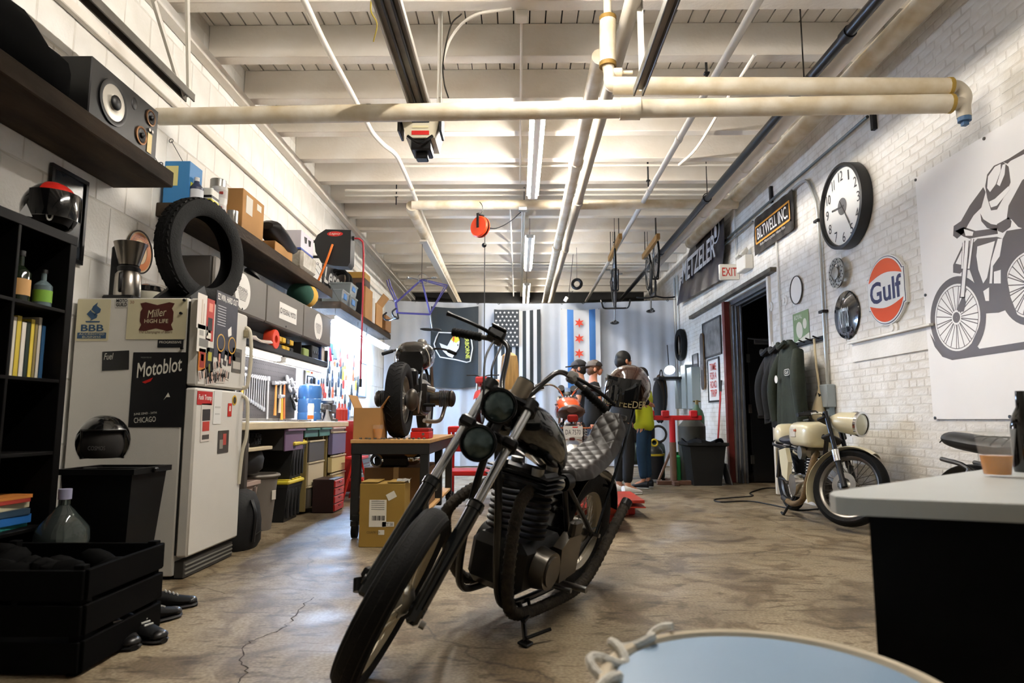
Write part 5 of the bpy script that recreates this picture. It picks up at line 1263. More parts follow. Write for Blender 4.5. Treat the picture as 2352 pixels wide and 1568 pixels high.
t = thing('solvent_can', 'white and yellow oblong solvent can on the long shelf', 'can', (-2.48, 5.07, S2Z)); G().box((0, 0, .085), (.08, .13, .17), .008).o('can', mat('#dcdcd4', .35), t); G().box((0, 0, .045), (.082, .132, .075), .004).o('yellow_band', mat('#d6cf2c', .4), t); G().box((0, 0, .1), (.0825, .1325, .02)).o('black_band', BLACK, t); G().cyl((0, 0, .17), (0, 0, .185), .02).o('cap', STEEL, t)
for i, (x, y, z, r_, h, n) in enumerate(((-2.5, 5.26, 0, .062, .13, 'lower'), (-2.5, 5.27, .131, .062, .13, 'upper'), (-2.6, 5.44, 0, .06, .26, 'back'))):
    t = thing('paint_can', '%s white paint can stacked on the long shelf' % n, 'can', (x, y, S2Z + z)); G().lathe([(.001, 0), (r_, 0), (r_, h), (r_ * .9, h), (.001, h - .004)], 22).o('can', mat('#d8d6d2', .35), t); G().lathe([(r_ + .001, h * .25), (r_ + .001, h * .8)], 14, None, 120, -110).o('paper_label', mat('#c9c3c0', .5), t)
    G().box((r_ * .6, -r_ * .85, h * .55), (.03, .012, .02)).o('printed_mark', mat('#a5342a', .5), t)
t = thing('paint_can', 'bare silver tin standing on the upper paint can', 'can', (-2.6, 5.44, S2Z + .262)); G().lathe([(.001, 0), (.065, 0), (.065, .13), (.06, .135), (.001, .13)], 22).o('can', STEEL, t)
t = thing('paint_can', 'small bare tin beside the cardboard box', 'can', (-2.45, 5.42, S2Z)); G().lathe([(.001, 0), (.045, 0), (.045, .11), (.001, .11)], 18).o('can', STEEL, t)
t = carton('cardboard_box', 'tall taped cardboard box on the long shelf', (-2.58, 5.8, S2Z), (.3, .48, .37)); G().box((.1512, -.1, .25), (.002, .14, .16)).o('paper_label', PAPER, t)
G().box((.1512, .12, .3), (.002, .1, .06)).o('paper_label', PAPER, t)
t = thing('tool_case', 'open black plastic case leaning on the long shelf', 'case', (-2.62, 6.3, S2Z)); G().box((0, .02, .2), (.05, .5, .4), .02, RY(-14)).o('lid', mat('#131314', .5), t); G().box((.05, 0, .03), (.2, .46, .06), .02).o('base', mat('#1d1d1e', .5), t)
t = thing('saddle', 'black vinyl motorcycle seat lying on the long shelf', 'seat', (-2.46, 6.55, S2Z + .1))
g = G(); g.loft([[Vector((.13 * k * math.cos(a), y, .06 + zz + .07 * k * math.sin(a))) for a in [2 * math.pi * i / 14 for i in range(14)]] for y, k, zz in ((-.36, .5, .06), (-.3, 1, .06), (-.1, 1.05, .02), (.1, .95, -.02), (.28, .75, -.02), (.36, .3, -.02))]); g.o('cushion', mat('#191818', .4), t)
carton('cardboard_box', 'small tan carton under the motorcycle seat', (-2.52, 6.55, S2Z), (.22, .5, .1), tape=False)
t = thing('lamp_carton', 'white carton printed with two headlamps on the long shelf', 'box', (-2.55, 7.3, S2Z + .22)); G().box((0, 0, .11), (.26, .44, .22), .003).o('carton', mat('#d3cfd8', .5), t); G().box((0, 0, .01), (.262, .442, .02)).o('blue_band', mat('#3a4fa0', .5), t)
for s in (-1, 1): G(onL(s * .07, .14, .131)).prism([(-.05, .03), (.05, .04), (.04, -.03), (-.02, -.04)], .001).o('printed_lamp', BLACK, t)
t = thing('wrapped_parcel', 'plastic wrapped parcel under the headlamp carton', 'parcel', (-2.54, 7.32, S2Z)); G().box((0, 0, .11), (.3, .5, .215), .03).o('parcel', mat('#b9b3a6', .25, var=.3, scale=14, bump=.8, bscale=24), t)
# things on the grey cabinets
t = thing('orange_strap', 'orange strap heaped on the first grey cabinet', 'strap', (-2.55, 5.5, CZ1)); G().tube(curve([(.05, -.12, .015), (.08, .0, .09), (0, .1, .03), (.06, .16, .05), (.07, .22, .015)]), .014, 6).o('webbing', mat('#e0542a', .6), t)
t = thing('knit_cushion', 'green and yellow stuffed cushion on the far cabinet', 'cushion', (-2.53, 7.55, CZ1)); G().ell((0, .03, .15), (.16, .2, .15)).o('yellow_half', mat('#d6ab4a', .8), t); G().ell((0, -.1, .14), (.155, .13, .145)).o('green_half', mat('#1f4a3c', .8), t)
t = thing('cable_bundle', 'black cable bundle on the first grey cabinet', 'cable', (-2.52, 6.05, CZ1)); G().torus((0, 0, .06), .06, .025, (.6, .3, 1), 18, 7).o('coil', BLACK, t)
# hose reel
hp = atX(770, 572, -2.32)
t = thing('hose_reel', 'black air hose reel on a wall bracket with orange hose', 'hose reel', hp)
fr = onB(hp.x, hp.z, hp.y - .1)
G(fr).prism([(-.2, .16), (-.1, .23), (.22, .22), (.22, -.2), (.19, -.25), (.02, -.24), (-.14, -.2), (-.22, -.06), (-.24, .08)], .2, z0=-.2).o('case', mat('#141416', .45), t, world=True)
flat(oval(.1, .032), fr @ T(0.02, .17, 0), RED, 'badge', t, z=.001); text('Legacy', .14, .035, fr @ T(.02, .17, .003), WHITE, 'lettering', t, shear=.3)
G().tube([(XL + .005, hp.y, hp.z + .1), (hp.x - .2, hp.y, hp.z + .1)], .018, 6).tube([(XL + .005, hp.y, hp.z - .1), (hp.x - .2, hp.y, hp.z - .1)], .018, 6).box((XL + .012, hp.y, hp.z), (.02, .08, .3), .003).o('bracket', BLACK, t, world=True)
q = [fr @ Vector((.0, .03, .02)), fr @ Vector((-.07, -.2, .03)), fr @ Vector((-.17, -.43, .0))]
G().tube(curve(q), .014, 7).o('orange_hose', mat('#e87a28', .5), t, world=True)
a = fr @ Vector((.24, .14, -.1)); bpt = atY(828, 870, a.y)
G().tube(curve([a, a + Vector((.08, 0, -.02)), a + Vector((.12, 0, -.15)), Vector((bpt.x, a.y, 2.4)), Vector((bpt.x, a.y, bpt.z))]), .012, 7).o('red_hose', mat('#a52a35', .5), t, world=True)
G().cyl((bpt.x, a.y, bpt.z), (bpt.x, a.y, bpt.z - .1), .018, n=8).o('hose_fitting', BLACK, t, world=True)
G().cyl(fr @ Vector((.21, .14, -.1)), a, .03, n=8).o('hose_guide', BLACK, t, world=True)
y0, y1 = LY(733, XL), LY(783, XL); zc = LZ(758, 625, XL)
t = thing('script_sign', 'black board with white brush lettering behind the hose reel', 'sign', (XL, (y0 + y1) / 2, zc - .35)); fr = onL((y0 + y1) / 2, zc, XL + .005)
G(fr).box((0, 0, .008), (y1 - y0, .72, .016), .002).o('board', mat('#1b1b1d', .5), t, world=True); text('Leros,', (y1 - y0) * .92, .34, fr @ T(0, -.1, .018), mat('#d9d7d2', .5), 'lettering', t, shear=.3, off=.015)
G(fr @ T(0, -.27, .02)).tube(curve([(-.12, .02, 0), (.05, -.03, 0), (.2, .03, 0), (.3, -.01, 0)]), .016, 5).o('swash', mat('#d9d7d2', .5), t, world=True)
# stock on the far shelf
PLA = mat('#aeb9bd', .2, trans=.55)
for i, (y, w_, h, z, lb) in enumerate(((9.05, .36, .2, 0, 'clear plastic bin with blue lid label, nearest on the far shelf'), (9.5, .42, .2, 0, 'lower clear plastic bin stacked on the far shelf'), (9.5, .4, .17, .215, 'upper clear plastic bin stacked on the far shelf'))):
    t = thing('plastic_bin', lb, 'bin', (-2.58, y, S3Z + z), group='clear bins on the far shelf')
    G().loft([[Vector((s * .15 * k, q * w_ / 2 * k, zz)) for s, q in ((-1, -1), (1, -1), (1, 1), (-1, 1))] for k, zz in ((.88, 0), (1, h - .02), (1.06, h - .02), (1.06, h))]).o('tub', PLA, t); G().box((.145, 0, h * .6), (.012, w_ * .4, h * .4)).o('blue_label', mat('#2f6fb3', .5), t)
    G().box((0, 0, h * .3), (.22, w_ * .7, h * .4), .02).o('contents', mat('#8f8d88', .7, var=.5, scale=12), t)
for i, y in enumerate((9.62, 9.8)):
    m = T(-2.7, y, 3.08) @ RZ(20) @ RX(90) @ RY(0); t = thing('spare_tyre', 'small tyre hung on the wall over clear bins, %s of two' % ('left', 'right')[i], 'tyre', (-2.7, y, 2.9)); tyre_g(G(), T(-2.7, y, 3.05) @ RX(90) @ RX(0), .17, .07, .12, n=28).o('tyre', RUBBER, t, world=True)
carton('cardboard_box', 'large cardboard box on the far shelf', (-2.58, 10.35, S3Z), (.36, .5, .5))
for i, (z, h, c) in enumerate(((.5, .14, '#4a3527'), (.64, .1, '#a9823c'))): carton('cardboard_box', '%s flat box on top of the large cardboard box' % ('brown', 'yellow-brown')[i], (-2.58, 10.35, S3Z + z), (.3, .36, h), material=mat(c, .7), tape=False)
carton('cardboard_box', 'open cardboard box with raised flap on the far shelf', (-2.56, 11.1, S3Z), (.34, .5, .36), flaps=True)
solo(G().cyl((-2.45, 10.78, S3Z), (-2.45, 10.78, S3Z + .42), .055), 'mailing_tube', mat('#dcd9d2', .5), 'white mailing tube between cardboard boxes on far shelf', 'tube')
solo(G().box((-2.47, 9.98, S3Z + .26), (.1, .05, .52), .004), 'black_binder', mat('#17181c', .5), 'black binder standing beside the clear bins', 'binder')
carton('cardboard_box', 'closed carton at the far end of the far shelf', (-2.55, 11.8, S3Z), (.36, .5, .28), material=mat('#8a6238', .8))
# ================================================================ RIGHT WALL
def RP(x, y, X=XR): return atX(x, y, X)
def rfr(x, y, off=.0, X=XR):
    p = RP(x, y, X); return onR(p.y, p.z, X - off)
# --- wall clock
p = RP(1930, 474, XR - .1)
fr = onR(p.y, p.z, XR)
t = thing('wall_clock', 'large round wall clock with thick black rim', 'clock', (XR, p.y, p.z - .42))
CR_ = .425
G(fr).lathe([(CR_ * .9, .012), (CR_ * .9, .1), (CR_ * .93, .115), (CR_, .11), (CR_ * 1.0, .006), (.001, .006)], 56).o('rim', mat('#111113', .4), t, world=True)
G(fr).lathe([(.001, .08), (CR_ * .9, .08)], 48).o('face', mat('#e6e5df', .5), t, world=True)
G(fr @ T(0, 0, .082)).lathe([(.001, .002), (.085, .002)], 32).o('center_disc', mat('#5a5856', .5), t, world=True)
for i in range(1, 13):
    a = math.radians(90 - 30 * i); text(str(i), {1: .022, 11: .05}.get(i, .055 if i < 10 else .085), .1, fr @ T(.31 * math.cos(a), .31 * math.sin(a), .082), mat('#2b2927', .5), 'numeral', t)
def hand(n, ang, L, w_, m_, b=.03): G(fr @ T(0, 0, .087) @ RZ(ang)).box((L / 2 - b / 2, 0, 0), (L + b, w_, .003)).o(n, m_, t, world=True)
hand('hour_hand', 180 - 3, .2, .016, mat('#3a3836', .5)); hand('minute_hand', -58, .24, .01, mat('#55524f', .5)); hand('second_hand', -60, .3, .004, mat('#3a3836', .5), .08)
# --- gear clock
p = RP(1922, 627, XR - .06); fr = onR(p.y, p.z, XR)
t = thing('gear_ornament', 'polished brake rotor ornament under the wall clock', 'ornament', (XR, p.y, p.z - .15))
g = G(fr); R_ = .155
g.lathe([(R_ * .62, .055), (R_, .055), (R_, .07), (R_ * .62, .07), (R_ * .62, .055)], 36); g.o('rotor', ALU, t, world=True)
G(fr).lathe([(.001, .06), (R_ * .42, .06), (R_ * .42, .08), (.001, .085)], 20).o('hub', ALU, t, world=True)
for i in range(6): G(fr).box((0, 0, 0), (R_ * .3, .03, .012), 0, RZ(60 * i) @ T(R_ * .52, 0, .064)).o('arm', STEEL, t, world=True)
g = G(fr)
for i in range(24): a = 2 * math.pi * i / 24; g.cyl((R_ * (.74 + .14 * (i % 2)) * math.cos(a), R_ * (.74 + .14 * (i % 2)) * math.sin(a), .0701), (R_ * (.74 + .14 * (i % 2)) * math.cos(a), R_ * (.74 + .14 * (i % 2)) * math.sin(a), .0715), .009, n=8)
g.o('drill_holes', mat('#2c2926', .7), t, world=True, kind='stuff')
G(fr).cyl((0, 0, 0), (0, 0, .06), .03).o('standoff', DARKSTEEL, t, world=True)
# --- enamel oval sign
p = RP(1941, 723, XR - .03); fr = onR(p.y, p.z, XR)
t = thing('enamel_sign', 'round black enamel sign with white lettering on brick wall', 'sign', (XR, p.y, p.z - .25)); R_ = .245
G(fr).lathe([(.001, .045), (R_ * .6, .04), (R_ * .97, .022), (R_, .012), (R_ * .98, .0)], 44).o('disc', mat('#15161c', .12, coat=.8), t, world=True)
text('MOTTOS', .2, .2, fr @ T(0, -.03, .0465), mat('#c9d5da', .4), 'lettering', t, off=.01)
flat(oval(.03, .045), fr @ T(0, .13, .036), mat('#c8c8c4', .4), 'badge', t, z=.002)
text('MOTORCYCLES', .26, .022, fr @ T(0, 0, .032), mat('#8d8f96', .4), 'lettering', t, arc=lambda a, b, c: ((.195 - b) * math.sin(a / .195), -(.195 - b) * math.cos(a / .195), c))
# --- Gulf disc
p = RP(2034, 666, XR - .03); fr = onR(p.y, p.z, XR)
t = thing('oil_company_sign', 'orange, white and navy round petrol sign on brick wall', 'sign', (XR, p.y, p.z - .32)); R_ = .315
def gulf(r_, ex, hh):
    a = math.degrees(math.asin(hh / r_)); pts = arcpts((0, 0), r_, a, 180 - a, 18); x = r_ * math.cos(math.radians(a))
    return [(x + ex, hh)] + pts + [(-x - ex, hh), (-x - ex, -hh)] + [(q, -w) for q, w in pts[::-1]] + [(x + ex, -hh)]
G(fr).prism(gulf(R_, .025, .16), .028).o('plate', mat('#e8e8e4', .25), t, world=True)
G(fr).prism(gulf(R_ * .965, .024, .15), .003, z0=.028).o('navy_line', mat('#23264e', .3), t, world=True)
G(fr).prism(gulf(R_ * .945, .024, .145), .003, z0=.0295).o('white_field', mat('#e6e6e2', .3), t, world=True)
for s in (1, -1):
    r2 = R_ * .9; pts = arcpts((0, 0), r2, 22, 158, 20); pts = pts + [(-r2 * math.cos(math.radians(22)) + (2 * r2 * math.cos(math.radians(22))) * i / 10, r2 * math.sin(math.radians(22)) + .05 * math.sin(math.pi * i / 10)) for i in range(1, 10)]
    G(fr).prism([(x, s * y) for x, y in pts], .002, z0=.033).o('orange_field', mat('#df4f1e', .22, coat=.3), t, world=True)
text('Gulf', .5, .2, fr @ T(.0, .0, .0335), mat('#1d2150', .3), 'lettering', t, off=.02)
# --- wall escutcheons
for i, (x, y) in enumerate(((2055, 752), (1805, 690), (1772, 704), (1775, 795))):
    q = RP(x, y); fr = onR(q.y, q.z, XR); solo(G(fr).lathe([(.001, .03), (.03, .03), (.035, .02), (.06, .012), (.065, 0)], 20), 'tie_plate', WALLW, ('round white tie plate below the petrol sign', 'round white tie plate left of the hoop', 'round white tie plate by the door top corner', 'round white tie plate beside the coats')[i], 'plate')
# --- hoop, poster
q = RP(1832, 666); fr = onR(q.y, q.z, XR); t = thing('hoop', 'thin round hoop sign above the green poster', 'sign', (XR, q.y, q.z - .17)); G(fr).torus((0, 0, .02), .165, .006, (0, 0, 1), 36, 6).o('rim', mat('#3a3733', .5), t, world=True); G(fr).lathe([(.001, .015), (.16, .015)], 36).o('face', mat('#eceae4', .3), t, world=True)
q = RP(1841, 753); fr = onR(q.y, q.z, XR - .004); t = thing('green_poster', 'green and cream printed poster above the coats', 'poster', (XR, q.y, q.z - .25)); a = RP(1821, 725); b = RP(1861, 788)
w_ = a.y - b.y; h_ = a.z - b.z
G(fr).box((0, 0, .001), (w_, h_, .002)).o('sheet', mat('#7e9466', .6), t, world=True)
flat([(-w_ * .5, -h_ * .5), (w_ * .5, -h_ * .5), (w_ * .5, -h_ * .2), (-w_ * .5, -h_ * .42)], fr, mat('#ddd8c4', .6), 'pale_field', t, z=.0025)
flat(oval(w_ * .2, h_ * .26), fr @ T(-w_ * .1, -h_ * .05, 0) @ RZ(20), mat('#ddd8c4', .6), 'figure', t, z=.003); flat(oval(w_ * .12, h_ * .16), fr @ T(w_ * .25, h_ * .1, 0), mat('#ddd8c4', .6), 'figure', t, z=.003)
text('ROYAL', w_ * .5, h_ * .14, fr @ T(-w_ * .15, h_ * .36, .003), mat('#dcdccb', .6), 'lettering', t)
# --- banners
def banner(name, label, c, material, ripple=.012, cat='banner', th=.003):
    # c: four wall points tl, tr, br, bl -> a slightly rippled cloth
    t = thing(name, label, cat, c[3]); rows = []
    for j in range(9):
        v = j / 8; l = c[0].lerp(c[3], v); r_ = c[1].lerp(c[2], v)
        rows.append([l.lerp(r_, i / 16) + Vector((-.006 - abs(ripple * math.sin(i * .9 + j * .35)), 0, 0)) for i in range(17)])
    G().sheet(rows, th).o('cloth', material, t, world=True)
    return t
def quad_fr(c, off):
    o = (c[0] + c[1] + c[2] + c[3]) / 4; return plane(o + Vector((-off, 0, 0)), (c[1] - c[0]), (0, 0, 1)), (c[1] - c[0]).length
c = [RP(1735, 504, XR - .03), RP(1823, 434, XR - .03), RP(1827, 525, XR - .03), RP(1736, 588, XR - .03)]
for q in c: q.x = XR - .03
BLT = mat('#241f1d', .35, var=.2)
t = banner('vinyl_banner', 'black vinyl banner with white lettering and yellow outline', c, BLT)
o = sum(c, Vector()) / 4; fr = onR(o.y, o.z, XR - .056); W_ = c[0].y - c[1].y; H_ = ((c[0].z - c[3].z) + (c[1].z - c[2].z)) / 2
YL = mat('#d9952e', .5)
for cc, ss in (((0, H_ * .24), (W_ * .88, .025)), ((0, -H_ * .22), (W_ * .88, .025)), ((-W_ * .44, .01), (.025, H_ * .48)), ((W_ * .44, .01), (.025, H_ * .48))): flat(rrect(*ss, .002), fr @ T(*cc, 0), YL, 'yellow_outline', t)
text('BILTWELL INC.', W_ * .8, H_ * .32, fr @ T(0, .012, .002), mat('#e6e4e0', .5), 'lettering', t, off=.01, shear=-.1)
text('Ride Motorcycles. Have Fun.', W_ * .66, H_ * .1, fr @ T(0, -H_ * .32, .002), mat('#d9d7d2', .5), 'lettering', t, shear=.2)
c = [RP(1597, 560), RP(1668, 492), RP(1664, 640), RP(1558, 702)]
c = [RP(1590, 556, XR - .09), RP(1668, 496, XR - .09), RP(1663, 640, XR - .09), RP(1557, 702, XR - .09)]
NV = mat('#16182c', .28, var=.35, scale=3)
t = banner('vinyl_banner', 'navy banner with white tyre brand lettering near the bicycles', c, NV, .03)
fr = plane(sum(c, Vector()) / 4 + Vector((-.06, 0, 0)), c[2] - c[3], (0, 0, 1)); fr = onR((c[2].y + c[3].y) / 2 - .1, (c[0].z + c[3].z) / 2 + .12, XR - .15)
text('METZELER', 2.1, .38, fr @ T(.12, -.1, 0), mat('#e2e4e8', .5), 'lettering', t, shear=.15, off=.02)
G(fr @ T(1.22, .12, 0)).torus((0, 0, 0), .2, .014, (0, 0, 1), 28, 5, flat=.2).o('badge_ring', mat('#d8dade', .5), t, world=True)
flat([(-.05, -.12), (.06, -.12), (.07, .02), (.02, .14), (-.06, .06)], fr @ T(1.22, .12, 0), mat('#d8dade', .5), 'badge_elephant', t)
# --- exit sign and emergency lamps
q = RP(1676, 625, XR - .14); t = thing('exit_sign', 'white exit sign with red letters beside emergency lamps', 'sign', (XR, q.y, q.z - .12)); fr = plane((XR - .15, q.y, q.z), (1, 0, 0), (0, 0, 1))
G(fr).box((0, 0, 0), (.3, .24, .05), .01).o('case', mat('#e9e5da', .4), t, world=True); text('EXIT', .22, .13, fr @ T(0, 0, .027), mat('#c2382a', .5), 'lettering', t, off=.01)
t = thing('emergency_light', 'white emergency lamp unit above the doorway', 'lamp', (XR, q.y - .35, q.z)); G().box((XR - .06, q.y - .42, q.z + .02), (.12, .36, .2), .01).o('case', mat('#d9d6cd', .45), t, world=True)
for s in (-1, 1): G(T(XR - .11, q.y - .42 + s * .1, q.z + .19) @ RY(-50)).lathe([(.001, -.06), (.05, -.05), (.075, .0), (.07, .01), (.001, .02)], 18).o('lamp_head', mat('#d2d0c8', .4), t, world=True)
# --- conduits on the wall
zc = RP(1900, 372).z; y_a = RP(2005, 268).y
pipe('conduit', [(XR - .05, RP(2005, 268).y, RP(2005, 268).z), (XR - .05, 12.8, RP(2005, 268).z)], .016, mat('#6f7472', .4, .6), 'grey conduit running along the brick wall above the clock', 'conduit', n=8)
pipe('conduit', [(XR - .05, 8.8, RP(2005, 268).z - .07), (XR - .05, 12.8, RP(2005, 268).z - .07)], .013, mat('#8a8d8a', .4, .6), 'second conduit just under the long wall conduit', 'conduit', n=8)
for i, (x, y) in enumerate(((2006, 272), (1771, 447))):
    q = RP(x, y, XR - .02); solo(G().box((XR - .02, q.y, q.z), (.04, .05, .22), .004), 'strut_bracket', BLACK, 'black strut bracket on the wall conduit, %s' % ('nearer the poster', 'above the black banner'), 'bracket') if False else solo(G().box((XR - .02, q.y, q.z), (.04, .05, .22), .004), 'strut_bracket', BLACK, ('black strut bracket on the wall conduit nearest the viewer', 'black strut bracket above the yellow-outlined banner')[i], 'bracket')
q0 = RP(1815, 440, XR - .03); q1 = RP(1850, 415, XR - .03); q2 = RP(1868, 445, XR - .03); q3 = RP(1890, 790, XR - .03); yv = q2.y - .08
t = pipe('conduit', curve([Vector((XR - .03, q0.y, q0.z)), Vector((XR - .03, q1.y, q1.z)), Vector((XR - .03, q2.y, q2.z)), Vector((XR - .03, yv, q2.z - .3)), Vector((XR - .03, yv, 2.0)), Vector((XR - .03, yv, 1.32))], 5), .018, mat('#b9bab6', .4, .4), 'pale conduit dropping down the wall to the outlet box', 'conduit', n=8)
for z in (3.1, 2.1): G().box((XR - .03, yv, z), (.07, .1, .03), .004).o('strap', BLACK, t, world=True)
q = RP(1897, 920, XR - .04); t = thing('disconnect_box', 'grey electrical disconnect box on the brick wall', 'electrical box', (XR, yv, q.z - .12)); G().box((XR - .05, yv, 1.2), (.1, .22, .24), .008).o('box', mat('#9aa3a6', .4), t, world=True); G().cyl((XR - .1, yv + .05, 1.2), (XR - .125, yv + .05, 1.2), .04, n=14).o('switch', BLACK, t, world=True); G().box((XR - .04, yv - .05, 1.04), (.06, .08, .1), .004).o('fitting', mat('#7f8f98', .4), t, world=True)
pipe('conduit', [(XR - .02, RP(1783, 480).y, 3.55), (XR - .02, RP(1783, 480).y, 1.85)], .012, WALLW, 'white conduit beside the door under the black banner', 'conduit', n=8)
pipe('conduit', curve([(XR - .03, 9.6, 4.1), (XR - .03, 9.6, 3.7), (XR - .03, 9.62, 3.2)]), .014, WALLW, 'white conduit dropping to the emergency lamps', 'conduit', n=8)
# --- mural banner
mc = [RP(2103, 408), RP(2352, 300), None, RP(2150, 964)]
ytop = mc[0].z; YM1 = 5.235; YM0 = 2.6; MZ0, MZ1 = .955, 2.935
mt = thing('mural_banner', 'large pale banner printed with a crouching motorcycle racer', 'banner', (XR, (YM0 + YM1) / 2, MZ0))
G().box((XR - .012, (YM0 + YM1) / 2, (MZ0 + MZ1) / 2), (.006, YM1 - YM0, MZ1 - MZ0), .001).o('sheet', mat('#efece8', .5, var=.05, scale=2), mt, world=True)
INK = mat('#5d544f', .5, var=.15, scale=1.2); LITE = mat('#efece8', .5)
fr = onR(0, 0, XR - .0155)
def mpt(cx, cy): q = atX(2080 + cx / 2.239, 280 + cy / 2.239, XR - .0155); return (-q.y, q.z)
def ink(pts, m_=INK, z=.0004, n='printed_shape'): flat([mpt(*p) for p in pts], fr, m_, n, mt, z=z, th=.0004)
def circ(c, R, n=40): return [(c[0] + R * math.cos(2 * math.pi * i / n), c[1] + R * math.sin(2 * math.pi * i / n)) for i in range(n)]
ink([(245, 585), (248, 535), (285, 510), (330, 430), (400, 335), (412, 360), (390, 440), (350, 480), (320, 530), (300, 570), (265, 600)])
ink([(410, 330), (420, 270), (455, 225), (500, 205), (530, 230), (540, 310), (520, 360), (470, 450), (440, 455), (420, 390)])
ink([(500, 205), (530, 190), (609, 140), (640, 128), (640, 150), (540, 200), (525, 215)])
ink([(420, 340), (425, 280), (460, 230), (490, 215), (490, 250), (465, 320), (435, 360)], LITE, .0009); ink([(470, 320), (500, 220), (515, 215), (510, 270), (485, 330)], LITE, .0009)
ink([(430, 410), (460, 395), (530, 330), (540, 345), (470, 430), (440, 440)], LITE, .0009)
ink([(530, 430), (560, 375), (600, 300), (640, 270), (640, 560), (580, 540), (545, 500), (520, 500)])
ink([(470, 525), (530, 490), (545, 510), (540, 540), (500, 570), (475, 560)])
ink([(385, 470), (400, 500), (440, 525), (475, 530), (470, 560), (420, 545), (390, 510)])
ink([(330, 640), (370, 600), (470, 590), (500, 600), (520, 560), (640, 540), (640, 660), (560, 670), (530, 710), (522, 800), (540, 900), (575, 990), (520, 965), (480, 980), (400, 985), (380, 900), (355, 830), (330, 760)])
ink([(370, 640), (460, 612), (440, 700), (420, 800), (400, 830), (375, 760), (365, 690)], LITE, .0009); ink([(475, 600), (500, 600), (485, 690), (450, 740), (445, 830), (432, 830), (440, 720)], LITE, .0009)
ink([(400, 870), (430, 850), (430, 920), (412, 920)], LITE, .0009); ink([(455, 770), (490, 760), (490, 830), (455, 830)], LITE, .0009)
ink([(245, 735), (290, 640), (305, 620), (300, 760), (280, 780), (245, 775)]); ink([(258, 728), (290, 660), (290, 735)], LITE, .0009)
def wheel_print(cx, cy, rx):
    c = mpt(cx, cy); R = abs(mpt(cx, cy - rx)[1] - c[1])
    G(fr).lathe([(R * .98, .0006), (R * 1.2, .0006)], 44, T(c[0], c[1], 0)).o('printed_tyre', INK, mt, world=True)
    G(fr).lathe([(.001, .0005), (R * .98, .0005)], 44, T(c[0], c[1], 0)).o('printed_disc', LITE, mt, world=True)
    g = G(fr @ T(c[0], c[1], .001)); 
    for i in range(28): g.box((0, 0, 0), (R * .7, .007, .0003), 0, RZ(i * 360 / 28 + 3 * (i % 3)) @ T(R * .56, 0, 0))
    g.lathe([(.001, .0003), (R * .16, .0003)], 14); g.lathe([(R * .9, .0003), (R * .92, .0003)], 40); g.o('printed_spokes', INK, mt, world=True, kind='stuff')
wheel_print(262, 1005, 178); wheel_print(640, 835, 178)
ink([(125, 1085), (165, 1150), (200, 1190), (262, 1205), (330, 1160), (375, 1060), (392, 985), (372, 1090), (366, 1150), (380, 1166), (640, 1125), (640, 1165), (240, 1224), (190, 1207), (150, 1155)])
ink([(292, 900), (270, 950), (270, 975), (300, 975), (312, 930), (305, 900)], INK, .0013)
for a, b, w_ in (((318, 610), (293, 905), 14), ((345, 600), (325, 760), 8), ((300, 620), (292, 760), 7)):
    ink([(a[0] - w_, a[1]), (a[0] + w_, a[1]), (b[0] + w_, b[1]), (b[0] - w_, b[1])], INK, .0013); ink([(a[0] - w_ * .6, a[1]), (a[0] + w_ * .6, a[1]), (b[0] + w_ * .6, b[1] - 6), (b[0] - w_ * .6, b[1] - 6)], LITE, .0018)
ink([(255, 560), (300, 540), (360, 560), (470, 545), (475, 575), (380, 590), (330, 600), (300, 590)]); ink([(300, 550), (350, 565), (345, 585), (310, 585)], LITE, .0013)
for i, (x, y) in enumerate(((52, 287), (404, 72), (103, 890), (153, 1522), (538, 1515))):
    u, v = mpt(x, y); G(fr).cyl((u, min(v, MZ1 - .02), 0), (u, min(v, MZ1 - .02), .006), .012, n=10).o('grommet', DARKSTEEL, mt, world=True)
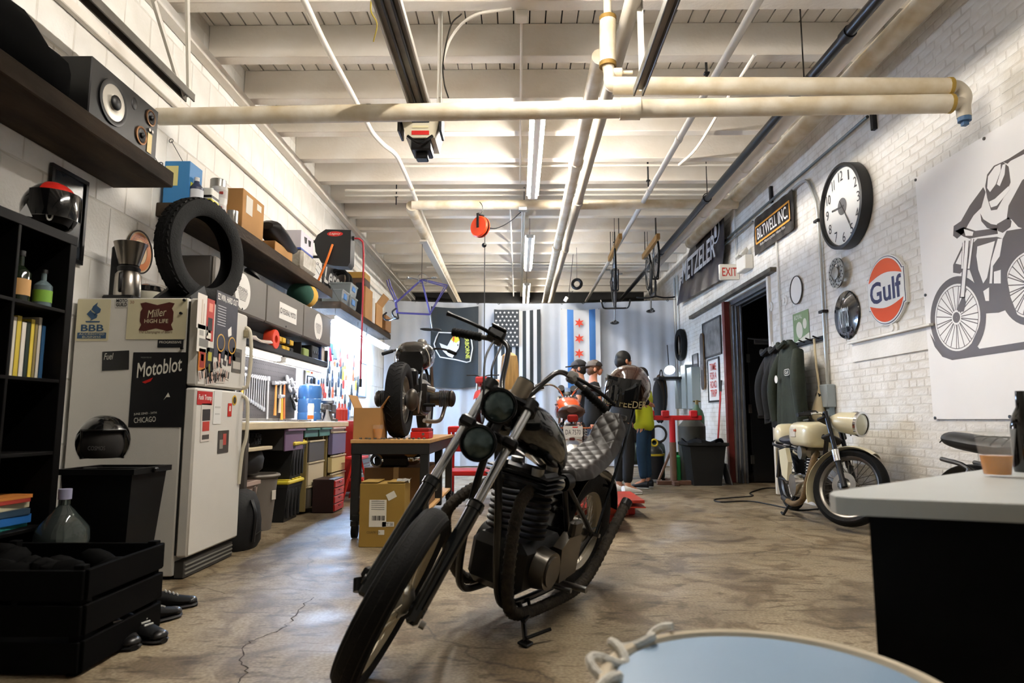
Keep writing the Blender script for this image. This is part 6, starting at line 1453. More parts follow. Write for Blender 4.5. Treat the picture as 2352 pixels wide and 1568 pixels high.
# --- coats on a rack beside the door
q = RP(1840, 790, XR - .02)
ry = 7.45; rz_ = RP(1840, 790).z
t = thing('coat_rack', 'black coat rack rail with pegs beside the doorway', 'coat rack', (XR, ry, rz_)); G().box((XR - .012, ry, rz_), (.024, .9, .05), .003).o('rail', BLACK, t, world=True)
for k in range(5): G().cyl((XR - .02, ry - .36 + .18 * k, rz_), (XR - .09, ry - .36 + .18 * k, rz_ + .03), .009, n=7).o('peg', BLACK, t, world=True)
def coat(label, y, w_, L, col, seed, x=XR - .17, sleeve=True):
    rnd = random.Random(seed); t = thing('jacket', label, 'jacket', (x, y, rz_ - L), group='jackets on the coat rack'); m_ = mat(col, .85, var=.35, scale=7, bump=.4, bscale=30)
    rings = []; ph = [rnd.uniform(0, 6.28) for _ in range(4)]
    for k, (z, s, d) in enumerate(((.02, .1, .3), (-.04, .34, .6), (-.11, .62, .85), (-.25, .8, .95), (-.45, .9, 1), (-.65, .96, 1.05), (-.85, 1.0, 1.1), (-1, 1.0, 1.05))):
        ring = []; am = .05 + .16 * k / 7
        for i in range(40):
            a = 2 * math.pi * i / 40; f_ = 1 + am * (.6 * math.sin(3 * a + ph[0]) + .5 * math.sin(7 * a + ph[1] + .25 * k) + .25 * math.sin(12 * a + ph[2]))
            ring.append(Vector((x + .1 * d * math.cos(a) * f_, y + w_ / 2 * s * math.sin(a) * (1 + .3 * (f_ - 1)), rz_ + z * L + (.03 * math.sin(2 * a + ph[3]) if k == 7 else 0))))
        rings.append(ring)
    G().loft(rings).o('body', m_, t, world=True)
    if sleeve:
        for s in (-1, 1):
            p0 = Vector((x, y + s * w_ * .33, rz_ - .13 * L)); G().tube(curve([p0, p0 + Vector((-.06, s * .1, -.25 * L)), p0 + Vector((-.07, s * .15, -.5 * L)), p0 + Vector((-.05, s * .14, -.78 * L))], 4), [.06, .065, .07, .072, .075, .075, .075, .073, .07, .068, .066, .064, .06], 10).o('sleeve', m_, t, world=True)
        G().tube(curve([(x - .09, y - .1, rz_ - .02), (x - .12, y, rz_ - .07), (x - .09, y + .1, rz_ - .02)]), .03, 8).o('collar', m_, t, world=True)
    return t
j1 = coat('olive green jacket with patches hanging on the rack', 7.34, .62, .98, '#20271a', 3, XR - .24)
fr = onR(7.16, rz_ - .36, XR - .36); flat(rrect(.15, .07, .03), fr, mat('#e2ded6', .6), 'name_patch', j1); flat(rrect(.138, .058, .025), fr, mat('#1c2018', .6), 'name_patch_field', j1, z=.002); text('Gulf', .09, .035, fr @ T(0, 0, .003), mat('#e2ded6', .6), 'lettering', j1)
flat(oval(.045, .045), onR(7.44, rz_ - .42, XR - .37), mat('#d5d2ca', .6), 'round_patch', j1)
coat('black coat hanging behind the green jacket on the rack', 7.78, .5, .95, '#0d0d0e', 8, XR - .16)
coat('black jacket hanging nearest the doorway', 8.08, .36, .9, '#111113', 14, XR - .15)
t = thing('canvas_bag', 'cream canvas strap bag hanging on the coat rack', 'bag', (XR - .08, 7.02, rz_ - .95)); G().tube(curve([(XR - .07, 7.1, rz_), (XR - .09, 7.04, rz_ - .3), (XR - .1, 6.98, rz_ - .55), (XR - .12, 6.98, rz_ - .8), (XR - .12, 6.98, rz_ - .9)], 4), [.012] * 9 + [.03, .05, .062, .07, .07, .065, .05, .03], 10, flat=1).o('bag', mat('#cfbf9d', .8), t, world=True)
# --- pictures left of the doorway
def rpic(name, label, x0, y0, x1, y1, mt_, art, cat='picture', bw=.03):
    a = RP(x0, y0); b = RP(x1, y1); cx, cz = (a.y + b.y) / 2, (a.z + b.z) / 2; fr = onR(cx, cz, XR - .005); w_ = abs(a.y - b.y); h_ = abs(a.z - b.z)
    t = thing(name, label, cat, (XR, cx, cz - h_ / 2)); picture_frame(t, fr, w_, h_, mt_, bw, art); return t, fr, w_, h_
rpic('framed_picture', 'large black framed photo collage beside the red door frame', 1615, 744, 1660, 812, mat('#2a2725', .5), mat('#8d8a85', .4, var=.6, scale=6, col2='#4a4846'))
t, fr, w_, h_ = rpic('framed_poster', 'black framed poster with red lettering on white', 1627, 826, 1657, 922, mat('#1b1a1a', .5), mat('#e3e1dc', .5))
for i, s in enumerate(('TIME', 'FOR A', 'ROAD', 'TRIP')): text(s, w_ * .55, h_ * .16, fr @ T(0, h_ * (.3 - .2 * i), .02), mat('#c1382c', .5), 'lettering', t, off=.01)
rpic('framed_picture', 'small grey photograph left of the skateboard deck', 1592, 815, 1606, 855, mat('#55524f', .5), mat('#7d7b78', .5, var=.5, scale=8), bw=.02)
rpic('wood_plaque', 'small plaque with white top and wood lower half', 1598, 868, 1610, 925, mat('#3a2f26', .5), mat('#b57a45', .6, var=.4, scale=3), 'plaque', bw=.015)
q = RP(1612, 830, XR - .05); t = thing('skateboard_deck', 'dark skateboard deck mounted upright on the wall', 'skateboard', (XR, q.y, q.z - .4)); fr = onR(q.y, q.z, XR - .04); h_ = 1.0
G(fr).prism(rrect(.2, h_, .1, 8), .012).o('deck', mat('#4a4440', .5), t, world=True); G(fr).prism(rrect(.205, h_ + .005, .1, 8), .006, z0=-.006).o('ply_edge', mat('#b98c52', .6), t, world=True); text('BACK', .08, .1, fr @ T(0, -.1, .013), mat('#cfcbc4', .5), 'lettering', t)
q = RP(1563, 792, XR - .06); t = thing('spare_tyre', 'black tyre hung on the wall beside the corner conduits', 'tyre', (XR, q.y, q.z - .3)); tyre_g(G(), onR(q.y, q.z, XR - .06), .32, .1, .2, n=30).o('tyre', RUBBER, t, world=True)
for i, (x0, x1, y0, y1) in enumerate(((1550, 1562, 870, 938), (1564, 1577, 840, 938), (1578, 1592, 845, 938))):
    a = RP(x0, y0, XR - .15); b = RP(x1, y1, XR - .15); solo(G().box((XR - .08, (a.y + b.y) / 2, (a.z + b.z) / 2), (.16, abs(a.y - b.y) - .02, a.z - b.z), .008), 'breaker_panel', mat('#8b9594', .45), ('grey electrical panel farthest into the corner', 'middle grey electrical panel on the wall', 'grey electrical panel nearest the plaque')[i], 'electrical box')
for i, x in enumerate((1553, 1560)): 
    q = RP(x, 700); pipe('conduit', [(XR - .03, q.y, 3.9), (XR - .03, q.y, 1.8)], .02, mat('#c6cbcb', .4, .3), ('left', 'right')[i] + ' upright conduit rising from the corner panels', 'conduit', n=8)
q = RP(1530, 880, XR - .15); t = thing('hanging_gear', 'dark bundle of straps and jackets hanging in the far corner', 'gear', (XR - .3, 13.0, .9))
for k in range(6): G().ell((XR - .6 + .03 * k, 12.7 + .05 * k, 1.3 + .06 * (k % 3)), (.1, .12, .42), RX(3 * k - 8), 12, 8).o('garment', mat(('#17181c', '#2c2a28', '#3b2a1c', '#0f1012', '#232a33', '#54452f')[k], .85), t, world=True)
G().torus((XR - .5, 12.8, 1.8), .12, .012, (1, 0, 0), 20, 6).o('hook_ring', BLACK, t, world=True); G().box((XR - .3, 12.8, 1.75), (.6, .5, .05), .004).o('bracket', BLACK, t, world=True)
# --- floor things along the right wall
p = atZ(1602, 1106); p.y = 9.9; p.x = 2.76
t = thing('trash_can', 'large black square trash can with flared rim by the door', 'trash can', (p.x, p.y, 0)); G().loft([[Vector((s * a, q * a, z)) for s, q in ((-1, -1), (1, -1), (1, 1), (-1, 1))] for a, z in ((.2, 0), (.26, .56), (.3, .58), (.3, .62), (.27, .62), (.24, .4))]).o('can', mat('#111213', .55), t)
G().sheet([[Vector((.3 * math.cos(a) * (1 + .05 * math.sin(7 * a)), .3 * math.sin(a) * (1 + .05 * math.sin(9 * a)), .6 + .03 * math.sin(5 * a) + dz)) for a in [2 * math.pi * i / 36 for i in range(37)]] for dz in (0, .05)], .004).o('bag_rim', BLACK, t)
t = thing('gas_cylinder', 'green gas cylinder standing behind the trash can', 'cylinder', (2.92, 10.75, 0)); G().lathe([(.001, 0), (.11, 0), (.115, .03), (.115, 1.0), (.09, 1.1), (.04, 1.15), (.03, 1.2), (.001, 1.2)], 24).o('tank', mat('#3c5a40', .45, var=.25), t); G().cyl((0, 0, 1.2), (0, 0, 1.27), .03).cyl((-.06, 0, 1.25), (.06, 0, 1.25), .012).o('valve', mat('#7a6a45', .4, .8), t)
solo(G().lathe([(.001, 0), (.2, 0), (.21, .85), (.12, .95), (.06, 1.0), (.001, 1.0)], 22, T(2.74, 10.42, 0)), 'blackened_tank', mat('#3a3a32', .6, var=.4), 'grimy grey tank standing between trash can and cylinder', 'tank')
t = thing('push_broom', 'red-handled broom leaning on the wall by the door', 'broom', (3.12, 10.5, 0)); G().cyl((3.06, 10.32, .03), (3.25, 10.5, 1.5), .014, n=8).o('handle', mat('#b3272a', .4), t, world=True); G().box((3.04, 10.3, .06), (.1, .4, .12), .02).o('brush', BLACK, t, world=True)
G().cyl((3.238, 10.49, 1.4), (3.262, 10.51, 1.58), .018, n=8).o('grip', BLACK, t, world=True)
t = thing('dust_pan', 'grey metal dustpan propped by the red door frame', 'dustpan', (3.1, 9.98, 0)); G(T(3.14, 9.92, 0) @ RY(-14)).box((0, 0, .16), (.02, .3, .32), .004).o('pan', mat('#77797b', .4, .5), t, world=True); G(T(3.14, 9.92, 0) @ RY(-14)).box((.0, 0, .42), (.03, .04, .22), .008).o('handle', mat('#4a4d50', .4), t, world=True)
rs = Vector((2.2, 9.85, 0))
t = thing('repair_stand', 'red-topped metal workstand at the right behind the jeans', 'stand', rs); RS = mat('#c9232a', .4)
G().box((.14, 0, .98), (.8, .07, .07), .008).o('beam', RS, t)
for x in (-.22, 0, .42): G().box((x, -.0, 1.04), (.1, .12, .1), .01).o('clamp_block', RS, t)
G().cyl((.1, 0, .6), (.1, 0, .98), .045).o('red_column', RS, t); G().cyl((.1, 0, .06), (.1, 0, .62), .05).o('column', mat('#7c5f49', .6, var=.3), t)
G().box((.1, 0, .03), (.5, .08, .06), .006).box((.1, .1, .03), (.08, .6, .06), .006).o('foot', mat('#6b4a38', .6), t); G().cyl((-.1, .1, .06), (.08, .02, .5), .02, n=8).o('brace', mat('#7c5f49', .6), t)
t = thing('air_compressor', 'dark green compressor with black motor behind the workstand', 'compressor', (2.05, 10.9, 0)); G().lathe([(.001, -.36), (.14, -.34), (.2, -.26), (.2, .26), (.14, .34), (.001, .36)], 22, T(0, 0, .42) @ RY(90)).o('tank', mat('#27332c', .45), t); G().box((0, 0, .72), (.36, .3, .26), .02).o('motor', BLACK, t); G().torus((.24, -.1, .72), .13, .02, (0, 1, 0), 24, 6).o('flywheel', DARKSTEEL, t)
for x in (-.25, .25): G().box((x, 0, .12), (.05, .3, .24), .006).o('leg', BLACK, t)
t = thing('shop_vacuum', 'black canister vacuum with yellow trim under the workstand', 'vacuum', (2.1, 10.3, 0)); G().lathe([(.001, .05), (.16, .05), (.17, .1), (.17, .4), (.001, .4)], 24).o('tank', mat('#23252a', .3), t); G().lathe([(.172, .4), (.175, .43), (.001, .43)], 24).o('yellow_ring', mat('#c9b52e', .5), t); G().ell((0, 0, .43), (.15, .15, .14), lo=0, hi=90).o('motor_head', mat('#2b302d', .45), t); G().torus((0, -.1, .6), .05, .014, (0, 1, 0), 16, 6).o('carry_handle', mat('#c9b52e', .5), t)
for a in (0, 120, 240): G(RZ(a)).ell((.15, 0, .03), (.03, .03, .03)).o('caster', BLACK, t)
t = thing('green_jug', 'bright green jug tucked beside the trash can', 'jug', (2.5, 10.45, 0)); G().box((0, 0, .2), (.12, .14, .4), .03).o('jug', mat('#2d9a55', .4), t); G().cyl((0, 0, .4), (0, 0, .45), .03).o('cap', mat('#1f6f3c', .4), t)
# black cord on the floor
q = [atZ(*p) for p in ((1800, 1122), (1760, 1122), (1735, 1128), (1722, 1134), (1728, 1140), (1680, 1144), (1642, 1148), (1655, 1154), (1720, 1152), (1770, 1160), (1830, 1172), (1880, 1170))]
for v in q: v.z = .008
solo(G().tube(curve(q, 5), .008, 6), 'extension_cord', BLACK, 'black cord snaking on the floor behind the cream motorcycle', 'cord')
# ================================================================ CURTAIN AND FLAGS
CY_ = 13.45
t = thing('curtain', 'translucent white plastic curtain hung across the whole room', 'curtain', (.2, CY_, 0))
rows = []
def cz(x): return 3.43 - .07 * math.sin(math.pi * (x + 2.75) / 5.95)
for j in range(14):
    v = j / 13; row = []
    for i in range(121):
        x = -2.78 + 6.02 * i / 120; row.append(Vector((x, CY_ + (.035 * math.sin(i * .55) + .02 * math.sin(i * 1.3 + 1)) * (.3 + v), cz(x) * (1 - v) + .02 * v)))
    rows.append(row)
G().sheet(rows, .004).o('sheet', mat('#c3c8ce', .38, var=.08, scale=2, bump=.5, bscale=6), t, world=True)
g = G(); g.tube([Vector((-2.8 + 6.1 * i / 20, CY_, cz(-2.8 + 6.1 * i / 20) + .01)) for i in range(21)], .005, 5); g.o('wire', DARKSTEEL, t, world=True)
for i in range(14):
    x = -2.6 + .44 * i; G().torus((x, CY_, cz(x)), .02, .005, (0, 1, 0), 10, 5).o('ring', BLACK, t, world=True)
def flag(name, label, x0, x1, zt, zb, y, stripes, material=None, wave=.02):
    # vertical hanging cloth in column strips: stripes [(u0, u1, material)]
    t = thing(name, label, 'flag', ((x0 + x1) / 2, y, zb), group='flags hung on the curtain')
    for u0, u1, m_ in stripes:
        n = max(2, int((u1 - u0) * 24)); rows = []
        for j in range(15):
            v = j / 14; rows.append([Vector((x0 + (x1 - x0) * (u0 + (u1 - u0) * i / n), y + wave * math.sin((u0 + (u1 - u0) * i / n) * 14 + v * 2) * (.3 + v), zt - .04 * math.sin(math.pi * (u0 + (u1 - u0) * i / n)) - (zt - zb) * v)) for i in range(n + 1)])
        G().sheet(rows, .003).o('cloth' if len(stripes) == 1 else 'stripe', m_, t, world=True)
    for u_ in (.03, .97): x = x0 + (x1 - x0) * u_; G().cyl((x, y - .01, zt - .015), (x, CY_ + .01, zt - .01), .008, n=6).o('clip', BLACK, t, world=True)
    return t
FY = CY_ - .12
DKF = mat('#2c3234', .75, var=.1); WHF = mat('#d6d6d4', .75); BLF = mat('#4a7fbf', .75)
a = atY(990, 703, FY); b = atY(1098, 887, FY)
t = flag('dark_flag', 'dark grey flag with an eagle head badge', a.x, b.x, a.z, b.z, FY, [(0, 1, DKF)])
fr = plane((atY(1042, 797, FY).x, FY - .045, atY(1042, 797, FY).z), (1, 0, 0), (0, 0, 1)); k = FY / 1500 * 1.02
def fpt(x, y): return ((x - 1042) * k, (797 - y) * k)
out = [fpt(*p) for p in ((1003, 775), (1008, 764), (1062, 766), (1068, 762), (1080, 764), (1085, 800), (1080, 830), (1072, 832), (1048, 826), (1012, 820), (1003, 805), (998, 790))]
G(fr).tube([(*p, 0) for p in out], .014, 5, closed=True).o('badge_outline', mat('#e4e4e2', .7), t, world=True)
flat([fpt(*p) for p in ((1010, 788), (1028, 795), (1036, 780), (1043, 772), (1050, 772), (1056, 785), (1054, 800), (1046, 812), (1040, 822), (1030, 818), (1018, 806))], fr, mat('#dfe0dc', .7), 'eagle_head', t)
flat([fpt(*p) for p in ((1036, 780), (1043, 771), (1051, 771), (1056, 782), (1048, 788), (1040, 784))], fr, mat('#d8cf3c', .7), 'eagle_beak', t, z=.003); flat([fpt(*p) for p in ((1040, 777), (1043, 770), (1044, 780), (1042, 788))], fr, mat('#d8502c', .7), 'eagle_tongue', t, z=.005)
flat([(x * .011, y * .02) for x, y in oval(1, 1, 12)], fr @ T(*fpt(1052, 793), 0), BLACK, 'eagle_eye', t, z=.005)
text('AIRBORNE', .5, .085, fr @ T(*fpt(1073, 796), .003) @ RZ(-86), mat('#d8dc5a', .7), 'lettering', t, off=.015)
a = atY(1135, 710, FY); b = atY(1242, 892, FY); zb2 = a.z - 1.66
W_ = b.x - a.x; st = []
n7 = 13
t = flag('striped_flag', 'black and white stars and stripes flag hung vertically', a.x, b.x, a.z, zb2, FY, [(i / 13, (i + 1) / 13, DKF if i % 2 == 0 else WHF) for i in range(13)])
cf = plane((a.x + W_ * .27, FY - .05, a.z - .38), (1, 0, 0), (0, 0, 1))
G(cf).prism([(-W_ * .27, -.41), (W_ * .27, -.41), (W_ * .27, .36), (-W_ * .27, .36)], .004).o('canton', mat('#33373a', .75), t, world=True)
g = 0
for r_ in range(9):
    for c_ in range(6 if r_ % 2 == 0 else 5):
        u = -W_ * .225 + c_ * W_ * .09 + (W_ * .045 if r_ % 2 else 0); flat(star(5, .03, .012, -90 + 180), cf @ T(u, .3 - r_ * .083, .004), WHITE, 'star', t)
a = atY(1287, 708, FY); b = atY(1381, 890, FY); W_ = b.x - a.x
t = flag('city_flag', 'white flag with two blue bands and red stars', a.x, b.x, a.z, a.z - 1.62, FY, [(0, .17, WHF), (.17, .33, BLF), (.33, .72, WHF), (.72, .88, BLF), (.88, 1, WHF)])
for zz in (742, 778, 812, 848):
    q = atY(1330, zz, FY); flat(star(6, .105, .045), plane((q.x, FY - .05, q.z), (1, 0, 0), (0, 0, 1)), mat('#d9452a', .7), 'red_star', t)
# the lamp that makes the bright spot in the corner
q = atY(1537, 846, 13.2); t = thing('clamp_lamp', 'small bright clamp lamp against the curtain in the far corner', 'lamp', q); G(T(q)).ell((0, 0, 0), (.05, .05, .05), None, 12, 8).o('bulb', mat('#eef4ff', .5, emit=120), t, world=True); G(T(q)).lathe([(.11, -.06), (.05, .02), (.02, .07), (.001, .08)], 18, RX(-50)).o('shade', mat('#9a9a98', .4, .7), t, world=True); G().cyl(q + Vector((0, .03, .08)), q + Vector((.02, .2, .5)), .01, n=6).o('arm', DARKSTEEL, t, world=True)
# ================================================================ MOTORCYCLES
def mwheel(t, m, R, w_, rimr, spokes=36, rimm=STEEL, name='wheel', knob=False, disc=None, hubm=ALU, tmat=RUBBER, n=48):
    # axle along local y at the origin of m
    q = m @ RX(90)
    wh = tyre_g(G(), q, R, w_, rimr + .012, n=n).o(name + '_tyre', tmat, t)
    G().lathe([(rimr + .022, -w_ * .34), (rimr + .006, -w_ * .34), (rimr - .012, -w_ * .18), (rimr - .012, w_ * .18), (rimr + .006, w_ * .34), (rimr + .022, w_ * .34)], n, q).o(name + '_rim', rimm, wh)
    G().lathe([(.001, -.07), (.03, -.07), (.06, -.05), (.06, .05), (.03, .07), (.001, .07)], 20, q).o(name + '_hub', hubm, wh)
    g = G(m)
    for i in range(spokes):
        a = 2 * math.pi * i / spokes; b = a + (.5 if i % 2 else -.5); s = .045 * (1 if (i // 2) % 2 else -1)
        g.cyl((.055 * math.cos(b), s, .055 * math.sin(b)), (rimr * math.cos(a), 0, rimr * math.sin(a)), .0028, n=4, caps=False)
    g.o(name + '_spokes', rimm, wh)
    if disc: G().lathe([(disc * .55, .085), (disc, .085), (disc, .09), (disc * .55, .09), (disc * .55, .085)], 30, q).o('brake_disc', STEEL, wh)
    if knob: tread(q, R, w_, knob, 4, .01, 'tread_blocks', wh)
    return wh
def fins(g, c, r_, h, n, w_=None):
    for i in range(n):
        z = c[2] + h * i / (n - 1)
        if w_: g.box((c[0], c[1], z), (w_[0], w_[1], h / n * .45), .004)
        else: g.cyl((c[0], c[1], z - h / n * .22), (c[0], c[1], z + h / n * .22), r_, n=20)
def cyl_ax(g, m, c, r_, L, ax='y', n=18):
    d = {'x': Vector((L / 2, 0, 0)), 'y': Vector((0, L / 2, 0)), 'z': Vector((0, 0, L / 2))}[ax]; c = Vector(c); g.cyl(c - d, c + d, r_, n=n)
def lens(t, m, r_, depth, body, glassm, ring, name='headlight'):
    # lamp looking along local +x
    q = m @ RY(90)
    hl = G().lathe([(.001, -depth), (r_ * .55, -depth * .92), (r_ * .9, -depth * .5), (r_, 0), (r_ * .98, .008), (r_ * .9, .008)], 28, q).o(name, body, t)
    G().lathe([(r_ * .92, .004), (r_ * 1.03, .004), (r_ * 1.03, .018), (r_ * .93, .02)], 28, q).o(name + '_ring', ring, hl)
    G().lathe([(.001, .03), (r_ * .4, .027), (r_ * .75, .018), (r_ * .93, .006)], 28, q).o(name + '_lens', glassm, hl)
    return hl
GLASS = mat('#46585a', .18, .55, coat=.5, var=.4, scale=40)
BLKM = mat('#080809', .38, ior=1.3)
# ---------------------------------------------------------------- the chopper in the foreground
LEAN, YAW, STEER, RAKE = 12.1, 239.7, 28.8, math.radians(36.2)
MB_ = T(.281, 3.905, 0) @ RZ(YAW) @ RX(-LEAN)
t = thing('chopper', 'black chopper motorcycle with twin stacked headlights in the foreground', 'motorcycle', m=MB_)
u = Vector((-math.sin(RAKE), 0, math.cos(RAKE))); f = Vector((math.cos(RAKE), 0, math.sin(RAKE))); NK = Vector((1.047, 0, 1.02))
FB = Matrix((f, Vector((0, 1, 0)), u)).transposed().to_4x4()
FM = T(NK) @ Matrix.Rotation(math.radians(STEER), 4, u) @ FB
mwheel(t, T(0, 0, .335), .335, .135, .215, 40, mat('#8f887a', .4, .9), 'rear_wheel', tmat=RUBBER)
fw_ = mwheel(t, FM @ T(.05, 0, -.894), .342, .1, .26, 40, mat('#b9b09a', .35, .9), 'front_wheel')
g = G()
for i in range(5): g.torus((0, (i - 2) * .016, 0), .3425 - abs(i - 2) * .004, .003, (0, 1, 0), 64, 4)
for v in range(len(g.v)): g.v[v] = (FM @ T(.05, 0, -.894)) @ g.v[v]
g.o('tread_ribs', mat('#1d1a17', .8), fw_, kind='stuff')
CHT = mat('#c9cdd2', .27, 1.0)
for s in (-1, 1):
    y = .1 * s
    fl = G(FM).cyl((.05, y, .06), (.05, y, -.5), .0195, n=18).o('fork_tube', CHT, t)
    G(FM).cyl((.05, y, -.455), (.05, y, -.9), .031, .029, n=18).cyl((.05, y, -.45), (.05, y, -.475), .036, n=18).box((.05, y, -.915), (.055, .05, .07), .012).cyl((.05, y - .03, -.894), (.05, y + .03, -.894), .02, n=12).o('fork_slider', mat('#16181a', .22, coat=.5), fl)
    G(FM).cyl((.05, y, -.44), (.05, y, -.46), .033, n=16).o('dust_seal', RUBBER, fl)
    G(FM).box((.05, y * 1.0, -.16), (.075, .07, .05), .012).o('lower_clamp', BLKM, fl); G(FM).cyl((.05, y, .02), (.05, y, .07), .032, n=16).o('upper_clamp', BLKM, fl)
    if s < 0: G(FM).box((.0, y - .035, -.87), (.1, .03, .05), .012).cyl((.0, y - .045, -.89), (.0, y - .02, -.93), .03, n=12).o('caliper_bracket', BLKM, fl)
    else: G(FM).cyl((.05, y + .03, -.93), (.05, y + .05, -.93), .014, n=10).o('axle_nut', STEEL, fl)
G(FM).box((.02, 0, .04), (.11, .27, .035), .012).o('top_yoke', BLKM, t); G(FM).box((.02, 0, -.16), (.11, .25, .04), .012).o('bottom_yoke', BLKM, t)
G(FM).cyl((0, 0, -.18), (0, 0, .05), .032, n=16).o('steering_head', BLKM, t)
LB = mat('#0a0c0d', .22, coat=.5)
for z, x in ((-.10, .215), (-.272, .19)):
    lens(t, FM @ T(x, 0, z) @ RY(-28) if False else FM @ T(x, 0, z) @ RY(math.degrees(RAKE) - 8), .072, .1, LB, GLASS, BLKM)
G(FM).tube([(.05, 0, -.02), (.16, 0, -.1), (.14, 0, -.27), (.04, 0, -.2)], .012, 7).box((.1, 0, -.19), (.08, .05, .05), .008).o('headlight_bracket', BLKM, t)
# handlebar
HB = mat('#0c0c0d', .3, coat=.3)
for s in (-1, 1):
    G(FM).tube(curve([(.02, .035 * s, .05), (.0, .07 * s, .12), (0, .1 * s, .22), (0, .125 * s, .285), (-.01, .165 * s, .312), (-.03, .22 * s, .308), (-.08, .4 * s, .28)], 5), .0125, 10).o('handlebar', HB, t)
    a, b = Vector((-.045, .27 * s, .3)), Vector((-.085, .41 * s, .277)); gr = G(FM).cyl(a, b, .019, n=14).o('grip', RUBBER, t)
    g = G(FM)
    for k in range(9): p = a.lerp(b, .06 + .11 * k); d = (b - a).normalized() * .004; g.cyl(p - d, p + d, .0215, n=12)
    g.o('grip_ribs', RUBBER, gr)
G(FM).box((-.02, -.21, .325), (.075, .085, .05), .01).box((-.01, -.21, .355), (.07, .08, .012), .004).o('brake_reservoir', BLKM, t)
G(FM).tube(curve([(.02, -.2, .3), (.045, -.27, .292), (.05, -.36, .285), (.035, -.45, .285)], 4), [.009] * 12 + [.013], 8).o('brake_lever', BLKM, t)
G(FM).box((-.01, .2, .31), (.05, .05, .05), .01).cyl((.0, .215, .3), (.03, .215, .29), .012, n=8).o('clutch_perch', STEEL, t)
G(FM).tube(curve([(.02, .21, .3), (.04, .28, .285), (.045, .36, .268), (.03, .43, .258)], 4), .009, 8).o('clutch_lever', BLKM, t)
for s, c in ((-1, [(.01, -.2, .29), (.06, -.18, .15), (.08, -.11, .0), (.06, -.06, -.1)]), (-1, [(.0, -.16, .29), (.04, -.13, .12), (.02, -.05, .02)]), (1, [(.01, .19, .29), (.03, .13, .27), (.05, .08, .15), (.03, .04, .04)])):
    G(FM).tube(curve(c), .005, 6).o('cable', mat('#2a1c1c', .5) if s > 0 else BLKM, t)
G(FM).cyl((.03, .03, .06), (.05, .03, .145), .042, n=24).o('speedometer', mat('#8c8273', .3, .9), t)
G(FM).cyl((.05, .03, .145), (.052, .03, .152), .038, n=20).o('speedometer_glass', GLASS, t)
# frame
FRM = mat('#0d0d0e', .3, coat=.3)
nk1 = (1.03, 0, .97); nk2 = (1.1, 0, .86)
G().tube(curve([nk1, (.8, 0, .9), (.5, 0, .74), (.38, 0, .66)]), .019, 10).o('backbone', FRM, t)
for s in (-1, 1):
    G().tube(curve([(1.08, .02 * s, .88), (1.06, .07 * s, .6), (1.02, .1 * s, .3), (.95, .11 * s, .17), (.8, .11 * s, .14), (.4, .11 * s, .14), (.25, .1 * s, .2), (.0, .09 * s, .335)], 5), .017, 9).o('cradle_tube', FRM, t)
    G().tube(curve([(.42, .04 * s, .69), (.3, .08 * s, .56), (.12, .09 * s, .42), (0, .09 * s, .335)]), .015, 9).o('rear_stay', FRM, t)
    G().tube([(.4, .05 * s, .66), (.36, .1 * s, .4), (.36, .11 * s, .15)], .015, 9).o('seat_tube', FRM, t)
    G().box((0, .095 * s, .335), (.09, .012, .07), .01).o('axle_plate', FRM, t)
G().cyl((0, -.14, .335), (0, .14, .335), .012, n=10).o('rear_axle', STEEL, t)
# tank
def tank(t, prof, material, name='fuel_tank', n=20, cap=None, parent=None, ex=.75):
    # prof: (x, half width, z bottom, z top)
    rings = []
    for x, w_, z0, z1 in prof:
        c = (z0 + z1) / 2; h = (z1 - z0) / 2
        rings.append([Vector((x, w_ * math.copysign(abs(math.cos(a)) ** ex, math.cos(a)), c + h * math.copysign(abs(math.sin(a)) ** (ex + .05), math.sin(a)))) for a in [2 * math.pi * i / n for i in range(n)]])
    return G().loft(rings).o(name, material, parent or t, ang=60)
tk = tank(t, ((.985, .03, .93, .97), (.97, .075, .89, 1.03), (.9, .115, .85, 1.07), (.78, .135, .81, 1.04), (.64, .13, .76, .97), (.52, .1, .71, .87), (.45, .06, .7, .79), (.435, .02, .71, .75)), GLOSS)
G().cyl((.84, .0, 1.06), (.845, 0, 1.085), .032, n=18).o('fuel_cap', CHROME, tk)
# engine: upright twin
ALUD = mat('#4c4843', .42, .8, var=.4, scale=16); BLKE = mat('#0a0a0a', .45, var=.3, scale=14, ior=1.3)
e = G().box((.68, 0, .3), (.44, .3, .24), .04).box((.62, 0, .22), (.5, .24, .1), .03).o('crankcase', BLKE, t)
for s in (-1, 1):
    g = G(); fins(g, (.74, .075 * s, .44), .082, .2, 8); g.o('cylinder', BLKE, t)
g = G(); fins(g, (.74, 0, .655), 0, .07, 4, (.19, .34)); g.box((.74, 0, .72), (.17, .3, .05), .02).o('cylinder_head', BLKE, t)
for x in (.67, .81):
    for s in (-1, 1): G().cyl((x, .1 * s, .73), (x, .1 * s, .765), .03, n=12).o('valve_cap', STEEL, t)
G().cyl((.6, .07, .655), (.5, .07, .66), .035, n=14).cyl((.6, -.07, .655), (.5, -.07, .66), .035, n=14).o('carburetor', ALU, t)
for s in (-1, 1): G().cyl((.47, .07 * s, .66), (.4, .07 * s, .66), .045, n=16).o('air_filter', BLKM, t)
G().cyl((.72, .145, .3), (.72, .215, .3), .1, .088, n=26).cyl((.72, .2, .3), (.72, .225, .3), .07, n=22).o('generator_cover', mat('#6f6a62', .32, .9, var=.2), t)
G().prism([(-.16, -.09), (.02, -.11), (.05, .06), (-.04, .12), (-.17, .1)], .05, plane((.56, .15, .32), (1, 0, 0), (0, 0, 1), (0, -1, 0)) @ T(0, 0, -.05)).o('sprocket_cover', mat('#6f6a62', .36, .9, var=.25), t)
G().cyl((.66, -.145, .3), (.66, -.2, .3), .12, n=26).o('clutch_cover', BLKE, t)
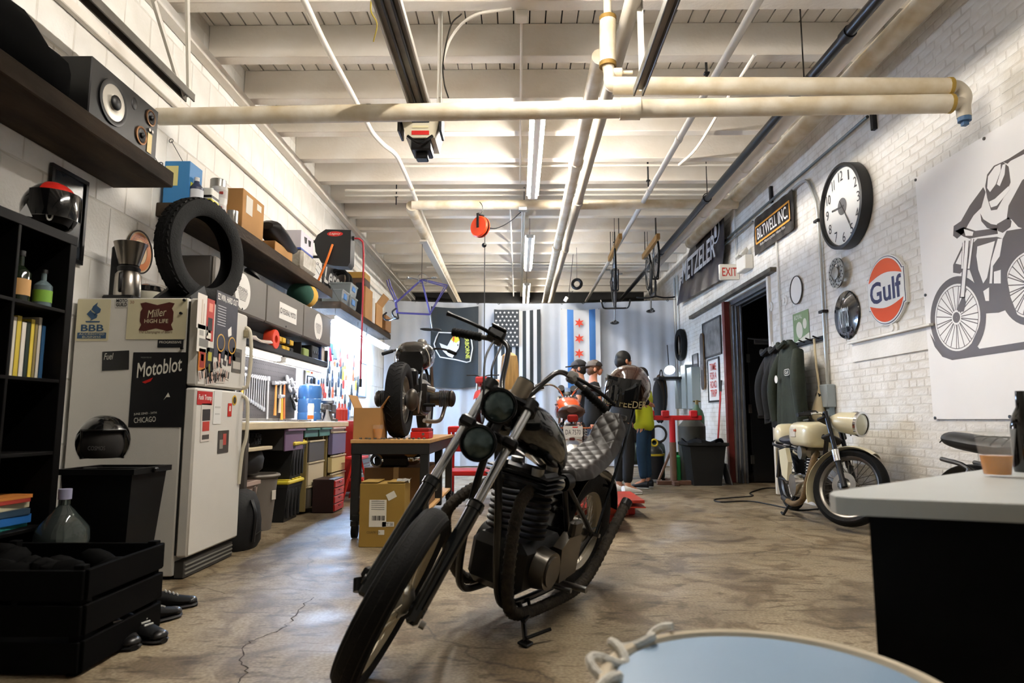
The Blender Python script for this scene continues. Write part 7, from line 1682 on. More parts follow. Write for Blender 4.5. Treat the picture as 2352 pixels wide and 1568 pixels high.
G().box((.5, .2, .47), (.1, .04, .08), .012, None).o('side_plate', ALUD, t)
# pegs, kickstand, exhaust
G().cyl((.46, .13, .17), (.46, .3, .185), .016, n=12).cyl((.53, .15, .17), (.53, .25, .18), .012, n=10).o('foot_peg', STEEL, t)
G().cyl((.46, -.13, .17), (.46, -.28, .18), .016, n=12).o('foot_peg', STEEL, t)
WRAP = mat('#3b3327', .8, var=.45, scale=30, bump=.6, bscale=80, col2='#1d1913')
def exhaust(pts, r_=.024):
    q = curve(pts, 7); ex = G().tube(q, r_, 12).o('exhaust_pipe', WRAP, t)
    g = G()
    for i in range(2, len(q) - 1, 1):
        d = (q[i] - q[i - 1]).normalized() * .005; g.cyl(q[i] - d, q[i] + d, r_ + .0025, n=12, caps=False)
    g.o('heat_wrap', WRAP, ex)
    d = (q[-1] - q[-2]).normalized(); G().tube([q[-1] - d * .03, q[-1] + d * .012], r_ + .004, 14).o('tip', BLKM, ex)
exhaust([(.82, .08, .66), (.93, .1, .6), (.99, .13, .42), (.97, .15, .2), (.86, .165, .12), (.5, .17, .1), (.28, .18, .12), (.14, .19, .2), (-.05, .19, .38), (-.2, .19, .52)], .028)
exhaust([(.82, -.08, .66), (.96, -.14, .62), (1.04, -.2, .52), (1.02, -.21, .42), (.95, -.2, .28), (.8, -.19, .15), (.5, -.18, .12), (.25, -.19, .16), (-.1, -.19, .4)], .026)
kp = MB_.inverted() @ Vector((.03, 2.9, .012))
G().tube([(.82, .13, .15), (.84, .18, .08), kp], .012, 8).box(kp, (.06, .05, .012), .004).tube([(.74, .13, .15), (.76, .17, .1), kp + Vector((-.07, -.06, .05))], .009, 6).o('kickstand', BLKM, t)
k2 = MB_.inverted() @ Vector((.14, 2.96, .05)); G().cyl(kp + Vector((0, 0, .02)), k2, .008, n=7).o('kickstand_lever', BLKM, t)
# rear fender, seat, sissy bar
rows = []
for i in range(25):
    a = math.radians(5 + 160 * i / 24); rows.append([Vector(((.375 - .012 * abs(j) ** 2 / 16) * math.cos(a), .022 * j, .335 + (.375 - .012 * abs(j) ** 2 / 16) * math.sin(a))) for j in range(-4, 5)])
G().sheet(rows, .004).o('rear_fender', GLOSS, t)
path = curve([(.43, 0, .7), (.38, 0, .715), (.28, 0, .72), (.12, 0, .755), (-.0, 0, .79), (-.09, 0, .83), (-.15, 0, .9), (-.2, 0, .985), (-.225, 0, 1.01)], 18)
half = [(.0, .05), (.08, .1), (.25, .14), (.5, .13), (.7, .115), (.9, .1), (1, .06)]
def hw(s):
    for (a, b), (c, d) in zip(half, half[1:]):
        if s <= c: return b + (d - b) * (s - a) / (c - a)
    return .06
ns = len(path); rows = []; acc = 0.0; ln = [0]
for i in range(1, ns): ln.append(ln[-1] + (path[i] - path[i - 1]).length)
for i, p in enumerate(path):
    d = (path[min(i + 1, ns - 1)] - path[max(i - 1, 0)]).normalized(); nrm = Vector((d.z, 0, -d.x)); nrm = nrm if nrm.z > 0 else -nrm
    if nrm.z < .05 and nrm.x < 0: nrm = -nrm
    W_ = hw(ln[i] / ln[-1]); row = []
    for j in range(65):
        v = (j / 32 - 1); y = W_ * v; s_ = ln[i]
        k1 = abs(math.sin(math.pi * (s_ + y) / .085)); k2_ = abs(math.sin(math.pi * (s_ - y) / .085))
        puff = .009 * math.sqrt(k1 * k2_) if abs(v) < .95 else 0
        edge = .05 * (1 - (1 - min(1, (1 - abs(v)) / .35)) ** 2)
        row.append(p + Vector((0, y, 0)) + nrm * (-.045 + edge + puff))
    rows.append(row)
st_ = G().sheet(rows, .03).o('quilted_seat', mat('#1d1712', .48, var=.2, scale=10), t, ang=70)
for s in (-1, 1):
    G().tube(curve([(.0, .115 * s, .335), (-.1, .115 * s, .6), (-.24, .1 * s, .85), (-.36, .075 * s, 1.06), (-.4, .05 * s, 1.14)]), .0095, 8).o('sissy_bar', mat('#31353a', .25, .9), t)
G().tube([(-.1, -.115, .6), (-.1, .115, .6)], .009, 7).tube([(-.4, -.05, 1.14), (-.41, 0, 1.16), (-.4, .05, 1.14)], .0095, 8).o('sissy_crossbar', mat('#31353a', .25, .9), t)
G().box((-.3, 0, .9), (.03, .12, .03), .006).box((-.34, 0, .99), (.03, .09, .03), .006).o('sissy_bracket', STEEL, t)
G().cyl((-.31, .0, .86), (-.35, .0, .86), .028, n=14).o('tail_light', mat('#5a1512', .2), t)
# helmet hung on the sissy bar
HBm = mat('#3a2119', .12, coat=1.0, var=.25, scale=160)
hl_m = MB_ @ T(-.4, 0, 1.175) @ RZ(-6) @ RY(6)
hm_ = helmet('metallic brown helmet with dark visor hung on the sissy bar', hl_m, HBm, visor=mat('#1a1b1d', .06, coat=.8))
fr = hl_m @ plane((.158, 0, -.072), (0, 1, 0), (0, 0, 1))
bnd = [[Vector((.168 * math.cos(a), .14 * math.sin(a), z)) for a in [math.radians(-70 + 140 * i / 16) for i in range(17)]] for z in (-.05, -.105)]
G().sheet(bnd, .006).o('chin_bar', GLOSS, hm_)
text('DRUM FEEDER', .34, .042, Matrix(), mat('#cfc294', .5), 'lettering', hm_, world=False, arc=lambda a, b, c: (.1755 * math.cos(a / .15 + .3), .1465 * math.sin(a / .15 + .3), -.078 + b))
for s in (-1, 1): G().cyl((.1, .1 * s, .045), (.108, .112 * s, .045), .008, n=8).o('snap', CHROME, hm_)
# ---------------------------------------------------------------- an upright road bike, used for three machines
def roadbike(label, M_, tcol, scol, steer=0, rake=27, plate=None, fender=True, drop=0.0, name='motorcycle', fork=CHROME, tank_side=None, tail=None, bars=.36, barh=.12):
    t = thing(name, label, 'motorcycle', m=M_)
    rk = math.radians(rake); u = Vector((-math.sin(rk), 0, math.cos(rk))); f = Vector((math.cos(rk), 0, math.sin(rk))); nk = Vector((1.02, 0, .9))
    F_ = T(nk) @ Matrix.Rotation(math.radians(steer), 4, u) @ Matrix((f, Vector((0, 1, 0)), u)).transposed().to_4x4()
    mwheel(t, T(0, 0, .315), .315, .115, .23, 28, CHROME, 'rear_wheel', n=36); mwheel(t, F_ @ T(.06, 0, -.63), .32, .09, .24, 28, CHROME, 'front_wheel', n=36)
    for s in (-1, 1):
        G(F_).cyl((.06, .09 * s, .08), (.06, .09 * s, -.35), .018, n=12).o('fork_tube', fork, t); G(F_).cyl((.06, .09 * s, -.32), (.06, .09 * s, -.66), .027, n=12).o('fork_slider', ALU, t)
        G(F_).tube(curve([(.03, .05 * s, .1), (.03, .1 * s, .1 + barh * .6), (.02, .2 * s, .1 + barh), (-.06, bars * s, .08 + barh)], 4), .012, 8).o('handlebar', CHROME, t); G(F_).cyl((-.03, (bars - .11) * s, .085 + barh), (-.065, (bars + .01) * s, .08 + barh), .018, n=10).o('grip', BLACK, t)
        G(F_).tube(curve([(.0, .2 * s, .1 + barh), (.05, .27 * s, .1 + barh), (.02, bars * s, .085 + barh)], 4), .006, 6).o('lever', STEEL, t)
        G(F_).cyl((.1, .07 * s, .13), (.05, .07 * s, .19), .038, n=18).o('gauge', BLACK, t)
        G().cyl((-.02, .13 * s, .33), (.12, .13 * s, .66), .02, n=12).o('shock_body', STEEL, t)
        g = G(); a = Vector((.01, .13 * s, .4)); b = Vector((.11, .13 * s, .63)); sp_ = []
        for i in range(81): k = i / 80; p = a.lerp(b, k); an = k * 2 * math.pi * 9; sp_.append(p + Vector((.03 * math.cos(an) * .9, .03 * math.sin(an), -.03 * math.cos(an) * .4)))
        g.tube(sp_, .006, 5); g.o('shock_spring', CHROME, t)
        G().tube(curve([(.75, .1 * s, .55), (.92, .13 * s, .45), (.85, .15 * s, .22), (.5, .16 * s, .2)], 5), .022, 10).o('header_pipe', CHROME, t); G().tube([(.5, .16 * s, .2), (-.3, .18 * s, .3)], [.035, .042], 12).o('muffler', CHROME, t)
        G().tube(curve([(.98, .03 * s, .8), (.9, .1 * s, .4), (.85, .12 * s, .2), (.3, .12 * s, .22), (.3, .12 * s, .5), (.1, .13 * s, .66), (-.2, .1 * s, .7)], 4), .014, 8).o('frame_tube', BLACK, t)
        if tail: G().cyl((-.3, .06 * s, .66), (-.3, .19 * s, .66), .007, n=6).ell((-.3, .2 * s, .66), (.03, .025, .03), None, 12, 8).o('turn_signal', mat('#a5521c', .3), t)
    G(F_).box((.02, 0, .06), (.1, .24, .03), .01).box((.02, 0, -.12), (.1, .22, .03), .01).o('yoke', ALU, t); lens(t, F_ @ T(.17, 0, .0) @ RY(rake), .085, .1, BLACK, mat('#b9c2c4', .1), CHROME)
    if fender:
        rows = [[Vector((.35 * math.cos(a), .017 * j, .35 * math.sin(a) - .006 * j * j * .2)) for j in range(-3, 4)] for a in [math.radians(10 + 140 * i / 16) for i in range(17)]]
        G(F_ @ T(.06, 0, -.63) @ RY(rake)).sheet(rows, .003).o('front_fender', CHROME, t)
    rows = [[Vector((.36 * math.cos(a), .022 * j, .33 + .36 * math.sin(a) - .001 * j * j)) for j in range(-4, 5)] for a in [math.radians(60 + 130 * i / 18) for i in range(19)]]
    G().sheet(rows, .003).o('rear_fender', CHROME if fender else BLACK, t)
    tk = tank(t, ((.98, .05, .82, .88), (.95, .1, .78, .95), (.85, .135, .76, .985), (.7, .14, .75, .98), (.55, .12, .74, .93), (.45, .08, .74, .87), (.43, .03, .76, .82)), mat(tcol, .22, coat=.6))
    G().cyl((.8, 0, .975), (.8, 0, 1.0), .03, n=14).o('fuel_cap', CHROME, tk)
    if tank_side:
        for s in (-1, 1):
            G().ell((.7, .112 * s, .82), (.22, .035, .07), None, 18, 8).o('side_panel', mat(tank_side, .25, coat=.5), tk); G().tube([(.5, .12 * s, .9), (.7, .142 * s, .9), (.92, .12 * s, .9)], .006, 5).o('pinstripe', BLACK, tk)
    rings = [[Vector((x, w_ * math.cos(a), z + h * math.sin(a))) for a in [2 * math.pi * i / 18 for i in range(18)]] for x, w_, z, h in ((.47, .06, .8, .03), (.43, .1, .8, .045), (.3, .125, .79, .05), (.1, .135, .8, .055), (-.12, .13, .82, .055), (-.22, .1, .83, .05), (-.26, .05, .83, .03))]
    G().loft(rings).o('seat', mat(scol, .5, var=.15), t)
    g = G(); 
    for k in range(7): x = .36 - .09 * k; g.tube(curve([(x, -.128, .8), (x, -.08, .848), (x, 0, .856), (x, .08, .848), (x, .128, .8)], 3), .004, 4)
    g.o('seat_piping', mat(scol, .6), t)
    G().box((.6, 0, .33), (.42, .28, .22), .04).o('crankcase', ALUD, t)
    for s in (-1, 1): g = G(); fins(g, (.68, .075 * s, .45), .08, .16, 7); g.o('cylinder', ALUD, t); G().cyl((.62, .14 * s, .32), (.62, .19 * s, .32), .1, n=22).o('engine_cover', ALU, t)
    g = G(); fins(g, (.68, 0, .63), 0, .06, 3, (.2, .32)); g.o('cylinder_head', ALU, t); G().box((.45, 0, .6), (.14, .24, .08), .02).o('carburetors', ALU, t); G().box((.3, 0, .56), (.2, .24, .16), .03).o('air_box', BLACK, t)
    if plate:
        pf = plane((-.35, 0, .63), (0, -1, 0), (0.15, 0, 1)); G(pf).prism(rrect(.18, .1, .01), .002).o('plate', mat('#d8d6d2', .4), t); text(plate, .14, .045, pf @ T(0, -.008, .002), mat('#33343c', .5), 'plate_lettering', t, world=False); G(pf).box((.02, .038, .003), (.05, .012, .001)).o('plate_sticker', RED, t)
        G().box((-.32, 0, .75), (.06, .1, .07), .015).o('tail_light', mat('#8f1d18', .25), t)
    G().tube([(.55, .14, .2), (.58, .25, .01)], .01, 7).o('kickstand', BLACK, t); G().cyl((.5, -.26, .25), (.5, .26, .25), .014, n=8).o('foot_pegs', BLACK, t)
    return t
roadbike('orange-tanked vintage motorcycle on the red lift, seen from behind', T(.52, 6.45, .215) @ RZ(88), '#d9541c', '#4a2f24', plate='DA 7570', tank_side='#7d1f1c', tail=True, bars=.37, barh=.14, steer=-6)
roadbike('black motorcycle parked against the wall behind the beer cup', T(2.68, 3.98, 0) @ RZ(-91) @ RX(-6), '#0f0f11', '#131314', fender=False, fork=BLACK, barh=.04)
# ---------------------------------------------------------------- motorcycle lift under the orange bike
t = thing('motorcycle_lift', 'low red motorcycle lift platform on the floor', 'lift', (.62, 7.0, 0)); LR = mat('#a9301f', .5, var=.25)
G().box((0, .1, .18), (.72, 2.3, .05), .006).o('deck', LR, t); G().prism([(-.36, -1.05), (.36, -1.05), (.3, -1.4), (-.3, -1.4)], .02, T(0, 0, .11) @ T(0, -1.05, 0) @ RX(-18) @ T(0, 1.05, 0)).o('ramp', LR, t)
for x in (-.25, .25): G().box((x, .1, .08), (.08, 2.0, .15), .006).o('base_rail', LR, t)
G().box((.48, -.1, .16), (.26, .8, .03), .004).prism([(.36, -.5), (.62, -.5), (.62, .3), (.36, .3)], .01, T(0, 0, .1)).o('side_extension', LR, t); G().box((.5, -.1, .07), (.12, .3, .14), .01).o('pedal_housing', RED, t)
# ---------------------------------------------------------------- boxer on the rolling bench
TBX0, TBX1, TBY0, TBY1, TBZ = -1.37, -.72, 5.38, 7.35, .79
t = thing('rolling_bench', 'black steel rolling bench with plywood top holding a motorcycle', 'bench', ((TBX0 + TBX1) / 2, (TBY0 + TBY1) / 2, 0)); BS = mat('#131313', .5)
cxb, cyb = (TBX0 + TBX1) / 2, (TBY0 + TBY1) / 2
G().box((cxb, cyb, TBZ - .015), (TBX1 - TBX0, TBY1 - TBY0, .03), .003).o('plywood_top', WOOD, t, world=True)
for x in (TBX0 + .035, TBX1 - .035): G().box((x, cyb, TBZ - .075), (.06, TBY1 - TBY0 - .02, .09), .004).o('side_rail', BS, t, world=True)
for y in (TBY0 + .035, TBY1 - .035): G().box((cxb, y, TBZ - .075), (TBX1 - TBX0 - .02, .06, .09), .004).o('end_rail', BS, t, world=True)
for x in (TBX0 + .045, TBX1 - .045):
    for y in (TBY0 + .045, cyb, TBY1 - .045):
        G().box((x, y, (TBZ + .13) / 2 - .02), (.07, .07, TBZ - .2), .004).o('leg', BS, t, world=True)
        if y != cyb:
            c_ = G().cyl((x - .02, y, .06), (x + .02, y, .06), .058, n=20).o('caster', RUBBER, t, world=True); G().box((x, y, .12), (.06, .08, .05), .006).o('caster_fork', BLACK, c_, world=True)
G().box((cxb, cyb, .2), (TBX1 - TBX0 - .04, TBY1 - TBY0 - .04, .024), .003).o('lower_shelf', WOOD, t, world=True)
for y in (TBY0 + .03, TBY1 - .03): G().box((cxb, y, .165), (TBX1 - TBX0 - .06, .05, .05), .004).o('lower_rail', BS, t, world=True)
MBX = T(-1.06, 5.86, TBZ + .004) @ RZ(89.0)
t = thing('boxer_motorcycle', 'stripped black boxer motorcycle on the rolling bench, rear tyre toward viewer', 'motorcycle', m=MBX)
w1 = mwheel(t, T(0, 0, .335), .335, .15, .2, 30, ALU, 'rear_wheel'); g = G()
for i in range(34):
    a = 2 * math.pi * i / 34
    for s in (-1, 1): g.tube([(.331 * math.cos(a), .05 * s, .335 + .331 * math.sin(a)), (.338 * math.cos(a + .05), .025 * s, .335 + .338 * math.sin(a + .05)), (.3385 * math.cos(a + .13), .006 * s, .335 + .3385 * math.sin(a + .13))], .0035, 4)
g.o('tread_grooves', mat('#060606', .9), w1, kind='stuff')
mwheel(t, T(1.42, 0, .335), .335, .1, .24, 30, ALU, 'front_wheel')
tk = tank(t, ((1.08, .06, .74, .82), (1.05, .13, .7, .9), (.95, .175, .67, .945), (.8, .19, .65, .955), (.66, .185, .64, .94), (.58, .155, .64, .89), (.55, .1, .67, .83)), mat('#14120f', .22, coat=.7))
for s in (-1, 1): G().tube(curve([(.565, .11 * s, .9), (.57, .165 * s, .8), (.6, .175 * s, .68)], 4), .005, 5).o('pinstripe', mat('#c9c4b6', .4), tk)
G().prism([(-.11, 0), (.11, 0), (.12, .16), (.09, .22), (-.09, .22), (-.12, .16)], .03, plane((.53, 0, .6), (0, -1, 0), (0, 0, 1))).o('seat_pan', GLOSS, t)
G().box((.45, 0, .56), (.16, .16, .18), .03).o('battery_box', BLKM, t)
for s in (-1, 1):
    cy = G().cyl((.78, .16 * s, .37), (.78, .25 * s, .37), .07, n=18).o('cylinder_barrel', ALUD, t)
    g = G()
    for k in range(6): g.cyl((.78, (.25 + .018 * k) * s, .37), (.78, (.258 + .018 * k) * s, .37), .085, n=20)
    g.o('cylinder_fins', ALUD, cy); G().ell((.78, .37 * s, .37), (.07, .045, .085), None, 18, 10).o('valve_cover', mat('#37332e', .4, .7), cy)
    G().cyl((.62, .13 * s, .47), (.7, .2 * s, .45), .03, n=12).o('carburetor', ALU, t); G().tube(curve([(.84, .3 * s, .3), (.8, .26 * s, .16), (.6, .2 * s, .14), (.5, .14 * s, .15)], 5), .02, 10).o('header_pipe', mat('#8a8174', .35, .9), t)
    G(T(1.16, 0, .77)).tube(curve([(0, .05 * s, .12), (.02, .12 * s, .15), (-.04, .24 * s, .14), (-.16, .36 * s, .09)], 4), .012, 8).o('handlebar', BLACK, t); G(T(1.16, 0, .77)).cyl((-.1, .3 * s, .115), (-.19, .385 * s, .075), .019, n=10).o('grip', RUBBER, t)
    G().cyl((1.14, .09 * s, .93), (1.42, .09 * s, .34), .02, n=10).o('fork_tube', STEEL, t)
    G().tube(curve([(.98, .03 * s, .8), (.9, .12 * s, .55), (.85, .13 * s, .25), (.4, .12 * s, .25), (.38, .12 * s, .5), (.6, .1 * s, .66)], 4), .015, 8).o('frame_tube', BLKM, t)
G().box((.72, 0, .38), (.42, .3, .36), .05).box((.5, 0, .42), (.2, .2, .24), .05).o('engine_case', mat('#26231f', .5, .6, var=.4, scale=14), t)
G().cyl((.4, -.1, .34), (.0, -.1, .335), .035, n=12).ell((0, -.11, .335), (.1, .06, .1), None, 18, 10).o('final_drive', mat('#4a443c', .45, .7, var=.3), t)
G().tube([(.0, -.17, .4), (.06, -.16, .22), (.14, -.17, .42)], .008, 6).o('brake_link', STEEL, t)
G(T(1.14, 0, .98)).lathe([(.001, -.02), (.05, -.02), (.055, .01), (.001, .012)], 20, RY(35)).o('speedometer', ALU, t)
lens(t, T(1.26, 0, .82), .085, .1, BLACK, GLASS, CHROME); G().cyl((.55, -.24, .3), (.55, .24, .3), .018, n=10).o('foot_pegs', RUBBER, t)
# ---------------------------------------------------------------- the cream cafe racer by the wall
WS = 1.0
MW = T(2.93, 7.16, 0) @ RZ(-94.5) @ Matrix.Scale(1.06, 4)
t = thing('cafe_racer', 'cream cafe racer motorcycle parked by the brick wall', 'motorcycle', m=MW)
CRB = mat('#e2d8b4', .28, coat=.5)
rk = math.radians(27); u = Vector((-math.sin(rk), 0, math.cos(rk))); f = Vector((math.cos(rk), 0, math.sin(rk))); nk = Vector((1.02, 0, .83))
WF = T(nk) @ Matrix.Rotation(math.radians(40), 4, u) @ Matrix((f, Vector((0, 1, 0)), u)).transposed().to_4x4()
mwheel(t, T(0, 0, .315), .315, .095, .235, 32, mat('#5d5b57', .3, .9), 'rear_wheel'); mwheel(t, WF @ T(.06, 0, -.56), .315, .085, .24, 36, mat('#77736c', .3, .9), 'front_wheel', disc=.1)
rows = [[Vector((.345 * math.cos(a), .016 * j, .345 * math.sin(a) - .0015 * j * j)) for j in range(-4, 5)] for a in [math.radians(62 + 150 * i / 22) for i in range(23)]]
G(WF @ T(.06, 0, -.56) @ RY(27)).sheet(rows, .003).o('front_fender', CRB, t)
for s in (-1, 1):
    G(WF).cyl((.06, .085 * s, .1), (.06, .085 * s, -.3), .019, n=12).o('fork_tube', mat('#23252a', .25, .5), t); G(WF).cyl((.06, .085 * s, -.26), (.06, .085 * s, -.36), .032, n=14).o('fork_clamp', CHROME, t); G(WF).cyl((.06, .085 * s, -.34), (.06, .085 * s, -.58), .024, n=12).o('fork_slider', BLACK, t)
    G(WF).tube(curve([(.03, .08 * s, .08), (.04, .15 * s, .075), (-.04, .33 * s, .03)], 4), .011, 8).o('clip_on', CHROME, t); G(WF).cyl((-.0, .24 * s, .052), (-.05, .35 * s, .025), .018, n=10).o('grip', BLACK, t); G(WF).tube(curve([(.04, .18 * s, .07), (.06, .26 * s, .05), (.01, .35 * s, .03)], 4), .006, 6).o('lever', BLACK, t)
    G().cyl((-.02, .12 * s, .32), (.1, .12 * s, .6), .022, n=12).o('shock', DARKSTEEL, t)
    G().tube(curve([(.98, .02 * s, .76), (.8, .06 * s, .68), (.45, .1 * s, .62), (.1, .11 * s, .62), (-.2, .1 * s, .64)], 4), .014, 8).o('frame_tube', BLACK, t); G().tube([(.4, .1 * s, .3), (0, .11 * s, .315)], .016, 8).o('swingarm', BLACK, t)
G().tube([(.98, 0, .72), (.86, 0, .4), (.78, 0, .26)], .02, 9).o('down_tube', BLACK, t); G(WF).box((.02, 0, .05), (.09, .22, .03), .01).box((.02, 0, -.12), (.09, .22, .03), .01).o('yoke', BLACK, t)
hl = G(WF @ T(.17, 0, -.02) @ RY(27)).lathe([(.001, -.14), (.05, -.13), (.085, -.06), (.095, .05), (.1, .12), (.095, .125)], 26, RY(90)).o('headlight', CRB, t); G(WF @ T(.17, 0, -.02) @ RY(27)).lathe([(.092, .118), (.106, .118), (.106, .14), (.09, .142)], 26, RY(90)).o('headlight_ring', CHROME, hl); G(WF @ T(.17, 0, -.02) @ RY(27)).lathe([(.001, .16), (.05, .152), (.092, .13)], 26, RY(90)).o('headlight_lens', mat('#c9c9b4', .08, coat=.6), hl); G(WF @ T(.17, 0, -.02) @ RY(27)).lathe([(.1005, .06), (.103, .1)], 8, RY(90) @ RZ(150), 60).o('headlight_strap', BLACK, hl)
tk = tank(t, ((.97, .07, .7, .76), (.95, .14, .66, .84), (.88, .165, .65, .875), (.7, .17, .65, .88), (.55, .165, .65, .88), (.47, .15, .65, .86), (.45, .1, .68, .82)), CRB, ex=.45); G().box((.64, -.168, .78), (.14, .012, .08), .004).o('tank_panel', mat('#cfc8b8', .4), tk); G().box((.7, -.171, .8), (.05, .012, .02), .003).o('tank_badge', mat('#b5532c', .4), tk); G().cyl((.62, 0, .87), (.62, 0, .9), .035, n=14).cyl((.5, -.02, .89), (.76, -.06, .9), .008, n=6).o('filler_cap', BLACK, tk)
rings = [[Vector((x, w_ * math.cos(a), z + h * math.sin(a))) for a in [2 * math.pi * i / 18 for i in range(18)]] for x, w_, z, h in ((.45, .08, .7, .03), (.42, .12, .7, .045), (.25, .135, .69, .05), (.08, .13, .7, .05), (.05, .06, .7, .03))]
G().loft(rings).o('seat', mat('#1d2130', .4), t)
tank(t, ((.12, .1, .66, .74), (.08, .135, .655, .84), (.0, .14, .655, .86), (-.12, .12, .66, .82), (-.24, .08, .67, .76), (-.3, .03, .69, .73)), CRB, 'tail_hump', ex=.55); G().tube(curve([(.46, -.14, .655), (.2, -.14, .645), (-.1, -.13, .65), (-.26, -.07, .68)]), .008, 6).o('seat_trim', BLACK, t)
G().cyl((-.28, 0, .67), (-.32, 0, .66), .04, n=14).o('tail_light', BLACK, t)
G().tube(curve([(.1, -.09, .55), (-.06, -.1, .62), (-.2, -.07, .52), (-.27, -.05, .42)], 4), .012, 7).o('rear_fender_stay', CRB, t)
G().prism([(.0, .0), (.2, .03), (.26, -.1), (.2, -.28), (.06, -.24), (.02, -.12)], .04, plane((.2, -.13, .6), (1, 0, 0), (0, 0, 1))).o('oil_tank_cover', CRB, t)
G().box((.62, 0, .28), (.4, .22, .22), .05).o('crankcase', ALUD, t); G().cyl((.58, -.11, .3), (.58, -.18, .3), .115, .1, n=26).o('engine_cover', CHROME, t)
g = G(); fins(g, (.7, 0, .4), .095, .16, 7); g.o('cylinder', BLKE, t); G().box((.7, 0, .6), (.18, .2, .1), .03).cyl((.7, -.1, .6), (.7, -.14, .6), .06, n=16).o('cylinder_head', ALU, t); G().cyl((.56, -.06, .58), (.44, -.08, .6), .04, n=14).o('carburetor', CHROME, t)
q = curve([(.8, -.02, .6), (.93, -.1, .55), (.94, -.16, .38), (.84, -.18, .2), (.6, -.18, .13), (.4, -.17, .13)], 6); ex = G().tube(q, .026, 11).o('exhaust_pipe', mat('#6b5433', .75, var=.4, scale=30, bump=.5, bscale=80), t)
G().tube([q[-1], (.22, -.15, .14)], [.028, .03], 12).o('muffler', BLACK, t)
for s in (-1, 1): G().tube(curve([(.5, .12 * s, .22), (.48, .2 * s, .08), (.42, .22 * s, .012), (.36, .22 * s, .02)], 4), .012, 7).o('center_stand', BLACK, t)
# ---------------------------------------------------------------- red mini bike on a red cart behind the chopper
t = thing('red_cart', 'red tool cart with lower tray behind the rolling bench', 'cart', (-.52, 8.0, 0))
for z, h in ((.84, .07), (.33, .06)): G().box((0, 0, z), (.62, .5, h), .01).o('tray', RED, t)
for x in (-.29, .29):
    for y in (-.23, .23): G().box((x, y, .45), (.035, .035, .8), .003).o('post', RED, t); G().cyl((x - .015, y, .04), (x + .015, y, .04), .04, n=14).o('caster', BLACK, t)
G().box((0, -.2, .68), (.5, .08, .2), .01).o('drawer', mat('#a81d18', .4), t)
M2 = T(-.45, 8.35, .88) @ RZ(-97) @ Matrix.Scale(.62, 4)
t = thing('dirt_bike_front', 'small red dirt bike with knobby front tyre on the red cart', 'motorcycle', m=M2)
mwheel(t, T(.3, 0, .3), .3, .11, .22, 24, STEEL, 'front_wheel', knob=36, n=32)
for s in (-1, 1): G().cyl((.3, .09 * s, .3), (.1, .09 * s, .95), .022, n=10).o('fork_tube', STEEL, t); G().tube(curve([(.1, .04 * s, .98), (.06, .12 * s, 1.02), (.0, .34 * s, 1.03)], 4), .013, 8).o('handlebar', BLACK, t)
G().box((.16, 0, .92), (.1, .26, .14), .03).o('number_plate', mat('#b03a38', .3), t); rows = [[Vector((.3 + .36 * math.cos(a), .02 * j, .36 + .36 * math.sin(a) - .002 * j * j)) for j in range(-4, 5)] for a in [math.radians(30 + 110 * i / 12) for i in range(13)]]
G().sheet(rows, .004).o('front_fender', mat('#b03a38', .3), t); G().box((-.1, 0, .6), (.3, .2, .3), .05).o('engine', ALUD, t); tank(t, ((.1, .06, .8, .88), (.0, .14, .78, .96), (-.2, .14, .78, .95), (-.3, .08, .8, .9)), mat('#b03a38', .3))
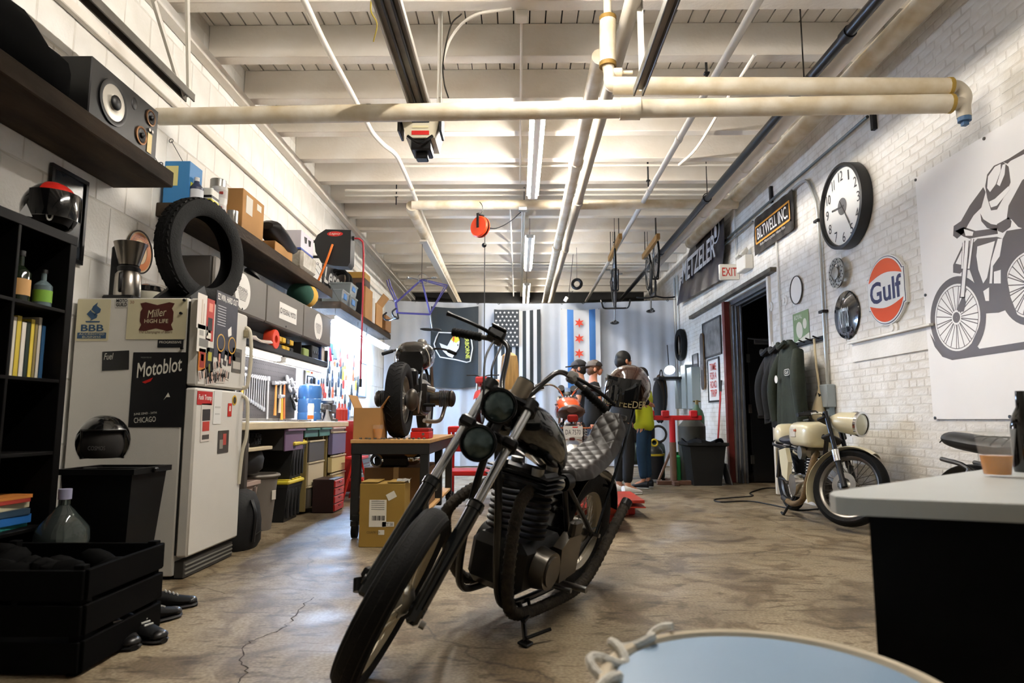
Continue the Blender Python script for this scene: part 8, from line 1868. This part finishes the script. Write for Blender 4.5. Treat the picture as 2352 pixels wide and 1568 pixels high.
# ================================================================ PEOPLE
SKIN = mat('#c48a6c', .5, var=.08, scale=12)
def skinned(name, pts, edges, material, parent, root=0, sub=1, **kw):
    me = bpy.data.meshes.new(name); me.from_pydata([p[:3] for p in pts], edges, [])
    ob = bpy.data.objects.new(name, me); COL.objects.link(ob); ob.parent = parent; WM[ob.name] = WM[parent.name].copy()
    md = ob.modifiers.new('skin', 'SKIN'); md.use_smooth_shade = True; md.branch_smoothing = .3
    sv = me.skin_vertices[0].data
    for i, p in enumerate(pts):
        sv[i].radius = (p[3], p[4] if len(p) > 4 else p[3]); sv[i].use_root = i == root
    sd = ob.modifiers.new('sub', 'SUBSURF'); sd.levels = sub; sd.render_levels = sub
    me.materials.append(material)
    for k, v in kw.items(): ob[k] = v
    return ob
def person(label, x, y, rz, h=1.75, elbow=((.05, .28, 1.12), (.05, -.28, 1.12)), wrist=((.2, .26, .95), (.2, -.26, .95)), hair='#15120f', shirt='#121213', legs='#101012', shoes='#0f0f10', soles='#cfcfca', cap=None, long_hair=False, stance=.1, wide=1.0, skin=SKIN, cuff=.5, head_turn=0):
    k = h / 1.75; M_ = T(x, y, 0) @ RZ(rz) @ Matrix.Scale(k, 4)
    t = thing('person', label, 'person', m=M_)
    P = []; E = []
    def a(p, par=None):
        P.append(p)
        if par is not None: E.append((par, len(P) - 1))
        return len(P) - 1
    pel = a((0, 0, .95, .09, .12)); sp = a((.01, 0, 1.12, .08, .105), pel); ch = a((.01, 0, 1.3, .085, .12), sp); nb = a((0, 0, 1.45, .065, .09), ch); nk = a((.01, 0, 1.52, .05), nb); hd = a((.025, 0, 1.62, .082, .074), nk); a((.02, 0, 1.7, .07, .066), hd)
    for i, s in enumerate((1, -1)):
        hip = a((0, .1 * s, .88, .09), pel); kn = a((.02, stance * s * 1.02, .5, .058), hip); an = a((-.01, stance * s, .1, .04), kn); a((.13, stance * s * 1.15, .035, .035), an)
        sh = a((0, .19 * s, 1.41, .055), ch); el = a((*elbow[i], .04), sh); wr = a((*wrist[i], .026, .032), el)
        d = (Vector(wrist[i]) - Vector(elbow[i])).normalized(); q = Vector(wrist[i]) + d * .07; pm = a((*q, .016, .034), wr)
        side_ = d.cross(Vector((0, 0, 1))).normalized() if abs(d.z) < .9 else Vector((0, 1, 0)); dn = d.cross(side_)
        for f_ in range(4):
            o = side_ * (.024 * (f_ - 1.5) / 1.5); f1 = a((*(q + d * .04 + o), .009), pm); a((*(q + d * (.075 - .006 * abs(f_ - 1.3)) + o + dn * .018 * (1 if d.z < .5 else -1)), .0075), f1)
        t1 = a((*(Vector(wrist[i]) + d * .04 + side_ * .035), .01), wr); a((*(Vector(wrist[i]) + d * .075 + side_ * .045), .008), t1)
    skinned('body', P, E, skin, t)
    # clothing, a little larger than the body
    S = []; SE = []
    def b(p, par=None):
        S.append(p)
        if par is not None: SE.append((par, len(S) - 1))
        return len(S) - 1
    sz = b((0, 0, .8, .16 * wide, .19 * wide)); s0 = b((0, 0, .92, .16 * wide, .19 * wide), sz); s1 = b((.01, 0, 1.12, .14 * wide, .17 * wide), s0); s2 = b((.01, 0, 1.3, .135, .18), s1); b((0, 0, 1.45, .08, .115), s2)
    for i, s in enumerate((1, -1)):
        q = b((0, .2 * s, 1.41, .068), s2); e_ = Vector((0, .2 * s, 1.41)).lerp(Vector(elbow[i]), cuff * 1.4 if cuff < .7 else 1.0); e2 = b((*e_, .062), q)
        if cuff >= .7: b((*wrist[i], .042), e2)
    skinned('shirt', S, SE, mat(shirt, .85, bump=.3, bscale=18), t)
    S = []; SE = []
    s00 = b((0, 0, .98, .09 * wide, .12 * wide)); s0 = b((0, 0, .9, .11 * wide, .14 * wide), s00)
    for s in (1, -1): q = b((0, .1 * s, .82, .095), s0); r_ = b((.02, stance * s * 1.02, .5, .08), q); b((-.01, stance * s, .12, .062), r_)
    skinned('trousers', S, SE, mat(legs, .85, bump=.3, bscale=22, var=.15), t)
    for s in (1, -1):
        def ring(x, w_, z0, z1): return [Vector((x, stance * s * 1.05 + w_ * math.cos(c), z0 + (z1 - z0) * (.5 + .5 * math.sin(c)))) for c in [2 * math.pi * i / 12 for i in range(12)]]
        sh = G().loft([ring(-.08, .02, .02, .06), ring(-.075, .04, .015, .11), ring(0, .045, .015, .11), ring(.08, .05, .015, .08), ring(.15, .045, .015, .06), ring(.19, .02, .015, .04)]).o('shoe', mat(shoes, .6), t); G().loft([ring(-.085, .02, 0, .02), ring(-.04, .044, 0, .02), ring(.08, .052, 0, .02), ring(.16, .045, 0, .02), ring(.195, .015, 0, .02)]).o('sole', mat(soles, .6), sh)
    HM = T(.025, 0, 1.63) @ RZ(head_turn)
    G(HM).ell((.0, 0, .025), (.105, .083, .1), None, 18, 10, -25, 90).ell((-.03, 0, -.02), (.085, .08, .085), None, 16, 8).o('hair', mat(hair, .6, var=.3, scale=30), t)
    if long_hair:
        rows = [[Vector((-.04 - .075 * math.cos(c) * (1 + .05 * math.sin(9 * c)) * w_, .1 * math.sin(c) * w_ * (1 + .03 * math.sin(13 * c)), z)) for c in [math.radians(-105 + 210 * i / 30) for i in range(31)]] for z, w_ in ((.11, .5), (.08, .9), (0, 1.02), (-.1, 1.08), (-.2, 1.12), (-.3, 1.12), (-.36, .95))]
        G(HM).sheet(rows, .03).o('long_hair', mat(hair, .45, var=.35, scale=40, stretch=(1, 1, .15)), t)
    fc = G(HM).ell((.075, 0, -.035), (.035, .05, .06), None, 14, 8).o('face', skin, t)
    G(HM).prism([(.0, -.012), (.022, -.012), (.004, .025)], .018, plane((.102, -.009, -.02), (1, 0, 0), (0, 0, 1)) @ T(0, 0, -.018)).o('nose', skin, fc)
    for s in (-1, 1): G(HM).ell((.0, .083 * s, -.02), (.02, .01, .03), None, 10, 6).o('ear', skin, fc); G(HM).ell((.103, .026 * s, -.005), (.006, .011, .006), None, 8, 6).o('eye', mat('#2a211c', .3), fc)
    G(HM).box((.105, 0, -.06), (.01, .036, .008), .003).o('mouth', mat('#8f4e45', .5), fc)
    if cap:
        cp = G(HM).ell((-.005, 0, .035), (.115, .093, .085), None, 20, 8, 0, 90).o('cap', mat(cap[0], .8), t)
        G(HM).loft([[Vector((cap[1] * x, .088 * w_ * math.sin(c), .035 - .02 * (x / .2) + .008 * math.cos(c))) for c in [2 * math.pi * i / 14 for i in range(14)]] for x, w_ in ((.07, .9), (.13, .92), (.17, .75), (.195, .35))]).o('cap_brim', mat(cap[2], .8), cp)
        G(HM).ell((.03, 0, .037), (.087, .094, .07), None, 18, 7, 0, 90).o('cap_front', mat(cap[2], .8), cp)
    return t
q = atY(1371, 900, 9.3)
pm = person('person in black t-shirt and backwards grey cap holding a beer', q.x - .06, 9.3, 2, 1.8, elbow=((.06, .27, 1.13), (.06, -.27, 1.12)), wrist=((.27, .14, 1.14), (.28, -.12, 1.15)), hair='#6b4a33', shirt='#101011', legs='#0e0e10', cap=('#6f6862', -1, '#231c1a'), skin=mat('#cf8d70', .5))
def cup(label, c, s=1.0, lvl=.6, head=False):
    t = thing('beer_cup', label, 'cup', m=T(*c) @ Matrix.Scale(s, 4), group='plastic cups of beer')
    G().lathe([(.001, .002), (.03, .002), (.045, .118), (.047, .12), (.0435, .119), (.029, .005), (.001, .005)], 28).o('cup', mat('#f2f4f4', .06, alpha=.09), t)
    G().lathe([(.001, .006), (.0288, .006), (.0288 + .0145 * lvl, .005 + .114 * lvl), (.001, .005 + .114 * lvl)], 28).o('beer', mat('#d98a06', .12), t)
    return t
cup('small cup of beer in the hand of the man with cap', (q.x + .33, 9.31, 1.13), .95, .75)
q = atY(1432, 900, 8.62)
person('dark-haired person in black clothes and white sneakers behind the helmet', q.x - .02, 8.62, 25, 1.86, shirt='#0d0d0e', legs='#0c0c0e', shoes='#dcdad6', soles='#e6e4e0', wide=1.02, stance=.09, elbow=((.1, .22, 1.15), (.1, -.22, 1.15)), wrist=((.3, .12, 1.1), (.3, -.12, 1.1)), cuff=.8)
q = atY(1480, 1000, 9.35)
person('person in yellow t-shirt and blue jeans half hidden by the helmet', q.x, 9.35, 150, 1.7, shirt='#c9d32c', legs='#22405c', shoes='#15161a', hair='#1c1510', wide=1.08, stance=.1, elbow=((.05, .29, 1.13), (.05, -.29, 1.13)), wrist=((.25, .2, 1.12), (.25, -.2, 1.12)))
q = atY(1170, 850, 7.3)
person('person with long blonde hair seen from behind', q.x, 7.3, 80, 1.7, shirt='#b9a58c', legs='#2b2d33', hair='#d0a869', long_hair=True)
q = atY(1334, 850, 9.9)
person('person in dark cap standing farther back behind the man', q.x, 9.9, 175, 1.86, shirt='#3b3f45', legs='#23242a', cap=('#2b2a2c', 1, '#4a474a'))
# ================================================================ ON AND UNDER THE ROLLING BENCH
z = TBZ
carton('cardboard_box', 'open cardboard box with printing on the rolling bench', (-1.26, 5.62, z), (.22, .3, .26), flaps=True)
t = thing('box_print', 'x', 'x'); bpy.data.objects.remove(t)
cup('cup of beer standing at the front of the rolling bench', (-1.165, 5.47, z), 1.0, .72)
t = thing('red_tray', 'red parts tray on the rolling bench beside the tyre', 'tray', (-.84, 5.75, z)); G().box((0, 0, .03), (.16, .26, .06), .006).o('tray', RED, t); G().box((0, 0, .075), (.15, .24, .03), .006).o('lid', mat('#8f1d1a', .4), t); G().cyl((.03, -.14, .04), (.03, -.13, .04), .012, n=10).o('latch', STEEL, t)
t = thing('small_carton', 'small black and blue carton on the rolling bench', 'box', (-.86, 6.05, z)); G().box((0, 0, .04), (.14, .16, .08), .004).o('carton', mat('#2c3038', .5), t); G().box((0, -.082, .05), (.1, .002, .04)).o('printed_panel', mat('#3f5f8f', .5), t)
g = G()
for i in range(14): g.box((-1.3 + .04 * i, 5.44 + .03 * math.sin(i * 2.1), z + .008), (.022, .018, .014), .003)
g.o('loose_bolts', STEEL, None, kind='stuff', label='loose bolts scattered on the rolling bench', category='hardware')
zl = .213
carton('cardboard_box', 'wide brown cardboard box on the bench lower shelf', (-1.05, 5.95, zl), (.55, .5, .33), material=mat('#7a5a36', .8, var=.12), tape=True)
t = thing('parts_pile', 'black case and chrome parts on the lower shelf box', 'parts', (-1.05, 5.9, zl + .335)); G().box((-.05, 0, .07), (.3, .3, .1), .02, RX(12)).o('black_case', BLACK, t); G().ell((.12, -.1, .07), (.08, .06, .06), None, 14, 8).o('chrome_shell', CHROME, t); G().torus((-.18, -.15, .05), .05, .014, (.3, 1, .2), 18, 6).o('chrome_ring', CHROME, t)
carton('cardboard_box', 'second carton at the far end of the lower shelf', (-1.05, 6.7, zl), (.5, .5, .3), material=CARD)
t = carton('cardboard_box', 'olive brown shipping carton with labels on the floor', (-1.03, 5.17, 0), (.34, .26, .47), material=CARD2, tape=False)
fr = plane((0, -.131, .25), (1, 0, 0), (0, 0, 1))
for (u_, v_, w_, h_, c_) in ((-.03, .0, .13, .2, '#d9d5c8'), (.07, .13, .07, .05, '#d9d5c8'), (.05, -.08, .09, .035, '#dcd9d0'), (.0, -.14, .045, .035, '#cfccc0')): G(fr @ T(u_, v_, 0) @ RZ(28 if v_ > .1 else 0)).prism(rrect(w_, h_, .002), .001).o('shipping_label', mat(c_, .6), t)
for i in range(9): G(fr @ T(-.07 + .011 * i, -.035, .0015)).box((0, 0, 0), (.004 + .002 * (i % 3), .035, .001)).o('barcode_bar', BLACK, t)
text('CT 58', .06, .022, fr @ T(.055, -.08, .0015), BLACK, 'lettering', t, world=False); text('COUNTRY CN', .1, .016, fr @ T(-.06, -.14, .001), mat('#2f2612', .6), 'lettering', t, world=False)
for v_ in (.09, .075, .06, .045, .03): G(fr @ T(-.03, v_, .0015)).box((0, 0, 0), (.1, .004, .001)).o('text_line', mat('#7a7a74', .6), t)
for s in (-1, 1): G().box((s * .1, .0, .48), (.13, .25, .006), .001, None).o('flap', CARD2, t)
G().sheet([[Vector((.1 + .03 * i, -.1 + .05 * j, .485 + .02 * math.sin(i * 3 + j * 2))) for i in range(4)] for j in range(4)], .002).o('packing_film', mat('#c9c7bf', .2, trans=.5), t)
t = thing('orange_clamp', 'orange and chrome ratchet part on lower bench shelf', 'part', (-1.25, 5.5, zl)); G().torus((0, 0, .06), .045, .018, (.4, 1, 0), 18, 7).o('orange_ring', ORANGE, t); G().cyl((-.03, 0, .08), (.05, 0, .16), .02, n=10).o('chrome_stem', CHROME, t)
# ================================================================ FOREGROUND RIGHT
t = thing('bar_table', 'table with pale rounded top over a dark cabinet, lower right', 'table', (1.6, 1.7, 0)); TTZ = .79
def tpt(x, y): q = atZ(x, y, TTZ); return (q.x, q.y)
nr = tpt(2352, 1158); fr_ = tpt(2352, 1064); n0 = tpt(1950, 1143)
poly = [n0, tpt(1918, 1140), tpt(1905, 1134), tpt(1912, 1128), tpt(1960, 1121), fr_, (fr_[0] + .5, fr_[1] + .45), (fr_[0] + .75, fr_[1] - .1), (nr[0] + .4, nr[1] - .02), nr]
G().prism(poly, .035, T(0, 0, TTZ - .035)).o('table_top', mat('#c3c7c5', .35, var=.06), t, world=True)
ca = tpt(2010, 1140); cb_ = tpt(2040, 1118)
ins = [(ca[0], ca[1] + .03), (cb_[0], cb_[1] - .02), (fr_[0] - .05, fr_[1] - .08), (fr_[0] + .45, fr_[1] + .3), (fr_[0] + .65, fr_[1] - .05), (nr[0] + .38, nr[1] + .05), (nr[0], nr[1] + .05)]
G().prism(ins, TTZ - .035 - .0, T(0, 0, .0)).o('cabinet_body', mat('#050607', .6, ior=1.2), t, world=True)
cp = atZ(2292, 1095, TTZ); cup('cup of beer on the pale table top at lower right', (cp.x, cp.y, TTZ + .001), 1.12, .42)
cb = atZ(2352, 1085, TTZ); t = thing('dark_bottle', 'dark bottle standing at the right edge of the table', 'bottle', (cb.x + .025, cb.y + .02, TTZ)); G().lathe([(.001, 0), (.032, 0), (.034, .01), (.034, .14), (.028, .17), (.014, .2), (.013, .25), (.001, .25)], 22).o('bottle', mat('#120f0d', .08, coat=.5), t)
# stool with rope edge
SZ = .5; sc_ = atZ(1760, 1640, SZ); e0 = atZ(1640, 1456, SZ)
scx, scy = .43, 1.17
R_ = .28
t = thing('rope_stool', 'round stool with pale blue seat and white rope edge', 'stool', (scx, scy, 0))
G().lathe([(.001, SZ + .012), (R_ * .6, SZ + .01), (R_ * .93, SZ + .002), (R_, SZ - .02), (R_ * .97, SZ - .05), (.001, SZ - .05)], 56, T(scx, scy, 0)).o('seat_top', mat('#8fa9c4', .45, var=.08, scale=3), t, world=True)
G().torus((scx, scy, SZ - .002), R_ + .002, .012, (0, 0, 1), 72, 8).o('piping', mat('#cdbfa6', .7), t, world=True)
pts = [];
for i in range(60):
    a = math.radians(112 + i * 1.7); rr = R_ + .004 + .026 * math.sin(i * .45); pts.append((scx + rr * math.cos(a), scy + rr * math.sin(a), SZ + .01 + .01 * math.cos(i * .62)))
G().tube(curve(pts, 2), .0085, 7).o('rope_fringe', mat('#d9d6cc', .8, bump=.6, bscale=120), t, world=True)
for a in (45, 135, 225, 315): q = Vector((scx + .18 * math.cos(math.radians(a)), scy + .18 * math.sin(math.radians(a)), 0)); G().tube([q, q + Vector((0, 0, SZ - .05))], .02, 8).o('leg', BLACK, t, world=True)
